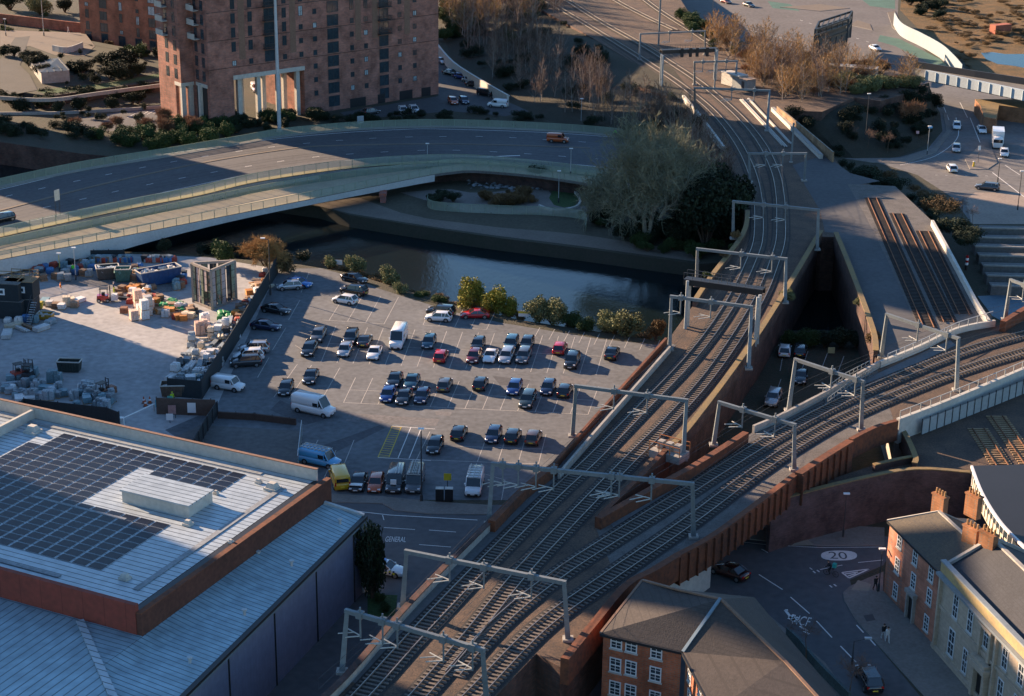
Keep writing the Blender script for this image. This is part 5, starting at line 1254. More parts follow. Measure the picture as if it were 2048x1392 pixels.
b.face([hp(-.2,-.25,h0),hp(L,-.25,h0),r1_,r0]); b.face([hp(ew*.6-.2,ew*1.4+.1,h0),hp(-.2,-.25,h0),r0]); b.face([hp(2.5,Dp+.2,h0),hp(ew*.6-.2,ew*1.4+.1,h0),r0]); b.face([hp(L,Dp+.2,h0),hp(2.5,Dp+.2,h0),r0,r1_]); b.build('roof',m_slm,ho,base=hb_)
b=MB(); b.beam(r0,r1_,.3,.18); b.beam(r0,hp(-.2,-.25,h0+.05),.22,.12); b.beam(r0,hp(2.5,Dp+.2,h0+.05),.22,.12); b.build('ridge_tiles',m_conc,ho,base=hb_)
b=MB(); b.beam(hp(-.1,-.2,h0-.12),hp(L,-.2,h0-.12),.25,.22); b.build('gutter',m_black,ho,base=hb_)
for px,py in ((1800,1081),(1795,1131),(1831,1114),(1827,1162),(1863,1147),(1859,1193),(1791,1181),(1853,1246)): sash(px,py,A0,d,1.05,1.75,ho,hb_)
x,z=onwall(1822,1228,A0,d); T=wframe((0,0,0),d)
b=MB(); b.box(x-.85,x-.6,0,.35,0,3.0); b.box(x+.6,x+.85,0,.35,0,3.0); b.box(x-1.0,x+1.0,0,.5,3.0,3.4); b.v=[tuple(T@Vector(p)) for p in b.v]; b.build('door_surround',m_conc,ho)
b=MB(); b.box(x-.6,x+.6,0,.06,0,2.9); b.v=[tuple(T@Vector(p)) for p in b.v]; b.build('door',m_black,ho)
def chimney(par,base,p,w,l,h,mat,pots=3,rz=0):
    b=MB(); T=Matrix.Translation(p)@Matrix.Rotation(rz,4,'Z'); b.box(-l/2,l/2,-w/2,w/2,0,h,T=T); b.box(-l/2-.08,l/2+.08,-w/2-.08,w/2+.08,h,h+.18,T=T); o=b.build('chimney',mat,par,base=base)
    b=MB()
    for k in range(pots):
        q=T@Vector((-l/2+.25+k*(l-.5)/max(1,pots-1),0,h+.18)); b.tube(q,q+Vector((0,0,.55)),.13,.10,n=7)
    b.build('chimney_pots',m_chp,o,base=base)
m_chp=M('clay_pot',(.36,.20,.08),.8,.2,2); m_ch=brick('chimney_brick',(.33,.14,.06),(.26,.11,.05),(.2,.14,.1))
rzz=math.atan2(d.y,d.x)
# stone hall
so=thing('stone_hall','pale sandstone hall with tall sash windows, pilasters and a deep parapet','public hall',Vector((B0.x,B0.y,0))); sb=Vector((B0.x,B0.y,0))
d2=(P(1941,1374,.12)-B0).normalized(); n2=Vector((d2.y,-d2.x,0)); bk2=-n2
hs=hz_(1869,1291,1890,1121)
m_st=M('sandstone_ashlar',(.42,.34,.25),.85,.18,.8,stripes=((0,0,1),.42,.72,.05))
def sp_(x,y,z): return sb+d2*x+bk2*y+Vector((0,0,z))
LS=34; DS=12
b=MB(); b.mat(m_st); b.face([sp_(0,-.15,0),sp_(LS,-.15,0),sp_(LS,-.15,hs-1.3),sp_(0,-.15,hs-1.3)]); b.face([sp_(0,DS,0),sp_(0,-.15,0),sp_(0,-.15,hs-1.3),sp_(0,DS,hs-1.3)]); b.build('wall',None,so,base=sb)
b=MB(); b.beam(sp_(0,-.05,hs-.6),sp_(LS,-.05,hs-.6),.4,1.1); b.build('parapet',M('yellow_sandstone',(.42,.31,.13),.9,.35,1.2,col2=(.26,.2,.12)),so,base=sb)  # parapet stone yellower than the wall stone
b=MB(); b.beam(sp_(0,-.35,hs-1.3),sp_(LS,-.35,hs-1.3),.75,.25); b.beam(sp_(0,-.05,hs+.02),sp_(LS,-.05,hs+.02),.55,.16); b.build('cornice',M('lead_grey_cap',(.22,.25,.26),.6,.15,1),so,base=sb)
b=MB(); b.beam(sp_(0,-.2,hs*.52),sp_(LS,-.2,hs*.52),.3,.3); b.beam(sp_(0,-.25,.3),sp_(LS,-.25,.3),.4,.6); 
for x in (.5,12.5,24): b.box(-.35,.35,-.25,.1,0,hs-1.4,T=wframe((0,0,0),d2)@Matrix.Identity(4)@Matrix.Translation((x,.2,0))) if False else b.beam(sp_(x,-.2,0),sp_(x,-.2,hs-1.4),.6,.3,up=tuple(d2))
b.build('string_courses',m_st,so,base=sb)
b=MB(); b.face([sp_(0,.4,hs-.7),sp_(LS,.4,hs-.7),sp_(LS,5,hs+1.9),sp_(0,5,hs+1.9)]); b.face([sp_(0,5,hs+1.9),sp_(LS,5,hs+1.9),sp_(LS,10,hs-.7),sp_(0,10,hs-.7)]); b.face([sp_(0,.4,hs-.7),sp_(0,5,hs+1.9),sp_(0,10,hs-.7)]); b.build('roof',M('dark_slate',(.03,.032,.038),.7,.3,1.5,stripes=((0,0,1),.2,.8,.15),bump=.02),so,base=sb)
b=MB(); b.beam(sp_(0,5,hs+1.95),sp_(LS,5,hs+1.95),.4,.2); b.beam(sp_(0,.4,hs-.5),sp_(0,5,hs+2.0),.4,.3); b.beam(sp_(0,5,hs+2.0),sp_(0,10,hs-.5),.4,.3); b.build('ridge_tiles',m_conc,so,base=sb)
Aq=sp_(0,-.15,0)
for px,py,w,h in ((1912,1212,1.1,2.6),(1941,1241,1.1,2.6),(1974,1272,1.1,2.6),(2011,1313,1.1,2.6),(2043,1345,1.1,2.6),(1903,1285,1.3,2.9),(1930,1322,1.0,2.6),(2000,1385,1.1,2.8),(2032,1418,1.1,2.8)): sash(px,py,Aq,d2,w,h,so,sb)
x,z=onwall(1965,1355,Aq,d2); T=wframe((0,0,0),d2)
def sobx(name,mat,*boxes):
    b=MB()
    for q in boxes: b.box(*q)
    b.v=[tuple(T@Vector(p)) for p in b.v]; b.build(name,mat,so)
sobx('door_case',m_st,(x-1.3,x-.85,.15,.75,0,3.6),(x+.85,x+1.3,.15,.75,0,3.6),(x-1.7,x+1.7,.15,1.1,3.6,4.15),(x-1.4,x+1.4,.15,.9,4.15,4.5))
sobx('door',m_black,(x-.85,x+.85,.15,.25,0,3.4))
sobx('window_case',m_st,(x-1.2,x-.8,.15,.5,4.7,hs-1.9),(x+.8,x+1.2,.15,.5,4.7,hs-1.9),(x-1.5,x+1.5,.15,.7,hs-1.9,hs-1.6))
sobx('downpipes',m_black,(11.4,11.55,.15,.3,0,hs-1.4),(-.05,.1,.15,.3,0,hs-1.4),(23,23.15,.15,.3,0,hs-1.4))
for px,py,w,l,h,z,par,bs_ in ((1877,1032,.7,1.7,2.3,h0+1.0,ho,hb_),(1944,1033,.7,1.8,2.4,h0+.6,ho,hb_),(1940,1098,.7,1.9,2.3,h0+1.4,so,sb),(1974,1104,.7,1.9,2.0,hs+.8,so,sb)): chimney(par,bs_,P(px,py,z),w,l,h,m_ch,4,rzz+.3)
# back range between the houses and the gravel yard
b=MB(); w=[(p.x,p.y) for p in PL([(1880,1033),(1945,1038),(2060,1150),(2060,1230),(1948,1112),(1862,1030)],7.2)]
b.prism(w,0,7.2,side=m_hb,top=M('flat_roof_felt',(.03,.033,.04),.8,.2,1)); tag(b.build('rear_extension'),'flat dark roof behind the brick house chimneys','building')
# curved station building with white glazed screen
tb_=P(1950,952,ZY); sn=thing('station_building','long curved dark building with a white framed window screen','building',tb_)
C=smooth_line(PL([(1944,975),(1965,1030),(1998,1085),(2034,1125),(2080,1170)],ZY),6); 
b=MB(); strip(b,C,[p+Vector((0,0,2.7)) for p in C]); b.build('wall',M('cream_boarding',(.50,.44,.32),.8,.15,1),sn,base=tb_)
O=offset(C,-.06); O=O if PX(O[8])[0]<PX(C[8])[0] else offset(C,.06)
S=resample(O,1.15); b=MB(); g=MB()
for i in range(len(S)-1):
    a=S[i]; c=S[i+1]; a2=a.lerp(c,.12); c2=a.lerp(c,.88); zz=Vector((0,0,1))
    b.face([a2+zz*1.3,c2+zz*1.3,c2+zz*2.3,a2+zz*2.3]); g.beam(a+zz*.2,a+zz*2.5,.12)
b.build('window_band',m_glass,sn,base=tb_); g.build('mullions',m_wfr,sn,base=tb_)
sgn=1 if PX(offset(C,1)[8])[0]>PX(C[8])[0] else -1
pts=[p+Vector((0,0,2.7)) for p in offset(C,-.3*sgn)]; pt2=[p+Vector((0,0,3.3)) for p in offset(C,7*sgn)]
b=MB(); strip(b,pts,pt2); b.build('roof',m_black,sn,base=tb_)
b=MB(); b.path([p-Vector((0,0,.25)) for p in pts],.25,.3); b.build('eaves_board',m_wfr,sn,base=tb_)
# unseen blocks sized from their shadows; some parts added only to shape the shade
def sunblock(u0,u1,w,H,dep,label,z0=0):
    az=R(-37); h=Vector((math.cos(az),math.sin(az),0)); nn=Vector((-h.y,h.x,0))
    A=nn*u0+h*w; B=nn*u1+h*w
    A.z=B.z=z0; H-=z0
    o,T,W=block('unseen_shade_block',label,'apartment block',A,B,dep,H,m_tb,roof=m_concd)
    b=MB()
    for s in range(int(H/3)-1):
        for k in range(int(W/3)): b.box(1+k*3,2.6+k*3,-.02,.06,1+s*3,2.8+s*3)
    b.v=[tuple(T@Vector(p)) for p in b.v]; q=b.build('windows',m_glass,o); q['kind']='stuff'
    return o
SB=[]
# ------------------------------------------------------------------ vehicles
def paint(name,c,met=.25,rough=.22): return M('paint_'+name,c,rough,.0,1,metal=met,coat=.9,world=False,spec=.5)
PC={k:paint(k,c,m_,r_) for k,(c,m_,r_) in dict(black=((.012,.013,.015),.2,.22),navy=((.012,.02,.06),.3,.22),blue=((.015,.05,.20),.3,.22),brightblue=((.02,.14,.42),.3,.25),white=((.70,.70,.69),0,.3),silver=((.42,.43,.44),.6,.3),grey=((.10,.105,.11),.4,.28),darkgrey=((.04,.043,.047),.3,.25),red=((.42,.012,.012),.1,.22),maroon=((.045,.012,.010),.2,.25),darkred=((.13,.012,.012),.2,.22),teal=((.02,.07,.10),.3,.25),green=((.03,.045,.04),.3,.25),brown=((.10,.06,.035),.3,.28),orange=((.42,.085,.02),.1,.3),yellow=((.62,.36,.01),0,.35),lightblue=((.08,.36,.62),0,.35)).items()}
m_cg=M('car_glass',(.012,.016,.02),.05,0,1,spec=.9,world=False)
m_tyre=M('tyre',(.012,.012,.012),.85,0,1,world=False); m_rim=M('alloy',(.38,.38,.39),.35,0,1,metal=.8,world=False)
m_hl=M('headlamp',(.75,.77,.78),.1,0,1,world=False,spec=.9); m_tl=M('tail_lamp',(.45,.01,.01),.2,0,1,world=False); m_plw=M('plate_white',(.75,.75,.72),.5,0,1,world=False); m_ply=M('plate_yellow',(.70,.52,.05),.5,0,1,world=False); m_trim=M('black_trim',(.015,.015,.015),.6,0,1,world=False)
KINDS={
# L,W,H, belt z, hood z, cowl x, screen top x, roof end x, rear base x, rear deck z, (x from the middle, front +)
'hatch':(4.1,1.75,1.48,.92,.86,1.05,.35,-1.45,-1.92,.95),
'saloon':(4.6,1.80,1.42,.90,.84,1.05,.30,-.95,-1.70,.98),
'suv':(4.5,1.86,1.68,1.08,1.02,1.10,.50,-1.75,-2.12,1.10),
'coupe':(4.5,1.80,1.34,.86,.80,.95,.15,-.80,-1.75,.92),
'estate':(4.7,1.82,1.50,.94,.88,1.15,.45,-1.95,-2.25,1.0),
}
def loft(b,st,smooth=True):
    """st: list of (x, z0, z1, halfwidth, crown)"""
    b.smooth=smooth; n0=len(b.v); vs=[]; K=10
    for x,z0,z1,w,c in st:
        h=z1-z0
        for y,z in ((-w*.90,z0),(-w,z0+h*.30),(-w,z0+h*.62),(-w*.96,z0+h*.88),(-w*.80,z1),(w*.80,z1+0),(w*.96,z0+h*.88),(w,z0+h*.62),(w,z0+h*.30),(w*.90,z0)): 
            vs.append((x,y,z+ (c if abs(y)<w*.85 and z>=z1 else 0)))
    fs=[]
    for i in range(len(st)-1):
        for k in range(K-1): fs.append((i*K+k,i*K+k+1,(i+1)*K+k+1,(i+1)*K+k))
        fs.append((i*K+K-1,i*K,(i+1)*K,(i+1)*K+K-1))
    fs.append(tuple(range(K-1,-1,-1))); n=(len(st)-1)*K; fs.append(tuple(range(n,n+K)))
    b.raw(vs,fs); b.smooth=False
def car_meshes(kind):
    """returns dict of part name -> list of MB (body colour parts use mat index later)"""
    L,W,H,zb,zh,xc,xs,xr,xe,zd=KINDS[kind]; w=W/2; f=L/2; out={}
    b=MB(); zf=.22
    loft(b,[(f,.34,zh-.32,w*.70,0),(f-.10,.24,zh-.20,w*.86,0),(f-.45,zf,zh-.06,w*.96,.01),(xc+.1,zf,zh+.04,w,.02),(xc-.3,zf,zb,w,0),(-.2,zf,zb+.02,w,0),(xr,zf,zb+.03,w,0),(xe+.1,zf,zd,w*.99,0),(-f+.16,.24,zd-.06,w*.92,0),(-f+.02,.32,zd-.22,w*.82,0),(-f,.40,zd-.35,w*.78,0)])
    wr=w*.74; wb_=w*.90; zr=H
    # roof panel
    b.smooth=True; b.raw([(xs,-wr,zr-.05),(xs,wr,zr-.05),(xr,wr,zr-.05),(xr,-wr,zr-.05),(xs-.15,-wr*.86,zr),(xs-.15,wr*.86,zr),(xr+.12,wr*.86,zr-.01),(xr+.12,-wr*.86,zr-.01)],[(4,5,6,7),(0,1,5,4),(1,2,6,5),(2,3,7,6),(3,0,4,7)]); b.smooth=False
    for s in (-1,1):
        b.beam((xc,s*wb_,zb-.02),(xs,s*wr*1.0,zr-.03),.07,.06); b.beam((xe,s*wb_,zd-.02),(xr,s*wr,zr-.03),.14,.08); xm=(xs+xr)/2-.05
        b.beam((xm,s*(wb_+.01),zb),(xm,s*wr,zr-.03),.07,.05)
        if kind in('suv','estate','saloon','hatch'): b.beam((xr+.42,s*(wb_+.01),zb),(xr+.28,s*wr,zr-.03),.09,.05)
        b.box(xc-.28,xc-.12,s*(w+.02)-.07,s*(w+.02)+.07,zb-.02,zb+.11) # mirrors
    out['body']=b
    g=MB(); wg=wb_-.02; vs=[(xc,-wg,zb-.04),(xc,wg,zb-.04),(xe,wg,zd-.04),(xe,-wg,zd-.04),(xs,-wr+.02,zr-.06),(xs,wr-.02,zr-.06),(xr,wr-.02,zr-.06),(xr,-wr+.02,zr-.06)]
    g.raw(vs,[(0,1,5,4)]); out['windscreen']=g
    g=MB(); g.raw(vs,[(2,3,7,6)]); out['rear_window']=g
    g=MB(); g.raw(vs,[(3,0,4,7)]); g2=MB(); g2.raw(vs,[(1,2,6,5)]); out['side_window']=[g,g2]
    h=[];
    for s in (-1,1): q=MB(); q.box(f-.26,f-.05,s*w*.66-.17,s*w*.66+.17,zh-.30,zh-.16,taper=.02); h.append(q)
    out['headlight']=h
    h=[]
    for s in (-1,1): q=MB(); q.box(-f+.02,-f+.22,s*w*.74-.13,s*w*.74+.13,zd-.34,zd-.12,taper=.01); h.append(q)
    out['tail_light']=h
    q=MB(); q.box(f-.03,f+.02,-.26,.26,.40,.52); out['front_plate']=q
    q=MB(); q.box(-f-.03,-f+.02,-.26,.26,.50,.62); out['rear_plate']=q
    q=MB()
    q.box(f-.12,f+.005,-w*.6,w*.6,.30,.44); q.box(-f,-f+.1,-w*.7,w*.7,.26,.38)
    for wx in (f-.82,-f+.80):
        for s in (-1,1): q.tube((wx,s*(w-.16),.33),(wx,s*(w+.004),.33),.385,n=14)
    out['trim']=q
    out['wheels']=[(wx,s*(w-.10),.32) for wx in (f-.82,-f+.80) for s in (-1,1)]
    return out
WM={}
def wheels(o,places,r=.32):
    for wx,wy,wz in places:
        s=1 if wy>0 else -1
        key=(s,r)
        if key not in WM:
            b=MB(); b.tube((0,-.10,0),(0,.10,0),r,n=14); a=b.build('wheel',m_tyre,o); me=a.data
            c=MB(); c.tube((0,s*.09,0),(0,s*.115,0),r*.62,n=10); e=c.build('rim',m_rim,a); WM[key]=(me,e.data); a.location=(wx,wy,wz); continue
        me,me2=WM[key]; a=bpy.data.objects.new('wheel',me); COL.objects.link(a); a.parent=o; a.location=(wx,wy,wz)
        e=bpy.data.objects.new('rim',me2); COL.objects.link(e); e.parent=a
MC={}
PM={'windscreen':m_cg,'rear_window':m_cg,'side_window':m_cg,'headlight':m_hl,'tail_light':m_tl,'front_plate':m_plw,'rear_plate':m_ply,'trim':m_trim}
def mk(kind,col,o,meshes):
    for nm,bs_ in meshes.items():
        if nm=='wheels': continue
        L=bs_ if isinstance(bs_,list) else [bs_]
        for i,b in enumerate(L):
            key=(kind,nm,i,col if nm=='body' else '')
            if key not in MC: q=b.build(nm,PC[col] if nm=='body' else PM.get(nm,m_trim),o); MC[key]=q.data
            else: q=bpy.data.objects.new(nm,MC[key]); COL.objects.link(q); q.parent=o
def van_meshes(L,W,H,nose,style):
    """panel van: long box with a sloping nose"""
    w=W/2; f=L/2; b=MB(); zf=.25; out={}; zb=1.05 if H<2.1 else 1.25; xc=f-nose; xs=xc-(H-zb)*.55
    loft(b,[(f,.36,zb-.42,w*.76,0),(f-.10,.27,zb-.25,w*.90,0),(f-.4,zf,zb-.12,w*.98,.01),(xc,zf,zb+.02,w,.02),(xs-.02,zf,zb+.05,w,0),(-f+.1,zf,zb+.05,w,0),(-f,zf+.08,zb+.05,w*.96,0)])
    wr=w*.86
    loft(b,[(xs-.02,zb-.1,H-.03,w*.985,.0),(xs-.45,zb-.1,H,w*.985,.02),(-f+.25,zb-.1,H,w*.985,.02),(-f+.02,zb-.1,H-.08,w*.96,0)])
    for s in (-1,1): b.beam((xc,s*w*.92,zb),(xs,s*wr,H-.06),.09,.09); b.box(xc-.5,xc-.32,s*(w+.06)-.09,s*(w+.06)+.09,zb,zb+.24)
    out['body']=b
    wg=w*.90; zr=H-.10; g=MB(); vs=[(xc+.02,-wg,zb-.02),(xc+.02,wg,zb-.02),(xs,wr-.02,zr),(xs,-wr+.02,zr)]; g.raw(vs,[(0,1,2,3)]); out['windscreen']=g
    g=MB(); sw=[]
    for s in (-1,1):
        q=MB(); y=s*(w*.985+.004) ; q.raw([(xc-.12,s*wg,zb+.02),(xs,s*wr,zr-.02),(xs-.05,s*wr,zr-.02),(xs-.05,s*wg,zb+.02)],[(0,1,2,3) if s<0 else (3,2,1,0)]); q.box(xs-.85,xs-.08,y-.01,y+.01,zb+.12,zb+.62); sw.append(q)
    out['side_window']=sw
    h=[]
    for s in (-1,1): q=MB(); q.box(f-.34,f-.06,s*w*.74-.15,s*w*.74+.15,zb-.40,zb-.20,taper=.02); h.append(q)
    out['headlight']=h
    h=[]
    for s in (-1,1): q=MB(); q.box(-f-.02,-f+.06,s*w*.88-.08,s*w*.88+.08,.8,1.25); h.append(q)
    out['tail_light']=h
    q=MB(); q.box(f-.02,f+.02,-.26,.26,.42,.54); out['front_plate']=q
    q=MB(); q.box(-f-.03,-f,-.26,.26,.55,.67); out['rear_plate']=q
    q=MB(); q.box(f-.12,f+.004,-w*.65,w*.65,.32,.55)
    for wx in (f-.85,-f+1.0):
        for s in (-1,1): q.tube((wx,s*(w-.18),.34),(wx,s*(w+.004),.34),.41,n=14)
    out['trim']=q
    if style=='rear': g=MB(); g.box(-f-.012,-f,-w*.75,w*.75,zb+.2,H-.35); out['rear_window']=g
    out['wheels']=[(wx,s*(w-.10),.34) for wx in (f-.85,-f+1.0) for s in (-1,1)]
    return out
VK={'smallvan':(4.5,1.82,1.85,.95),'van':(5.3,1.95,2.05,.95),'bigvan':(5.9,2.0,2.55,.95)}
def vehicle(kind,col,px,py,hx,hy,label,z=0.0,grp=None,cat='car',name='parked_car',scale=1):
    """px,py: middle of the vehicle on the ground; (hx,hy): pixel step towards its nose"""
    p=P(px,py,z); q=P(px+hx,py+hy,z); rz=math.atan2(q.y-p.y,q.x-p.x)
    o=thing(name,label,cat,p,rz,grp); o.scale=(scale,)*3
    if kind in VK: m_=van_meshes(*VK[kind],'rear')
    else: m_=car_meshes(kind)
    mk(kind,col,o,m_); wheels(o,m_['wheels'],.34 if kind in VK else .33); return o
DN=(-8,17); UP=(8,-17)    # along the bays, nose towards / away from the camera
Z5=lambda x,y:(680+x/2.9,460+y/2.9); Z4=lambda x,y:(x/2.9,460+y/2.9); Z8=lambda x,y:(680+x/2.9,912+y/2.9); Z3=lambda x,y:(1348+x/2.9,y/2.9); Z6=lambda x,y:(1348+x/2.9,460+y/2.9); Z2=lambda x,y:(680+x/2.9,y/2.9)
GP='cars parked in the large car park'
CARS=[
('saloon','black',709,563,(18,4),'black saloon, top one of the column of cars near the river bushes'),
('suv','black',708,588,(-18,-3),'black off-roader half hidden behind the white hatchback at the top of the car park'),
('hatch','white',690,606,(-18,-3),'white hatchback in front of the black off-roader at the top of the car park'),
('suv','black',882,630,(-18,-2),'black car half hidden behind the white hatchback beside the red coupe'),
('hatch','white',877,641,(-18,-1),'white hatchback beside the red coupe at the river edge'),
('coupe','red',950,635,(-18,0),'bright red coupe in front of the yellow green bush'),
('hatch','teal',858,691,DN,'dark teal hatchback standing alone right of the tall white van'),
('suv','black',702,683,DN,'black off-roader behind the silver hatchback in the upper double row'),
('coupe','darkgrey',730,687,UP,'small dark convertible between the black off-roader and the white van'),
('hatch','silver',690,707,DN,'silver hatchback nose to camera in front of the black off-roader'),
('coupe','white',749,712,DN,'white electric car with a dark glass roof, left of the tall white van'),
('hatch','red',882,719,UP,'small bright red hatchback seen from behind'),
('hatch','black',956,696,DN,'black hatchback tucked behind the dark red hatchback'),
('hatch','darkred',948,720,DN,'dark red hatchback, leftmost of the tight row of four'),
('coupe','white',981,718,DN,'white car with a black roof between the dark red hatchback and the silver car'),
('estate','silver',1013,719,DN,'silver car, third from the left in the tight row of four'),
('estate','grey',1047,719,DN,'grey car, rightmost of the tight row of four'),
('suv','teal',1022,696,DN,'dark teal car behind the silver car of the tight row'),
('hatch','black',1054,694,DN,'black hatchback behind the grey car of the tight row'),
('hatch','red',1120,703,UP,'bright red hatchback on the right of the upper double row'),
('suv','black',1144,730,DN,'large black car below and right of the red hatchback'),
('saloon','black',1224,712,UP,'lone black saloon at the right end of the car park'),
('saloon','black',790,766,DN,'black saloon at the back left of the cluster of five'),
('saloon','teal',824,770,DN,'dark blue grey saloon at the back right of the cluster of five'),
('hatch','blue',776,797,DN,'blue hatchback, front left of the cluster of five'),
('saloon','black',808,801,DN,'black car, front middle of the cluster of five'),
('hatch','navy',844,800,DN,'navy hatchback, front right of the cluster of five'),
('hatch','grey',890,776,UP,'dark grey hatchback with a yellow plate right of the cluster of five'),
('hatch','black',961,774,UP,'black hatchback with red lamps alone in the middle of its row'),
('hatch','blue',1029,783,DN,'mid blue hatchback nose to camera in the middle row'),
('estate','green',1055,807,DN,'dark green estate in front of the mid blue hatchback'),
('hatch','navy',1096,783,DN,'navy hatchback right of the dark green estate'),
('hatch','black',1130,788,UP,'black hatchback, last one at the right of the middle row'),
('hatch','black',918,873,UP,'black hatchback with red lamps, leftmost in the lowest row'),
('hatch','navy',987,878,DN,'navy hatchback in the lowest row'),
('hatch','black',1026,879,UP,'black hatchback seen from behind between two cars of the lowest row'),
('hatch','brown',1067,882,UP,'dark brown hatchback at the right end of the lowest row'),
('hatch','black',870,899,DN,'black hatchback beside the lamp post near the yellow hatching'),
('saloon','brightblue',597,572,(18,3),'bright blue car half hidden behind the silver car by the hoarding'),
('hatch','silver',579,578,(-18,1),'silver hatchback in front of the bright blue car by the hoarding'),
('saloon','black',552,625,(18,3),'black saloon in the shade of the dark hoarding'),
('saloon','navy',532,658,(18,2),'navy saloon in the shade of the dark hoarding'),
('suv','silver',508,704,(-18,0),'silver off-roader at the back of the three by the hoarding'),
('suv','white',497,719,(-18,1),'white off-roader in the middle of the three by the hoarding'),
('suv','darkgrey',492,731,(-18,1),'dark grey off-roader at the front of the three by the hoarding'),
('estate','grey',637,677,(-9,17),'grey estate at the left end of the upper double row'),
('estate','black',619,705,(-9,17),'black estate in front of the grey one at the left end of the upper row'),
('saloon','black',622,760,(-8,17),'black saloon standing alone left of the cluster of five'),
('hatch','black',572,784,(-8,17),'small black car on the edge of the shade at the left'),
]
for k,c,x,y,h,l in CARS: vehicle(k,c,x,y,h[0],h[1],l,grp=GP)
vehicle('bigvan','white',797,688,-8,17,'tall white minibus standing in the upper double row',cat='van',name='white_van')
vehicle('smallvan','white',457,778,18,3,'small white van beside the end of the dark hoarding',cat='van',name='white_van')
vehicle('bigvan','white',628,826,18,4,'long white van parked across the entrance of the car park',cat='van',name='white_van')
lb_=vehicle('van','lightblue',640,928,18,4,'light blue van with a white ladder rack beside the lane fence',cat='van',name='blue_van')
def rack(o,H,L,n,mat=m_arm,name='roof_rack'):
    b=MB()
    for k in range(n): x=-L/2+.3+k*(L-1.6)/(n-1); b.box(x-.04,x+.04,-.8,.8,H+.02,H+.1)
    for y in (-.6,0,.6): b.box(-L/2+.2,L/2-1.4,y-.04,y+.04,H+.1,H+.17)
    b.build(name,mat,o)
rack(lb_,2.07,5.3,8)
v=vehicle('van','yellow',679,966,-7,-19,'bright yellow van at the left of the bottom row by the pavement',cat='van',name='yellow_van')
v=vehicle('saloon','black',717,972,-7,17,'black car with a white poster over its bonnet in the bottom row'); b=MB(); b.box(1.35,1.95,-.75,.75,.92,1.0); b.build('poster',m_plw,v)
vehicle('hatch','orange',752,975,-5,17,'orange red hatchback in the bottom row between the poster car and the dark van')
v=vehicle('van','darkgrey',791,972,-5,17,'dark van with a white poster and a roof ladder in the bottom row',cat='van',name='dark_van'); b=MB(); b.box(1.85,2.0,-.35,.35,1.1,1.7); b.build('poster',m_plw,v); b=MB(); b.beam((-2,.5,2.15),(1,.5,2.15),.12); b.beam((-2,.15,2.15),(1,.15,2.15),.12); b.build('ladder',m_arm,v)
v=vehicle('van','grey',830,972,-5,17,'grey green van with two ladders on its roof beside the lamp post',cat='van',name='dark_van'); rack(v,2.07,5.3,6)
for y in (-.5,.2):
    b=MB(); b.box(-2.4,1.4,y-.03,y+.03,2.25,2.33); b.box(-2.4,1.4,y+.3,y+.36,2.25,2.33)
    for k in range(12): b.box(-2.3+k*.32,-2.26+k*.32,y,y+.33,2.26,2.3)
    b.build('ladder',m_arm,v)
v=vehicle('van','white',949,978,-4,17,'white van with roof bars alone at the right of the bottom row',cat='van',name='white_van'); rack(v,2.07,5.3,6)
v=vehicle('saloon','white',770,1146,18,3,'white police car with yellow and blue squares behind the conifer',cat='police car',name='police_car')
b=MB(); 
for s in (-1,1):
    for k in range(8): b.box(-1.9+k*.45,-1.68+k*.45,s*.905-.012,s*.905+.012,.45 if k%2 else .68,.68 if k%2 else .9)
b.build('yellow_squares',M('hi_vis_yellow',(.55,.6,.03),.5,0,1),v)
b=MB(); 
for s in (-1,1):
    for k in range(8): b.box(-1.9+k*.45,-1.68+k*.45,s*.905-.012,s*.905+.012,.68 if k%2 else .45,.9 if k%2 else .68)
b.build('blue_squares',PC['blue'],v); b=MB(); b.box(-.25,.05,-.5,.5,1.42,1.52); b.build('light_bar',PC['brightblue'],v)
# street, bottom right
vehicle('saloon','maroon',1458,1151,-16,-6,'dark red taxi coming out from under the curved bridge',cat='taxi')
v=vehicle('suv','black',1737,1368,-9,-17,'dark car with a pale glass roof on the street below the stone hall')
b=MB(); b.box(-1.6,.4,-.6,.6,1.66,1.70); b.build('glass_roof',m_glass,v)
# under the viaduct
vehicle('hatch','white',1569,708,2,-17,'white hatchback beside the hedge in the small car park between the viaducts')
vehicle('hatch','darkgrey',1600,708,3,-17,'dark hatchback beside the white one in the small car park between the viaducts')
vehicle('saloon','black',1601,760,-3,17,'dark car half hidden by the gantry in the small car park')
vehicle('suv','silver',1546,805,-8,16,'silver car in the sunlit corner of the small car park')
# junction at the right
for k,c,x,y,h,l in (('hatch','white',1913,257,(1,16),'white hatchback, furthest of three coming down the bend'),('hatch','silver',1912,302,(0,16),'silver hatchback in the middle of the bend'),('hatch','white',1903,342,(-8,-10),'white hatchback turning in the middle of the junction'),('saloon','white',1963,264,(8,14),'white saloon squeezed beside the white lorry'),('hatch','white',2008,311,(1,16),'white car stopped in front of the white lorry'),('estate','grey',1974,379,(-18,-2),'dark grey estate crossing the sunlit junction'),('saloon','white',1750,100,(15,6),'white saloon on the road below the white hoarding'),('saloon','darkred',1451,6,(15,4),'dark red car at the top edge of the picture'),('saloon','darkgrey',1497,13,(15,4),'dark car following the red one at the top edge')):
    vehicle(k,c,x,y,h[0],h[1],l,name='car')
p=P(1994,292); q=P(1997,330); o=thing('lorry','white box lorry queuing at the junction','lorry',p,math.atan2(q.y-p.y,q.x-p.x))
b=MB(); b.box(-3.4,1.6,-1.2,1.2,.9,3.5); b.build('cargo_box',PC['white'],o)
b=MB(); loft(b,[(3.4,.5,1.5,.95,0),(3.35,.4,2.3,1.0,0),(2.9,.4,2.55,1.05,.03),(1.75,.4,2.6,1.05,0)]); b.build('cab',PC['white'],o)
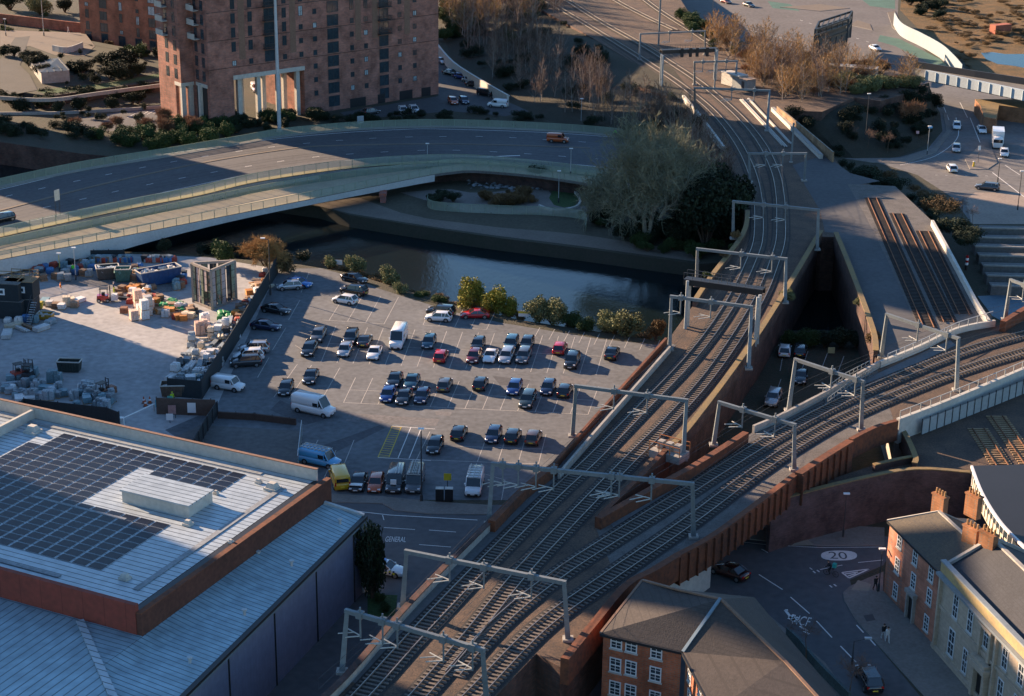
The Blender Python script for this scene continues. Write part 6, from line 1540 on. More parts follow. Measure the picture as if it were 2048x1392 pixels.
b=MB(); b.box(3.3,3.42,-.95,.95,1.45,2.15); b.build('windscreen',m_cg,o); b=MB(); b.box(-3.3,3.2,-.9,.9,.45,.9); b.build('chassis',m_trim,o)
wheels(o,[(2.5,.95,.45),(2.5,-.95,.45),(-2.2,.95,.45),(-2.2,-.95,.45)],.45)
# carriageway
vehicle('smallvan','orange',1116,284,18,1,'orange red van driving on the shaded carriageway',z=ZB,cat='van',name='orange_van')
vehicle('estate','black',4,443,-18,4,'black car entering at the left edge of the carriageway',z=ZB,name='car')
# parking court by the tower
for k,c,x,y,h,l in (('saloon','silver',884,126,(12,8),'silver car at the corner of the tower, first along the concrete wall'),('saloon','black',901,150,(18,4),'black saloon along the concrete wall by the tower'),('hatch','blue',924,158,(18,3),'blue hatchback along the concrete wall by the tower'),('hatch','silver',940,165,(18,3),'silver car right of the blue hatchback by the concrete wall'),('saloon','darkgrey',950,173,(18,2),'dark grey car in front of the silver one by the concrete wall'),('suv','black',972,191,(18,3),'large black car at the end of the concrete wall'),('suv','black',1000,197,(18,3),'second large black car at the end of the concrete wall'),('smallvan','white',995,214,(-18,-1),'small white van at the end of the parking court'),('hatch','orange',906,207,(10,10),'orange red car in the middle of the parking court'),('hatch','navy',928,206,(10,10),'navy car beside the orange red one in the parking court'),('hatch','grey',742,228,(18,-3),'grey car under the wall of the tower'),('hatch','white',806,226,(8,12),'white car, left of the pair by the tower shrubs'),('hatch','white',828,224,(10,10),'white car, right of the pair by the tower shrubs'),('smallvan','white',512,182,(10,12),'white van seen through the open base of the tower')):
    vehicle(k,c,x,y,h[0],h[1],l,z=ZT)
# ------------------------------------------------------------------ roads at the top right
sheet('junction_road',[(1850,150),(2120,150),(2120,445),(1944,448),(1905,395),(1835,350),(1765,328),(1715,316),(1800,314),(1855,298),(1885,262),(1880,225),(1858,190)],.012,m_roadold,'asphalt road junction at the right')
sheet('far_road',[(1300,-70),(1800,-70),(1795,40),(1860,112),(1930,155),(1860,170),(1700,140),(1560,110),(1400,50)],.013,M('far_asphalt',(.115,.105,.10),.9,.25,.4),'wide pale road junction at the top')
pave('bend_pavement',[(1690,316),(1800,316),(1862,298),(1893,262),(1886,225),(1893,225),(1903,262),(1872,304),(1810,326),(1740,324)],'curving pavement round the inside of the road bend')
pave('hoarding_pavement',[(1775,25),(1785,55),(1840,90),(1880,115),(1925,158),(1945,158),(1915,118),(1850,78),(1800,45),(1790,22)],'pavement along the curved white hoarding',MATS['plaza_stone'])
pave('traffic_island',[(1930,318),(1960,290),(1985,300),(1995,325),(1975,338),(1940,338)],'traffic island in the middle of the junction')
pave('road_island',[(1560,14),(1640,22),(1700,16),(1640,8)],'pale island in the far junction',MATS['plaza_stone'])
pave('road_island',[(1700,50),(1745,60),(1740,48),(1715,40)],'second pale island in the far junction',MATS['plaza_stone'])
m_cyc=M('green_cycle_paint',(.06,.13,.10),.85,.25,1)
sheet('cycle_lane',[(1760,70),(1800,78),(1880,118),(1915,150),(1895,150),(1850,122),(1790,92),(1755,82)],.02,m_cyc,'green cycle lane beside the hoarding pavement')
sheet('cycle_lane',[(1535,2),(1580,8),(1600,22),(1545,16)],.02,m_cyc,'green cycle box at the top of the far junction')
sheet('cycle_lane',[(1720,-4),(1790,0),(1790,18),(1740,12)],.02,m_cyc,'green cycle lane at the top edge of the far junction')
sheet('waste_ground',[(1800,20),(1850,72),(1920,115),(1960,160),(2150,195),(2150,-60),(1810,-60)],.016,m_wild,'rough orange brown waste ground at the top right')
sheet('waste_pond',[(1962,106),(1985,104),(2010,108),(2060,108),(2060,138),(2030,132),(1995,128),(1972,118)],.03,m_water,'shallow pond on the waste ground')
sheet('painted_sun_patch',[(1944,448),(1930,400),(1950,385),(2120,385),(2120,448)],.016,M('sunpatch',(.26,.21,.17),.9,.2,.8),'pale apron at the lower edge of the junction, sunlight put into its colour')  # paler pinkish sheet repeats the sunlight on this part of the road
b=MB()
for a,c in (((1880,195),(1898,240)),((1920,205),(1935,235)),((1940,235),(1960,285)),((2010,330),(2040,350))): line_marks(b,PL([a,c],.03),.15)
line_marks(b,smooth_line(PL([(1800,330),(1870,312),(1915,275),(1912,235)],.03)),.15)
line_marks(b,PL([(1870,350),(1990,352)],.03),.15,(1,1)); line_marks(b,PL([(1985,345),(2050,395)],.03),.2)
line_marks(b,PL([(1600,40),(1740,85)],.03),.2,(2,3)); line_marks(b,PL([(1500,60),(1700,110)],.03),.2)
struct(b.build('junction_markings',m_white),'white lane lines of the junction')
# repairs and stains on the car park
for i,(px,lab) in enumerate((([(985,752),(1060,760),(1055,772),(1000,770)],'dark repaired patch in the middle aisle'),([(700,826),(880,838),(872,852),(690,842)],'worn strip of the lower aisle'),([(560,800),(650,840),(610,850),(540,820)],'scuffed patch at the entrance'),([(870,822),(905,824),(900,832),(872,830)],'oil stain in the lower aisle'),([(620,900),(760,850),(770,856),(650,915)],'faded strip by the lane'),([(1120,750),(1180,760),(1170,772),(1125,768)],'dark patch by the right rows'))): sheet('asphalt_repair',px,.0095,M('asphalt_repair',(.07,.072,.078),.92,.3,.8) if i%2==0 else M('asphalt_worn',(.135,.13,.13),.92,.3,.8),lab)
sheet('yard_mud_shade',[(60,530),(240,520),(370,580),(300,588),(240,580),(120,568)],.0085,M('yard_mud_shade_tone',(.17,.165,.16),.9,.4,1.0),'darker muddy ground at the back of the yard, bridge shade put into its colour')  # mud sheet darkened to stand for the shade under the footbridge
# parking court surface, walls
sheet('parking_court',[(860,90),(905,132),(1018,205),(1060,222),(1010,232),(900,222),(800,232),(700,238),(680,225),(877,192)],ZT+.02,M('court_asphalt',(.07,.072,.075),.9,.2,.5),'asphalt parking court behind the tower')
parapet('retaining_wall',[(870,82),(905,122),(960,158),(1016,190)],.5,ZT-.5,ZT+2.6,m_concl,'pale concrete retaining wall behind the parked cars by the tower',zp=ZT+2.6)
terrace('brick_abutment',[(1266,168),(1318,188),(1378,204),(1392,196),(1345,135),(1300,115)],7.01,m_slope,m_brick,'brick abutment under the railway behind the big willow',zb=0)
# hoarding along the top right road
L=smooth_line(PL([(1787,50),(1802,72),(1840,92),(1880,115),(1905,138),(1922,158)],.1)); base=L[0].copy()
o=thing('curved_hoarding','long curved white and pale blue site hoarding at the top right','hoarding',base); b=MB(); b.path(L,.15,3.6); b.build('panels',M('hoarding_white',(.16,.25,.30),.6,.2,.4,col2=(.30,.31,.31)),o,base=base)
b=MB(); b.beam((0,-.12,0),(0,-.12,3.7),.12); copies(b,'post',m_steel,o,[(p-base,0) for p in resample(L,3)])
# red container
p=P(2000,66); o=thing('shipping_container','weathered red container on the waste ground','container',p,.5); b=MB(); b.box(-3,3,-1.2,1.2,0,2.5)
for k in range(24): x=-2.9+k*.25; b.box(x,x+.1,-1.24,-1.2,.1,2.4)
b.build('shell',M('container_red',(.38,.12,.07),.8,.3,1),o); b=MB(); b.box(3.0,3.05,-1.1,-.03,.1,2.4); b.box(3.0,3.05,.03,1.1,.1,2.4); b.build('doors',M('container_red2',(.3,.1,.06),.8,.3,1),o)
# relay cabins beside the tracks
def cabin(px,py,z,rz,L,W,H,mat,label,roofm=None,win=0,cat='cabin',name='cabin'):
    p=P(px,py,z); o=thing(name,label,cat,p,rz); b=MB(); b.box(-L/2,L/2,-W/2,W/2,.15,H); b.build('wall',mat,o)
    b=MB(); b.box(-L/2-.12,L/2+.12,-W/2-.12,W/2+.12,H,H+.14); b.build('roof',roofm or m_concl,o)
    b=MB(); b.box(-L/2+.4,L/2-.4,-W/2+.3,W/2-.3,-.1,.15); b.build('base',m_concd,o)
    b=MB(); b.box(L*.25-.45,L*.25+.45,-W/2-.05,-W/2,.2,2.1); b.build('door',m_steeld,o)
    for k in range(win):
        x=-L/2+L*(k+.6)/(win+1); b=MB(); b.box(x-.45,x+.45,-W/2-.06,-W/2,1.1,1.8); q=b.build('window',m_wfr,o); b=MB(); b.box(x-.35,x+.35,-W/2-.08,-W/2-.06,1.2,1.7); b.build('pane',m_glass,q)
    return o
cabin(1468,172,7,-1.0,6,2.6,2.8,m_concl,'white relay cabin beside the bend of the tracks',m_concl)
cabin(1487,178,7,-1.0,5,2.6,2.5,M('cabin_grey',(.20,.22,.22),.7,.15,1),'grey relay cabin with a brown roof behind the white one',M('cabin_roof',(.33,.24,.17),.8,.2,1))
cabin(1704,158,6.9,-.35,11,3,2.9,M('cabin_blue_grey',(.25,.29,.31),.6,.15,1),'long pale blue grey cabin hidden in the golden scrub')
# concrete cable troughs and stacked sleepers beside the bend
for i,(a,c,w_,h_,lab) in enumerate((((1483,200),(1572,296),1.0,.5,'stack of pale rails and sleepers lying beside the bend'),((1497,198),(1585,292),.5,.35,'narrower stack of rails beside the first'),((1545,222),(1642,318),.7,.8,'long pale concrete trough beside the boundary wall'))):
    A=P(*a,7.0); C=P(*c,7.0); o=thing('rail_stack' if i<2 else 'cable_trough',lab,'rail stack' if i<2 else 'cable trough',A); 
    if i<2:
        d=(C-A).normalized(); n=Vector((-d.y,d.x,0))
        for k in range(5): b=MB(); b.beam(A+n*(k-2)*w_/5+Vector((0,0,.1+.1*(k%2))),C+n*(k-2)*w_/5-d*rg.uniform(0,4)+Vector((0,0,.1+.1*(k%2))),.12,.14); b.build('rail',m_concl,o,base=A)
    else: b=MB(); b.path([A,C],w_,h_); b.build('trough',m_concl,o,base=A); b=MB(); b.path([A+Vector((0,0,h_)),C+Vector((0,0,h_))],w_+.1,.08); b.build('lid',m_conc,o,base=A)
# grey platforms at the right
for i,y in enumerate((452,471,489,507,527,547,567)):
    A=P(1932+i*8,y,1.6); C=P(2110,y+4,1.6); o=thing('concrete_platform','long grey concrete step, number of seven below the junction' if 0 else ['topmost long grey concrete step below the junction','second long grey concrete step from the top','third long grey concrete step from the top','middle one of the seven long grey concrete steps','third long grey concrete step from the bottom','second long grey concrete step from the bottom','lowest long grey concrete step, next to the blue surface'][i],'concrete step',Vector((A.x,A.y,0)))
    base=Vector((A.x,A.y,0)); b=MB(); b.path([Vector((A.x,A.y,0)),Vector((C.x,C.y,0))],2.2,1.5); b.build('slab',m_concd,o,base=base); b=MB(); n=Vector((0,1.1,0)); b.path([Vector((A.x,A.y,1.5))-n,Vector((C.x,C.y,1.5))-n],.3,.25); b.build('edge',m_conc,o,base=base)
sheet('blue_surface',[(1955,592),(2000,590),(2100,600),(2100,640),(2000,640),(1985,632)],.03,M('blue_deck',(.10,.16,.20),.6,.15,.6),'blue grey flat surface beside the rail yard')
def cyl(b,p,r,h,mat,n=10): b.mat(mat); b.tube(p,Vector(p)+Vector((0,0,h)),r,n=n)
# striped barrier
p=P(1932,540,1.6); o=thing('striped_post','red and white striped marker post beside the grey steps','marker post',p); b=MB(); b.tube((0,0,0),(0,0,.9),.28,n=10); b.build('base',m_black,o)
for k in range(4): b=MB(); b.tube((0,0,.9+k*.4),(0,0,1.3+k*.4),.25,n=10); b.build('band',m_plw if k%2==0 else PC['red'],o)
# ------------------------------------------------------------------ lamp posts, signs
def lamp(x,yb,yt,z,lab,r=.08,arm=(0,0),head=m_plw,col=None):
    p=P(x,yb,z); h=hgt(x,yb,z,x,yt)-z; o=thing('street_lamp',lab,'street lamp',p); b=MB(); b.tube((0,0,0),(0,0,h),r,r*.6,n=8); 
    if arm!=(0,0): b.tube((0,0,h),(arm[0],arm[1],h+.25),r*.6,n=6)
    b.build('pole',col or m_steel,o); b=MB(); b.box(arm[0]-.35,arm[0]+.35,arm[1]-.15,arm[1]+.15,h+.2,h+.34); b.build('lamp_head',head,o); b=MB(); b.tube((0,0,0),(0,0,.9),r*1.7,n=8); b.build('base',m_steeld,o)
lamp(843,1003,862,0,'tall dark lamp post between the two ladder vans and the pavement',.11,col=m_steeld)
lamp(855,345,290,0,'grey lamp post beside the footbridge',.09); lamp(1141,352,300,ZB,'short lamp post with a lit white head by the willow',.08)
lamp(1117,405,345,0,'lamp post standing on the small park lawn',.08); lamp(1162,250,200,ZT,'thin lamp post in front of the railway bank',.07)
lamp(88,72,-10,ZG-1,'street light on the plaza at the top left',.1); lamp(12,72,40,ZG-1,'short dark lamp at the left of the plaza',.08)
lamp(541,590,480,0,'dark lamp post with a white dish beside the hoarding',.10,col=m_steeld,arm=(-.9,0)); lamp(152,560,499,0,'lamp with a bright white head in the yard under the footbridge',.08); lamp(120,545,510,0,'flood lamp on a yellow post at the yard gate',.1,col=M('yellow_post',(.45,.40,.12),.7,.1,1))
lamp(1757,1182,1103,.12,'lamp post with a white head at the corner of the brick house',.07,col=m_steeld)
lamp(1686,1073,992,.12,'tall thin lamp post against the brick retaining wall',.07,col=m_steeld); lamp(1566,1075,1035,.12,'short green post against the brick retaining wall',.07,col=M('green_post',(.05,.16,.13),.6,.1,1))
lamp(1704,1330,1283,.12,'street lamp above the dark car with the glass roof',.07,col=m_steeld,arm=(1.4,.2),head=m_steel)
lamp(1729,300,190,.1,'thin lamp post in the shaded hollow',.07,col=m_steeld); lamp(1995,365,320,0,'traffic light pole in front of the junction',.08,col=m_black); lamp(2035,420,345,0,'traffic light pole at the right edge',.08,col=m_black)
lamp(1423,72,-6,6.9,'thin mast in the scrub at the top of the picture',.07,col=m_steeld); lamp(1854,310,255,0,'blue topped post on the road bend',.06)
def board(x,yb,yt,z,w,h,mat,lab,rz=0,posts=2,cat='sign',name='sign_board',mk_=None):
    p=P(x,yb,z); H=hgt(x,yb,z,x,yt)-z; o=thing(name,lab,cat,p,rz); b=MB()
    for s in ((-w*.4,w*.4) if posts==2 else (0,)): b.beam((s,.05,0),(s,.05,H),.08)
    b.build('post',m_steeld,o); b=MB(); b.box(-w/2,w/2,-.04,.0,H-h,H); b.build('panel',mat,o)
    if mk_: mk_(o,w,h,H)
    return o
board(117,432,380,ZB,1.3,1.9,m_steel,'tall grey road sign seen edge on beside the carriageway',1.1)
board(677,532,520,-.2,1.3,.8,m_plw,'small white sign at the top corner of the car park',-.1)
def wy(o,w,h,H): b=MB(); b.box(-w/2,w/2,-.05,-.041,H-h*.45,H-h*.05); b.build('yellow_band',m_ply,o)
board(1047,636,622,0,1.6,.9,m_plw,'white board with a yellow band between the river bushes',-.1,mk_=wy)
board(895,975,947,0,.9,.9,M('sign_yellow',(.6,.45,.03),.6,.1,1),'small yellow diamond sign above the cabinets',0,posts=1)
board(721,247,232,ZT,1.5,1.6,m_steel,'pale board leaning by the far railing of the carriageway',.5)
board(1833,290,262,0,.6,.6,M('sign_pink',(.6,.35,.35),.6,.1,1),'small round sign cluster on the road bend',0,posts=1); board(1956,325,292,.12,.5,.9,m_plw,'thin sign on the traffic island',0,posts=1); board(1857,292,252,0,.9,.5,PC['lightblue'],'small blue sign on the road bend',0,posts=1)
p=P(1947,333,.12); o=thing('bollard','yellow bollard on the traffic island','bollard',p); b=MB(); b.box(-.18,.18,-.12,.12,0,1.0,taper=.04); b.build('body',M('bollard_yellow',(.6,.4,.02),.5,0,1),o); b=MB(); b.box(-.2,.2,-.14,.14,1.0,1.12); b.build('cap',m_plw,o)
p=P(884,1000,.12); o=thing('utility_cabinet','pair of dark cabinets with pale tops on the pavement','cabinet',p)
for s in (-.75,.35): b=MB(); b.box(s,s+.95,-.35,.35,0,1.5); b.build('cabinet',m_black,o); b=MB(); b.box(s,s+.95,-.3,.4,1.5,1.56); b.build('lid',m_concl,o)
# white edge lines of Water Street and its lettering
b=MB(); z=.03
line_marks(b,PL([(640,1014),(780,1030),(955,1040)],z),.15); line_marks(b,PL([(768,1055),(830,1059)],z),.12); line_marks(b,PL([(858,1060),(912,1064)],z),.12); line_marks(b,PL([(838,1089),(902,1094)],z),.12); line_marks(b,PL([(768,1040),(765,1030)],z),.1)
for a,c in (((1518,1149),(1565,1179)),((1581,1194),(1619,1227)),((1633,1242),(1664,1275)),((1681,1292),(1712,1324)),((1713,1277),(1727,1264)) if 0 else ((1738,1276),(1751,1291)),((1713,1250),(1727,1265)),((1825,1352),(1865,1392)),((1523,1098),(1536,1105))): line_marks(b,PL([a,c],z),.14)
line_marks(b,smooth_line(PL([(1545,1094),(1570,1105),(1600,1122),(1630,1143)],z)),.12,(.6,.6))
for a,c in (((1626,1142),(1682,1190)),((1634,1140),(1690,1187))): line_marks(b,PL([a,c],z),.18,(.7,.45))
line_marks(b,PL([(1450,1080),(1540,1090),(1640,1095),(1765,1094)],z),.1); line_marks(b,PL([(1640,1139),(1685,1130)],z),.12); line_marks(b,PL([(1716,1125),(1766,1120)],z),.12)
for a,c in (((1684,1145),(1738,1138)),((1684,1145),(1698,1156)),((1698,1156),(1738,1138)),((1690,1148),(1716,1144)),((1696,1152),(1712,1147))): line_marks(b,PL([a,c],z),.2)
struct(b.build('street_markings',m_white),'white lines on the street under the bridges')
def text_on(name,txt,p0,p1,size_y,mat,lab,z=.034,flip=False):
    """lettering lying on the road: p0 -> p1 is the base line in pixels"""
    A=P(*p0,z); C=P(*p1,z); cu=bpy.data.curves.new(name,'FONT'); cu.body=txt; cu.size=1; to=bpy.data.objects.new(name,cu); COL.objects.link(to)
    bpy.context.view_layer.update(); me=bpy.data.meshes.new_from_object(to); bpy.data.objects.remove(to)
    xs=[v.co.x for v in me.vertices]; w_=max(xs)-min(xs); x0=min(xs); L=(C-A).length; d=(C-A).normalized(); n=Vector((-d.y,d.x,0)); 
    for v in me.vertices: q=d*((v.co.x-x0)/w_*L)+n*(v.co.y/.7*size_y); v.co=(q.x,q.y,0)
    me.materials.append(mat); o=bpy.data.objects.new(name,me); COL.objects.link(o); o.location=A; o['kind']='structure'; o['label']=lab; return o
text_on('road_lettering','GENERAL',(770,1083),(811,1084),1.3,m_white,'white lettering on the road beside the warehouse')
# bus lane text, bottom right
text_on('road_lettering','HCF',(1583,1247),(1617,1253),2.0,m_white,'white bay lettering on the street',z=.034)
b=MB()
for a,c in (((1570,1220),(1580,1232)),((1570,1220),(1576,1220)),((1577,1238),(1588,1229)),((1583,1241),(1596,1234)),((1590,1246),(1600,1240)),((1578,1232),(1592,1245)),((1600,1252),(1615,1262)),((1608,1262),(1618,1268))): line_marks(b,PL([a,c],.034),.3)
struct(b.build('cycle_symbol',m_white),'worn white symbol above the road lettering')
# speed roundel
c0=P(1678,1111,.034); b=MB(); ring=[P(1678+36*math.copysign(abs(math.cos(t))**.8,math.cos(t)),1111+10*math.copysign(abs(math.sin(t))**.8,math.sin(t)),.034) for t in [k*math.pi/18 for k in range(36)]]; b.poly(ring); struct(b.build('speed_roundel',m_white),'white speed limit roundel on the road')
text_on('roundel_number','20',(1660,1117),(1696,1118),1.7,m_road,'number inside the white roundel',z=.042)
for px,l in (([(1580,1092),(1610,1074),(1628,1090)],'pale tactile paving triangle by the retaining wall'),([(1702,1180),(1716,1160),(1742,1168),(1738,1182)],'pale tactile paving at the corner pavement')): sheet('tactile_paving',px,.135 if px[0][0]>1600 else .13,M('tactile',(.24,.21,.16),.9,.1,1),l)
sheet('manhole_cover',[(1727,1231),(1745,1228),(1751,1240),(1733,1243)],.13,m_black,'square manhole cover on the corner pavement')
sheet('lit_verge',[(735,1188),(795,1190),(790,1232),(735,1235)],.03,m_grass,'grassy verge beside the warehouse corner')
parapet('boundary_wall',[(1575,1255),(1600,1278),(1635,1320),(1700,1385)],.3,0,1.2,M('teal_hedge_wall',(.06,.09,.09),.9,.4,2),'dark teal low wall along the pavement beside the bare street trees',zp=1.2)
# pale abutment and arch at the foot of the curved bridge
A=P(1380,1150,0); o=thing('bridge_abutment','pale concrete abutment with graffiti under the curved bridge','abutment',A)
w=PL([(1300,1180),(1418,1118),(1420,1175),(1330,1240)],0); b=MB(); b.prism([(p.x-A.x,p.y-A.y) for p in w],0,5.5,side=m_concl,top=m_concd); b.build('wall',None,o)
A=P(1110,1320,6.2); o=thing('bridge_abutment','pale concrete pier below the end of the rusty parapet','abutment',Vector((A.x,A.y,0)))
w=PL([(1075,1300),(1121,1322),(1160,1290),(1120,1270)],6.2); b=MB(); b.prism([(p.x-A.x,p.y-A.y) for p in w],0,6.3,side=m_concl,top=m_conc); b.build('wall',None,o)
# signs on the brick piers, wall buttresses in the gap
for x,y,z,l in ((1662,695,2.0,'pale square sign in the hedge of the small car park'),(1474,775,3,'pale yellow sign on the viaduct wall above the sunlit corner')): board(x,y+14,y,0 if x>1600 else 0,1.0,.9,M('sign_cream',(.5,.48,.25),.7,.1,1),l,0,posts=1)
# equipment at the junction nose
p=P(1338,915,7); o=thing('equipment_platform','orange handrailed equipment platform where the two lines divide','platform',p,-.6); b=MB(); b.box(-2,2,-1.2,1.2,0,.9); b.build('base',m_conc,o); b=MB()
for x in (-2,-.7,.7,2): 
    for y in (-1.2,1.2): b.beam((x,y,.9),(x,y,2.0),.08)
for y in (-1.2,1.2): b.beam((-2,y,2.0),(2,y,2.0),.08); b.beam((-2,y,1.5),(2,y,1.5),.06)
b.build('handrail',M('orange_rail',(.45,.16,.05),.6,.1,1),o)
for k in range(3): b=MB(); b.box(-1.4+k*1.1,-.7+k*1.1,-.4,.4,.9,1.9); b.build('cabinet',m_conc,o)
# riverside boulders, red hut and seat wall
o=None
b=MB()
for k in range(260):
    px=rg.uniform(935,1165); py=rg.uniform(352,378)+(px-935)*.012; p=P(px,py,0); s=rg.uniform(.25,.7); 
    vs_=[p+Vector((math.cos(t)*s*rg.uniform(.7,1.1),math.sin(t)*s*rg.uniform(.7,1.1),rg.uniform(.0,.3))) for t in (0,1.2,2.5,3.7,5)]; top=p+Vector((0,0,s*rg.uniform(.5,1.0)))
    for i in range(5): b.face([vs_[i],vs_[(i+1)%5],top])
q=b.build('boulders',M('boulder_stone',(.28,.29,.29),.85,.5,1.5,col2=(.10,.11,.11))); q['kind']='stuff'; q['label']='bank of pale boulders and rubble below the carriageway'
cabin(949,350,0,.1,2.2,1.6,2.6,M('rusty_hut',(.16,.06,.035),.8,.3,1),'small rust coloured hut at the end of the footbridge',m_black,cat='hut',name='hut')
railing('park_railing',smooth_line(PL([(856,405),(870,420),(1000,428),(1074,430),(1150,436),(1172,445),(1170,468)],.02)),1.6,'green mesh railing between the park path and the towpath')
parapet('seat_wall',[(1148,370),(1147,382),(1158,396),(1160,408),(1148,418),(1110,424),(1078,414)],.4,0,.5,m_concl,'curving pale seat wall round the small lawn',zp=.02)
# ------------------------------------------------------------------ builders yard
ry=random.Random(5)
m_hoard=M('dark_hoarding',(.022,.030,.034),.8,.2,1)
def fence(name,px,h,label,mat,z=0,step=2.4,w=.1,post=None,cat='fence',inside=1):
    L=[Vector(p) for p in PL(px,z)]; base=L[0].copy(); o=thing(name,label,cat,base); b=MB(); b.path(L,w,h); b.build('panels',mat,o,base=base)
    b=MB(); b.box(-.06,.06,-.06,.06,0,h+.12); pl=[]
    for i in range(len(L)-1): pl+=[(p-base,0) for p in offset(resample([L[i],L[i+1]],step),inside*.12)]
    copies(b,'post',post or m_steeld,o,pl[:100]); return o
fence('hoarding',[(405,797),(480,676),(556,545)],2.8,'long dark hoarding between the yard and the car park',m_hoard)
fence('hoarding',[(336,792),(404,798)],2.6,'short dark hoarding end behind the small white van',m_hoard)
fence('hoarding',[(-60,940),(0,884),(50,834),(215,852),(240,862)],2.6,'dark hoarding wrapped round the back corner of the warehouse',m_hoard)
fence('gate_fence',[(314,828),(432,832)],2.3,'brown panelled gate fence with notices',M('brown_panels',(.10,.07,.055),.8,.2,1))
fence('lane_fence',[(434,832),(414,862),(386,912)],2.0,'low dark fence running down from the brown gate towards the warehouse',m_hoard)
fence('low_wall',[(436,836),(510,840),(592,850)],.9,'low brown wall along the entrance of the car park',M('brown_low_wall',(.07,.045,.035),.9,.2,1),w=.3,cat='wall')
railing('mesh_fence',PL([(604,873),(596,945)],0),2.2,'green mesh fence between the lane and the light blue van',mesh=M('fence_mesh',(.06,.16,.14),.6,0,1,alpha=.5),post=m_steel,step=2)
fence('timber_fence',[(-60,545),(60,528),(130,520),(250,518)],1.6,'dark fence at the back of the yard under the footbridge',m_hoard)
for x,y,w,h,mt,l in ((364,818,1.1,1.4,m_plw,'white notice on the brown gate fence'),(325,823,1.0,1.2,M('notice_red',(.35,.20,.18),.6,.3,4),'reddish notice on the brown gate fence'),):
    board(x+20,y+13,y-12,0,w,h,mt,l,0)
board(340,846,828,0,.9,.9,m_plw,'small white sign below the brown gate fence',0,posts=1); board(318,826,800,0,.8,1.0,M('sign_turq',(.05,.40,.50),.6,.1,1),'turquoise sign on the dark gate post',0,posts=1); board(341,815,792,0,.7,1.1,M('sign_green',(.15,.45,.35),.6,.1,1),'pale green sign beside the turquoise one',0,posts=1)
A=P(244,852); C=P(309,822); o=thing('barrier_gate','white lifting barrier pole across the yard entrance','barrier',A); b=MB(); b.beam(Vector((0,0,1.0)),C-A+Vector((0,0,1.0)),.12); b.build('pole',m_plw,o); b=MB(); b.box(-.3,.3,-.3,.3,0,1.2); b.build('housing',m_plw,o); b=MB(); b.box(-.1,.1,-.1,.1,0,1.0,T=Matrix.Translation(C-A)); b.build('rest_post',m_steel,o)
# triangular glazed tower
TB=[P(387,604),P(425,620),P(473,599)]; th=6.3; o=thing('triangular_glass_tower','triangular glazed timber framed show tower standing in the yard','glazed tower',TB[1]); tb=TB[1]
mtf=M('tower_frame_timber',(.30,.26,.22),.7,.25,2); mg=M('green_glass',(.05,.13,.06),.1,.6,2.2,spec=.8,col2=(.30,.33,.28)); mpk=M('pinkish_panel',(.42,.34,.33),.6,.2,2); 
Z=lambda p,h:Vector((p.x,p.y,h))
for i in range(3): b=MB(); b.beam(Z(TB[i],0),Z(TB[i],th),.35); b.build('corner_post',mtf,o,base=tb)
b=MB(); 
for i in range(3): 
    for hh in (.15,th): b.beam(Z(TB[i],hh),Z(TB[(i+1)%3],hh),.32,.4)
b.build('ring_beam',mtf,o,base=tb)
for i in range(3):
    a,c=TB[i],TB[(i+1)%3]; n=5
    for k in range(n):
        p=a.lerp(c,(k+.15)/n); q=a.lerp(c,(k+.9)/n); mt=[mg,mpk,mg,mpk,m_glass][(k+i)%5] if i<2 else [m_glass,mg][k%2]
        b=MB(); 
        if mt is mpk and k==3: b.face([Z(p,2.6),Z(q,2.6),Z(q,th-.2),Z(p,th-.2)])
        else: b.face([Z(p,.3),Z(q,.3),Z(q,th-.2),Z(p,th-.2)])
        b.build('panel',mt,o,base=tb)
        b=MB(); b.beam(Z(q,.2),Z(q,th),.09)
        for hh in (1.4,2.6,3.8,5): b.beam(Z(p,hh),Z(q,hh),.06)
        b.build('glazing_bar',m_black,o,base=tb)
# stacked cabins
for x,y,z,rz,L_,W_,H_,l,win in ((14,632,0,-.12,6,2.8,2.8,'lower dark site cabin at the left edge',0),(48,628,0,-.12,4.2,2.8,2.8,'dark site cabin under the one with the timber roof',0),(10,632,2.85,-.12,6,2.8,2.7,'upper dark site cabin with a white window at the left edge',1),(50,628,2.85,-.12,4.2,2.8,2.7,'upper dark site cabin with a sunlit timber roof and a white square window',1)):
    p=P(x,y,0); o=thing('site_cabin',l,'site cabin',(p.x,p.y,z),rz); b=MB(); b.box(-L_/2,L_/2,-W_/2,W_/2,.05,H_); 
    b.build('wall',m_hoard,o); b=MB(); b.box(-L_/2-.1,L_/2+.1,-W_/2-.1,W_/2+.1,H_,H_+.1); b.build('roof',m_wood if 'timber' in l and z>1 else m_concd,o)
    if win: b=MB(); b.box(-.1,.9,-W_/2-.06,-W_/2,1.0,2.0); q=b.build('window',m_plw,o); b=MB(); b.box(.15,.65,-W_/2-.09,-W_/2-.06,1.25,1.75); b.build('pane',m_glass,q)
    if z>1:
        b=MB(); 
        for zz in (.5,1.0): 
            b.beam((-L_/2,W_/2,H_+.1+zz),(L_/2,W_/2,H_+.1+zz),.07,.12)
            b.beam((L_/2,W_/2,H_+.1+zz),(L_/2,-W_/2,H_+.1+zz),.07,.12)
        for k in range(4): b.beam((-L_/2+k*L_/3,W_/2,H_+.1),(-L_/2+k*L_/3,W_/2,H_+1.2),.08)
        b.build('roof_rail',m_wood,o)
p=P(70,640); o=thing('cabin_stairs','dark external stairs of the stacked site cabins','stairs',p,-.12); b=MB()
for k in range(10): b.box(-.4+.0,.5,-2.6+k*.28,-2.3+k*.28,.2+k*.28,.27+k*.28)
b.build('treads',m_steel,o); b=MB(); b.beam((.5,-2.6,1.1),(.5,.3,3.9),.07); b.beam((-.4,-2.6,1.1),(-.4,.3,3.9),.07); b.beam((.5,-2.6,.15),(.5,.3,2.9),.08,.2); b.build('handrail',m_steeld,o)
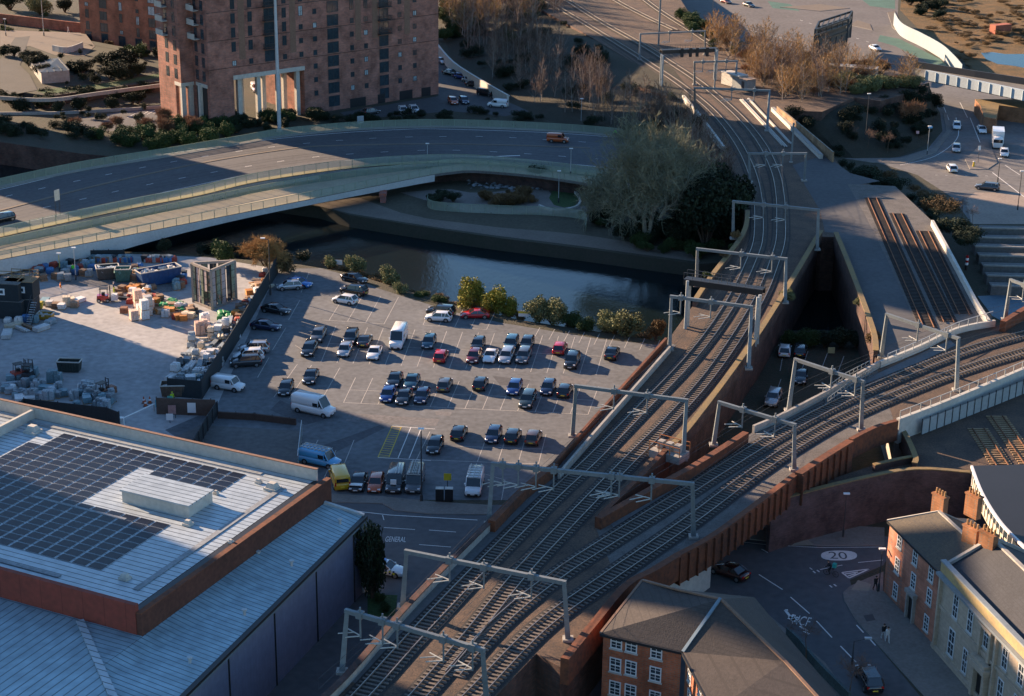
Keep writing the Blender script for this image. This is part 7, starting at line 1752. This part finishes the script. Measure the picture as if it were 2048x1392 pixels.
# skips
def skip(px,py,rz,L_,W_,H_,mat,label,fill,fmat=None):
    p=P(px,py); o=thing('skip_container',label,'skip',p,rz); b=MB(); t=.12
    vs=[]; 
    for (l,w,z) in ((L_*.44,W_*.46,.15),(L_/2,W_/2,H_)): vs+=[(-l,-w,z),(l,-w,z),(l,w,z),(-l,w,z)]
    b.raw(vs,[(3,2,1,0),(0,1,5,4),(1,2,6,5),(2,3,7,6),(3,0,4,7)]); vi=[(x*.95,y*.93,z+.08 if z<1 else z) for x,y,z in vs]; b.raw(vi,[(0,1,2,3),(4,5,1,0),(5,6,2,1),(6,7,3,2),(7,4,0,3)])
    for k in range(7): x=-L_*.42+k*L_*.14; 
    for k in range(8):
        x=-L_*.43+k*L_*.123
        for s in (-1,1): b.beam((x*.93,s*W_*.465,.2),(x,s*(W_/2+.02),H_),.1,.08)
    b.build('body',mat,o)
    b=MB(); b.beam((-L_/2,-W_/2,H_),(L_/2,-W_/2,H_),.14); b.beam((-L_/2,W_/2,H_),(L_/2,W_/2,H_),.14); b.beam((-L_/2,-W_/2,H_),(-L_/2,W_/2,H_),.14); b.beam((L_/2,-W_/2,H_),(L_/2,W_/2,H_),.14); b.build('rim',m_concl,o)
    b=MB()
    for k in range(fill):
        x,y=ry.uniform(-L_*.4,L_*.4),ry.uniform(-W_*.35,W_*.35); s=ry.uniform(.2,.5); b.box(-s,s,-s*.7,s*.7,-s*.4,s*.4,T=Matrix.Translation((x,y,H_-.45+ry.uniform(-.2,.25)))@Matrix.Rotation(ry.uniform(0,3),4,'Z')@Matrix.Rotation(ry.uniform(-.6,.6),4,'X'),taper=s*.2)
    q=b.build('rubbish',fmat or M('rubbish_pale',(.50,.48,.45),.8,.5,3),o); q['kind']='stuff'; return o
skip(318,566,.62,7.0,2.5,2.5,M('skip_blue',(.015,.06,.17),.5,.25,1),'large open blue skip with a pale rim and white rubbish',30)
skip(216,556,.30,3.6,2.2,2.0,M('skip_dark',(.05,.055,.055),.6,.25,1),'dark grey skip heaped with pale blue rubbish',34,M('rubbish_blue',(.30,.38,.45),.8,.5,3))
skip(247,562,.1,2.4,1.8,2.2,M('cage_green',(.04,.13,.11),.6,.3,1),'dark green cage bin between the two skips',12,M('rubbish_green',(.10,.22,.20),.8,.5,3))
skip(92,638,-.1,2.3,1.5,1.0,M('skip_yellow',(.40,.22,.03),.6,.3,1),'small yellow skip beside the grey bags at the left',8)
skip(140,742,-.05,3.2,1.6,1.6,M('skip_green_black',(.03,.04,.035),.7,.3,1),'dark green black bin at the top of the lower heap',6,m_black)
skip(348,790,.1,3.4,2.0,1.7,M('skip_brown',(.12,.08,.055),.7,.3,1),'brown box skip behind the short hoarding end',10)
# loads ------------------------------------------------------------------
def load(kind,mat,name,cat,label,group,w=1.2,l=1.2,h=1.0,extra=None):
    o=thing(name,label,cat,(0,-3000,-500),group=group)
    if kind in('pallet','wrapped','bricks'):
        b=MB()
        for y in (-l/2+.05,0,l/2-.05): b.box(-w/2,w/2,y-.05,y+.05,0,.09)
        for k in range(6): x=-w/2+.05+k*(w-.1)/5; b.box(x-.045,x+.045,-l/2,l/2,.09,.12)
        b.build('pallet',m_wood,o)
    if kind=='pallet':
        b=MB(); n=ry.randint(2,4)
        for k in range(n):
            z=.12+k*h/n; dx,dy=ry.uniform(-.06,.06),ry.uniform(-.06,.06); b.box(-w/2+.06+dx,w/2-.06+dx,-l/2+.06+dy,l/2-.06+dy,z,z+h/n-.03)
        b.build('load',mat,o)
    elif kind=='wrapped':
        b=MB(); t1,t2=ry.uniform(.75,1.1),ry.uniform(.7,1.1); b.box(-w/2+.04,-.03,-l*.46,l*.46,.12,.12+h*t1,taper=.03); b.box(.0,w/2-.04,-l*.46,l*.44,.12,.12+h*t2,taper=.04); b.box(-w/4,w/4,-l*.3,l*.2,.12+h*min(t1,t2),.2+h*max(t1,t2),taper=.05); b.build('load',mat,o)
    elif kind=='bricks':
        b=MB()
        for k in range(int(h/.3)):
            for i in range(3): b.box(-w/2+.03+i*w/3,-w/2+w/3-.01+i*w/3,-l/2+.05,l/2-.05,.12+k*.3,.12+k*.3+.27)
        b.build('load',mat,o)
    elif kind=='bag':
        b=MB(); loft(b,[(-w*.47,.04,h*.8,l*.42,0),(-w*.42,0,h*.9,l*.47,.0),(-w*.1,0,h*.86,l*.5,.10),(w*.2,0,h*.95,l*.49,.03),(w*.45,0,h*.85,l*.46,0),(w*.5,.06,h*.7,l*.40,0)],smooth=False); b.build('sack',mat,o)
        for x in (-.3,.3): b=MB(); b.tube((x,-.2,h*.9),(x,.2,h*1.12),.03,n=4); b.build('strap',mat,o)
    elif kind=='long':
        n=ry.randint(4,7); b=MB()
        for k in range(n): y=-w/2+.1+(k%4)*w/4; z=.12+(k//4)*.2; b.box(-l/2+ry.uniform(-.2,.2),l/2+ry.uniform(-.2,.2),y-.11,y+.11,z,z+.17)
        b.build('lengths',mat,o); b=MB()
        for x in (-l*.3,l*.3): b.box(x-.06,x+.06,-w/2,w/2,0,.12)
        b.build('bearers',m_wood,o)
    elif kind=='roll':
        b=MB(); b.tube((-l/2,0,w/2),(l/2,0,w/2),w/2,n=12); b.tube((-l/2,-w*.95,w/2),(l/2*.9,-w*.95,w/2),w/2,n=12); b.build('roll',mat,o)
        b=MB(); 
        for x in (-l*.3,l*.3): b.box(x-.05,x+.05,-w*1.4,w*.5,0,.06)
        b.build('bearers',m_wood,o)
    elif kind=='bin':
        b=MB(); b.raw([(-.45,-.38,.12),(.45,-.38,.12),(.45,.38,.12),(-.45,.38,.12),(-.55,-.48,1.1),(.55,-.48,1.1),(.55,.48,1.1),(-.55,.48,1.1)],[(3,2,1,0),(0,1,5,4),(1,2,6,5),(2,3,7,6),(3,0,4,7)]); b.build('body',mat,o); b=MB(); b.box(-.58,.58,-.5,.5,1.1,1.2,taper=.06); b.build('lid',extra or mat,o)
    elif kind=='plate':
        b=MB(); 
        for k in range(5): b.box(-w/2,w/2,-l/2,l/2,.1+k*.12,.18+k*.12)
        b.build('sheets',mat,o); b=MB(); 
        for x in (-w*.4,w*.4): b.box(x-.06,x+.06,-l/2,l/2,0,.1)
        b.build('bearers',m_wood,o)
    o['_used']=0; return o
LM={'white':M('wrap_white',(.55,.54,.52),.5,.25,2,world=False,rnd=.25),'grey':M('wrap_grey',(.25,.29,.31),.5,.3,2,world=False,rnd=.35),'teal':M('wrap_teal',(.16,.25,.28),.5,.3,2,world=False,rnd=.3),'black':M('wrap_black',(.03,.035,.04),.6,.3,2,world=False,rnd=.4),'brown':M('wrap_brown',(.26,.16,.10),.8,.35,2,world=False,rnd=.35),'cream':M('wrap_cream',(.52,.44,.33),.7,.25,2,world=False,rnd=.25),'pink':M('wrap_pink',(.52,.30,.22),.7,.3,3,world=False,rnd=.25,col2=(.60,.50,.42)),'green':M('wrap_green',(.02,.22,.07),.5,.3,3,world=False,rnd=.4),'red':M('wrap_red',(.32,.05,.03),.6,.3,2,world=False,rnd=.3),'orange':M('wrap_orange',(.42,.17,.04),.7,.3,2,world=False,rnd=.3),'yellow':M('wrap_yellow',(.45,.34,.03),.6,.3,2,world=False,rnd=.2),'blue':M('wrap_blue',(.05,.14,.30),.6,.3,2,world=False,rnd=.3),'rust':M('machine_rust',(.22,.10,.06),.7,.4,2,world=False,rnd=.3)}
LC={}
def item(kind,col,px,py,label,group=None,w=1.2,l=1.2,h=1.0,rz=None,z=0,name=None,cat=None):
    if group: group='all '+label
    names={'pallet':('pallet_stack','pallet load'),'wrapped':('wrapped_pallet','pallet load'),'bricks':('block_pallet','pallet of blocks'),'bag':('builders_bag','bag'),'long':('timber_bundle','bundle'),'roll':('roll_bundle','rolls'),'bin':('wheeled_bin','bin'),'plate':('sheet_stack','stack of sheets')}
    rz=ry.uniform(-.5,.5) if rz is None else rz
    key=(kind,col,round(w,1),round(l,1),round(h,1)); p=P(px,py,0); p.z=z
    if key not in LC:
        o=load(kind,LM[col],name or names[kind][0],cat or names[kind][1],label,group,w,l,h); o.location=p; o.rotation_euler=(0,0,rz); LC[key]=o
    else: o=dup(LC[key],p,rz,label,group)
    if group is None and 'group' in o.keys(): del o['group']
    return o
DH=math.atan2((P(556,545)-P(405,797)).y,(P(556,545)-P(405,797)).x)
# the long heap beside the hoarding
GH='building materials heaped along the dark hoarding'
for i in range(84):
    t=i/83; y=650+t*136+ry.uniform(-6,6); xr=PX(P(405,797).lerp(P(556,545),(797-y)/252*1.0))[0]; x=xr-14-ry.random()*(62+22*math.sin(t*3.0))
    k=ry.choice(['wrapped','long','long','roll','pallet','plate','bag']); c=ry.choice(['white','white','grey','grey','black','cream','teal'])
    w,l,h={'wrapped':(1.2,1.2,1.0),'long':(.9,2.8,.4),'roll':(.5,2.6,.5),'pallet':(1.2,1.2,.8),'plate':(1.2,2.0,.6),'bag':(1.0,1.0,.8)}[k]
    nm={'white':'white','grey':'grey','black':'black','cream':'cream','teal':'blue grey'}[c]; kk={'wrapped':'shrink wrapped pallet','long':'bundle of long sections','roll':'pair of long rolls','pallet':'loaded pallet','plate':'stack of sheets','bag':'builders bag'}[k]
    item(k,c,x,y,f'{nm} {kk} in the long heap of materials beside the dark hoarding',f'{nm} {kk}s beside the hoarding',w,l,h,rz=DH+ry.choice([0,0,1.57])+ry.uniform(-.25,.25),z=ry.choice([0,0,.0,.5]) if 0 else 0)
    if ry.random()<.35: item(k,c,x,y,f'{nm} {kk} in the long heap of materials beside the dark hoarding',f'{nm} {kk}s beside the hoarding',w,l,h,rz=DH+ry.uniform(-.3,.3),z=h+.14)
# middle heaps: pallets of blocks, green bags, rubble
for x,y,z,c,l in ((290,638,0,'white','white block pallet at the front of the pink and white stack'),(282,628,0,'white','white block pallet behind the front one of the pink stack'),(296,630,0,'white','white block pallet at the right of the pink stack'),(290,638,1.5,'white','white block pallet on top of the front one'),(297,630,1.5,'white','white block pallet on top of the right one'),(276,616,0,'pink','pink block pallet at the back of the stack'),(284,608,0,'pink','pink block pallet furthest back in the stack'),(276,616,1.4,'pink','pink block pallet on top of another at the back'),(268,640,0,'pink','pink block pallet at the left of the stack'),(300,618,0,'pink','pink block pallet behind the green bags')): item('bricks',c,x,y,l,None,1.2,1.2,1.5,rz=.5,z=z)
for x,y,c,l in ((400,668,'pink','large pink wrapped block pallet near the foot of the glazed tower'),(411,664,'pink','second pink wrapped pallet right of the large one'),(410,648,'white','white covered pallet behind the pink pair')): item('wrapped',c,x,y,l,None,1.5,1.5,1.8,rz=.3)
for i in range(20): x=ry.uniform(322,372); item('bag','green',x,606+(x-322)*.28+ry.uniform(-7,8),'bright green sack in the heap left of the glazed tower','green sacks left of the glazed tower',1.0,1.0,.7)
for i in range(7): item('bag','green',ry.uniform(438,462),ry.uniform(628,640),'green sack in the small heap under the glazed tower','green sacks under the glazed tower',1.0,1.0,.7)
G2='mixed rubble and timber in the middle of the yard'
for i in range(66):
    x=ry.uniform(240,392); y=590+(x-240)*.28+ry.uniform(-14,20)
    if 262<x<310 and y>600: y-=26
    k,c=ry.choice([('long','brown'),('long','cream'),('bag','white'),('pallet','brown'),('pallet','cream'),('bag','brown'),('wrapped','white'),('long','black'),('bag','red'),('pallet','orange')])
    w,l,h={'long':(.9,2.2,.4),'pallet':(1.2,1.2,.8),'bag':(1.0,1.0,.8),'wrapped':(1.2,1.2,1.0)}[k]; item(k,c,x,y,f'{c} {"bundle" if k=="long" else "sack" if k=="bag" else "pallet load"} in the rubble between the blue skip and the green sacks',f'{c} {k} pieces in the middle rubble',w,l,h)
for i in range(26):
    t=ry.random(); x=470+t*62+ry.uniform(-8,8); y=652-t*100+ry.uniform(-14,14); k,c=ry.choice([('long','cream'),('long','brown'),('bag','red'),('pallet','brown'),('bag','white'),('plate','grey'),('pallet','orange')])
    w,l,h={'long':(.9,2.2,.4),'pallet':(1.2,1.2,.8),'bag':(1.0,1.0,.8),'plate':(1.2,2.0,.6)}[k]; item(k,c,x,y,f'{c} {"bundle" if k=="long" else "sack" if k=="bag" else "load"} between the glazed tower and the top of the hoarding',f'{c} {k} pieces beside the tower',w,l,h)
# back of the yard
for i in range(100):
    x=ry.uniform(70,372); y=530+ry.uniform(0,32)+(0 if x<280 else 18)
    if 185<x<262 or 288<x<348: y=524
    k,c=ry.choice([('pallet','grey'),('wrapped','teal'),('bin','grey'),('bag','blue'),('pallet','brown'),('bag','red'),('bin','black'),('wrapped','grey')]); 
    item(k,c,x,y,f'{c if c!="teal" else "blue grey"} {"bin" if k=="bin" else "sack" if k=="bag" else "pallet load"} along the back of the yard under the footbridge',f'{c} {k} items at the back of the yard',1.2,1.2,1.0)
# left clutter
for x,y,k,c,w,l,h,rz,lab in ((14,672,'plate','white',1.3,3.0,.6,.15,'white topped stack of sheets, nearest at the left edge'),(28,655,'plate','cream',1.2,2.6,.6,-.7,'cream stack of sheets behind the nearest white one'),(44,660,'long','white',.9,2.8,.4,-.75,'white bundle lying slantwise at the left heap'),(58,656,'long','brown',.9,2.8,.4,-.75,'brown bundle lying slantwise at the left heap'),(83,660,'plate','white',1.2,2.4,.6,-.6,'pale long stack at the right end of the left heap'),(96,650,'bag','grey',1.1,1.1,.8,0,'grey sack beside the small yellow skip'),(105,646,'bag','grey',1.1,1.1,.8,.5,'grey sack right of the small yellow skip'),(16,645,'bag','white',1.1,1.1,.8,0,'white sack at the left edge'),(60,632,'bin','yellow',1.2,1.2,1,0,'yellow bin in front of the site cabins'),(79,618,'bin','yellow',1.2,1.2,1,0,'yellow bin beside the cabin stairs'),(53,645,'bin','blue',1.2,1.2,1,0,'dark blue bin in the left heap'),(8,628,'bin','grey',1.2,1.2,1,0,'grey bin under the left cabin'),(22,626,'bin','grey',1.2,1.2,1,0,'second grey bin under the left cabin'),(38,648,'wrapped','white',1.2,1.2,1,0,'white wrapped pallet among the bins'),(70,646,'wrapped','teal',1.2,1.2,1,0,'blue grey wrapped pallet among the bins'),(90,606,'plate','teal',1.2,2.0,.6,0,'blue grey sheets beside the stacked cabins'),(100,612,'pallet','white',1.2,1.2,.8,0,'white pallet load, first of the row right of the cabins'),(112,616,'pallet','brown',1.2,1.2,.8,0,'brown pallet load, second of the row right of the cabins'),(124,618,'pallet','white',1.2,1.2,.8,0,'white pallet load, third of the row right of the cabins'),(134,612,'bricks','cream',1.2,1.2,1.5,.2,'tall cream timber stack in the row right of the cabins'),(142,606,'pallet','cream',1.2,1.2,.8,.4,'cream pallet load beside the tall timber stack'),(158,604,'plate','white',1.2,2.0,.6,-.6,'pale sheets at the right end of the cabin row'),(150,614,'pallet','brown',1.2,1.2,.8,0,'brown pallet load at the end of the cabin row'),(266,590,'bin','white',1.2,1.2,1,0,'white bin standing alone near the blue skip'),(249,625,'pallet','rust',1.2,1.2,.8,0,'rusty basket standing alone left of the pink stack')):
    item(k,c,x,y,lab,None,w,l,h,rz=rz)
# lower heap
for i in range(66):
    x=ry.uniform(5,225); y=ry.uniform(755,800)+max(0,x-60)*.14; 
    if x>185 and y<790: continue
    k,c=ry.choice([('wrapped','grey'),('wrapped','teal'),('wrapped','grey'),('pallet','grey'),('pallet','teal'),('bag','teal'),('long','grey'),('bag','white')]); w,l,h={'long':(.9,2.2,.4),'pallet':(1.2,1.2,.8),'bag':(1.0,1.0,.8),'wrapped':(1.3,1.3,1.1)}[k]
    item(k,c,x,y,f'{"blue grey" if c=="teal" else c} {"sack" if k=="bag" else "bundle" if k=="long" else "pallet load"} in the lower heap behind the warehouse hoarding',f'{c} {k} loads in the lower heap',w,l,h)
item('plate','white',50,800,'large slatted white rack in the lower heap',None,2.6,2.2,1.4,rz=.3)
for x,y,l in ((62,760,'grey cage of the lower heap, left one'),(110,772,'grey cage of the lower heap, right one')): item('wrapped','teal',x,y-8,l.replace('cage','wrapped load'),None,2.0,1.6,1.5,rz=0)
# machines
def machine(px,py,rz,c1,c2,label,lift=True):
    p=P(px,py); o=thing('forklift',label,'forklift',p,rz); b=MB(); b.box(-1.2,.7,-.6,.6,.35,1.1,taper=.08); b.build('body',c1,o); b=MB()
    for x in (-.7,.5):
        for y in (-.5,.5): b.beam((x,y,1.1),(x*.9,y*.9,2.15),.07)
    b.box(-.75,.55,-.55,.55,2.12,2.2); b.build('cab_frame',m_black,o); b=MB()
    for y in (-.3,.3): b.beam((.85,y,.1),(.85,y,2.6),.1); b.beam((.9,y,.25),(2.0,y,.25),.1,.05)
    for z in (.8,1.6,2.5): b.beam((.85,-.3,z),(.85,.3,z),.08)
    b.build('mast',m_steeld,o); b=MB(); b.box(-.45,.05,-.25,.25,1.1,1.5); b.build('seat',m_black,o); wheels(o,[(.5,.62,.32),(.5,-.62,.32),(-.85,.62,.32),(-.85,-.62,.32)],.32)
    if c2: b=MB(); b.box(1.0,2.0,-.6,.6,.3,1.2,taper=.05); b.build('carried_load',c2,o)
machine(210,603,.1,PC['red'],LM['white'],'red forklift carrying a white load in the sunny part of the yard')
machine(40,756,.6,LM['red'],None,'dark red machine at the top left of the lower heap'); machine(58,758,1.4,LM['black'],None,'black machine with a yellow top beside the dark red one'); machine(206,795,.9,LM['rust'],LM['rust'],'rusty brown machine at the right end of the lower heap')
for x,y,l in ((288,806,'orange and white cone, rear one by the yard gate'),(291,812,'orange and white cone, front one by the yard gate'),(300,806,'third orange cone by the yard gate')):
    p=P(x,y); o=thing('traffic_cone',l,'traffic cone',p); b=MB(); b.tube((0,0,.04),(0,0,.95),.24,.05,n=10); b.build('cone',PC['orange'],o); b=MB(); b.box(-.3,.3,-.3,.3,0,.04); b.build('base',m_black,o); b=MB(); b.tube((0,0,.4),(0,0,.6),.175,.13,n=10); b.build('band',m_plw,o)
# people -----------------------------------------------------------------
def person(px,py,z,rz,top,legs,label,pose='stand',helmet=None,bag=None,lift=0):
    p=P(px,py,z); p.z+=lift; V=[];E=[];Rr=[]
    def v(x,y,zz,r,par=None):
        V.append((x,y,zz)); Rr.append(r); 
        if par is not None: E.append((par,len(V)-1))
        return len(V)-1
    if pose=='bike':
        pe=v(0,0,.98,.14); a=v(.18,0,1.22,.15,pe); c=v(.34,0,1.42,.14,a); n=v(.42,0,1.52,.06,c); h=v(.46,0,1.62,.10,n); v(.47,0,1.74,.08,h)
        for s,f in ((-1,.25),(1,-.1)):
            k=v(.32,s*.10,.72+f*.5,.08,pe); an=v(.12+f*.3,s*.11,.32+f*.6,.05,k); v(.26+f*.3,s*.11,.28+f*.6,.045,an)
            sh=v(.34,s*.2,1.40,.065,c); el=v(.48,s*.24,1.16,.05,sh); wr=v(.66,s*.22,1.06,.035,el); v(.74,s*.22,1.04,.035,wr)
    else:
        st=.22 if pose=='walk' else .03
        pe=v(0,0,.95,.145); a=v(0,0,1.15,.145,pe); c=v(.02,0,1.38,.155,a); n=v(.03,0,1.52,.06,c); h=v(.05,0,1.62,.10,n); v(.06,0,1.74,.085,h)
        for s in (-1,1):
            f=s*st; hp_=v(0,s*.09,.90,.105,pe); k=v(f*.6+.03,s*.10,.50,.07,hp_); an=v(f*1.1-.03,s*.10,.08,.048,k); v(f*1.1+.14,s*.11,.04,.045,an)
            sh=v(0,s*.21,1.42,.07,c); el=v(-f*.6,s*.26,1.14,.05,sh); wr=v(-f*.8+.10,s*.25,.90,.036,el); v(-f*.8+.14,s*.25,.80,.04,wr)
    me=bpy.data.meshes.new('person'); me.from_pydata(V,E,[]); o=bpy.data.objects.new('person',me); COL.objects.link(o)
    md=o.modifiers.new('skin','SKIN'); sv=me.skin_vertices[0].data
    for i,r_ in enumerate(Rr): sv[i].radius=(r_,r_)
    sv[0].use_root=True; o.modifiers.new('sub','SUBSURF').levels=1
    dg=bpy.context.evaluated_depsgraph_get(); m2=bpy.data.meshes.new_from_object(o.evaluated_get(dg)); o.modifiers.clear(); o.data=m2
    skin=M('skin',(.45,.28,.20),.6,.1,1,world=False)
    for q in (top,legs,skin): m2.materials.append(q)
    for f in m2.polygons:
        zc=f.center.z; f.use_smooth=True; hand=(pose!='bike' and zc<.92 and abs(f.center.y)>.20) or (pose=='bike' and f.center.x>.68 and zc<1.2)
        f.material_index=2 if zc>(1.50 if pose!='bike' else 1.54) or hand else (0 if zc>(.93 if pose!='bike' else 1.0) else 1)
    o.location=p; o.rotation_euler=(0,0,rz); tag(o,label,'person'); hx=.06 if pose!='bike' else .47
    b=MB(); b.smooth=True
    for k in range(5):
        t0=k/5*1.5; t1=(k+1)/5*1.5; r0=.115*math.cos(t0); r1=.115*math.cos(t1); b.tube((hx-.01,0,1.68+.12*math.sin(t0)),(hx-.01,0,1.68+.12*math.sin(t1)),r0,max(.002,r1),n=10,cap=False)
    b.build('helmet' if helmet else 'hair',helmet or M('hair',(.03,.02,.015),.8,.1,1),o)
    if bag: b=MB(); b.box(-.5,-.12,-.22,.22,1.0 if pose!='bike' else 1.15,1.45 if pose!='bike' else 1.6); b.build('backpack',bag,o)
    return o
mk_=lambda n,c:M('cloth_'+n,c,.9,.15,3,world=False)
org,hv,hg,wh_,bk_,nv,tq=mk_('orange',(.60,.16,.02)),mk_('hivis',(.45,.60,.03)),mk_('higreen',(.10,.65,.05)),mk_('white',(.55,.55,.53)),mk_('black',(.02,.02,.022)),mk_('navy',(.03,.05,.10)),mk_('teal',(.03,.35,.30))
person(122,586,0,.5,org,wh_,'person in an orange top and pale trousers standing near the cabins',helmet=org)
person(147,548,0,1.5,hg,bk_,'person in a bright green jacket at the back of the yard'); person(228,585,0,.3,nv,hv,'person in dark blue and yellow behind the red forklift',helmet=wh_)
person(277,556,0,2,hv,nv,'person in a yellow jacket left of the blue skip',helmet=hv); person(345,808,0,-1,hv,bk_,'person with a yellow helmet at the yard gate',helmet=hv)
person(137,66,ZG-.9,2.5,wh_,wh_,'person in white walking across the sunlit plaza',pose='walk')
person(1750,1181,.12,-1.2,bk_,bk_,'person in black walking on the corner pavement',pose='walk'); person(1766,1278,.12,-1.3,bk_,wh_,'person in a dark jacket and pale trousers walking below the corner',pose='walk'); person(1774,1284,.12,-1.3,wh_,wh_,'person in pale clothes beside the one in the dark jacket',pose='walk')
def bike(px,py,z,rz,label,frame):
    p=P(px,py,z); o=thing('bicycle',label,'bicycle',p,rz)
    for x in (-.5,.55):
        b=MB(); n=18
        for k in range(n): t0,t1=2*math.pi*k/n,2*math.pi*(k+1)/n; b.tube((x+.34*math.cos(t0),0,.35+.34*math.sin(t0)),(x+.34*math.cos(t1),0,.35+.34*math.sin(t1)),.025,n=4,cap=False)
        for k in range(6): t0=math.pi*k/6; b.tube((x+.33*math.cos(t0),0,.35+.33*math.sin(t0)),(x-.33*math.cos(t0),0,.35-.33*math.sin(t0)),.006,n=3)
        b.build('wheel',m_tyre,o)
    b=MB()
    for a,c in (((-.5,0,.35),(-.12,0,.85)),((-.12,0,.85),(.42,0,.88)),((.42,0,.88),(.0,0,.3)),((0,0,.3),(-.5,0,.35)),((0,0,.3),(-.15,0,.92)),((.42,0,.88),(.55,0,.35)),((.42,0,.88),(.42,0,1.02)),((.45,-.25,1.03),(.45,.25,1.03))): b.tube(a,c,.022,n=5)
    b.build('frame',frame,o); b=MB(); b.box(-.3,-.05,-.08,.08,.9,.96); b.build('saddle',m_black,o); return o
for px,py,z,rz,t_,bg_,l in ((1662,1152,.02,2.6,bk_,tq,'cyclist in black with a turquoise delivery bag crossing the side road'),(1233,275,ZB,3.0,hg,None,'cyclist in a bright green jacket riding behind the willow crown')):
    bike(px,py,z,rz,'bicycle ridden by the '+l.split(' with')[0].split(' riding')[0],m_steeld); person(px,py,z,rz,t_,bk_,l,pose='bike',bag=bg_)
SUNAZ=-37.0; SUNEL=16.7
T=math.tan(R(SUNEL))
def cut(w,c): return c-w*T
sunblock(124.3,160.1,-262,cut(-262,-27),18,'tall brick apartment tower left of the view that shades the middle of the street')
sunblock(124.3,157.5,-262,cut(-262,-7.6),16,'narrower upper part added on the unseen tower left of the view to shape its shadow edge',z0=cut(-262,-27)+.45)  # added narrower than the part below, to move the upper shadow edge
sunblock(319,374,-327,cut(-327,-61),14,'unseen block added behind the brick tower to shade the parking court and the bank')  # out of sight, added to keep sun off the court and lower bank
sunblock(226,256,-345,cut(-345,-20),14,'unseen raised block added in the air left of the view to shade the towpath and terrace',z0=cut(-345,-60.5))  # floating block added to shade towpath and terrace while the road stays lit
sunblock(40,104.0,-235,cut(-235,-6),18,'long brick apartment tower left of the view that shades the warehouse eaves')
sunblock(191,230.5,-345,cut(-345,-68.3),16,'lower brick apartment block left of the view across the river')
# ------------------------------------------------------------------ light
w=bpy.data.worlds.new('World'); sc.world=w; w.use_nodes=True; nt=w.node_tree
sky=nt.nodes.new('ShaderNodeTexSky'); sky.sky_type='NISHITA'; sky.sun_disc=False
sky.sun_elevation=R(SUNEL)
h=Vector((-math.cos(R(SUNAZ)),-math.sin(R(SUNAZ)),0))   # towards the sun
sky.sun_rotation=math.atan2(h.x,h.y)
sky.air_density=1.15; sky.dust_density=.2; sky.ozone_density=5.0
bg=nt.nodes['Background']; bg.inputs['Strength'].default_value=.069; nt.links.new(sky.outputs[0],bg.inputs[0])
sl=bpy.data.lights.new('sun','SUN'); sl.energy=5.0; sl.angle=R(.53); sl.color=(1,.71,.47)
so_=bpy.data.objects.new('sun',sl); COL.objects.link(so_)
dirv=Vector((-h.x*math.cos(R(SUNEL)),-h.y*math.cos(R(SUNEL)),-math.sin(R(SUNEL))))
so_.rotation_euler=dirv.to_track_quat('-Z','Y').to_euler(); so_.location=(-100,300,150)
vs=sc.view_settings; vs.view_transform='Standard'; vs.look='None'; vs.exposure=1.85; vs.gamma=1
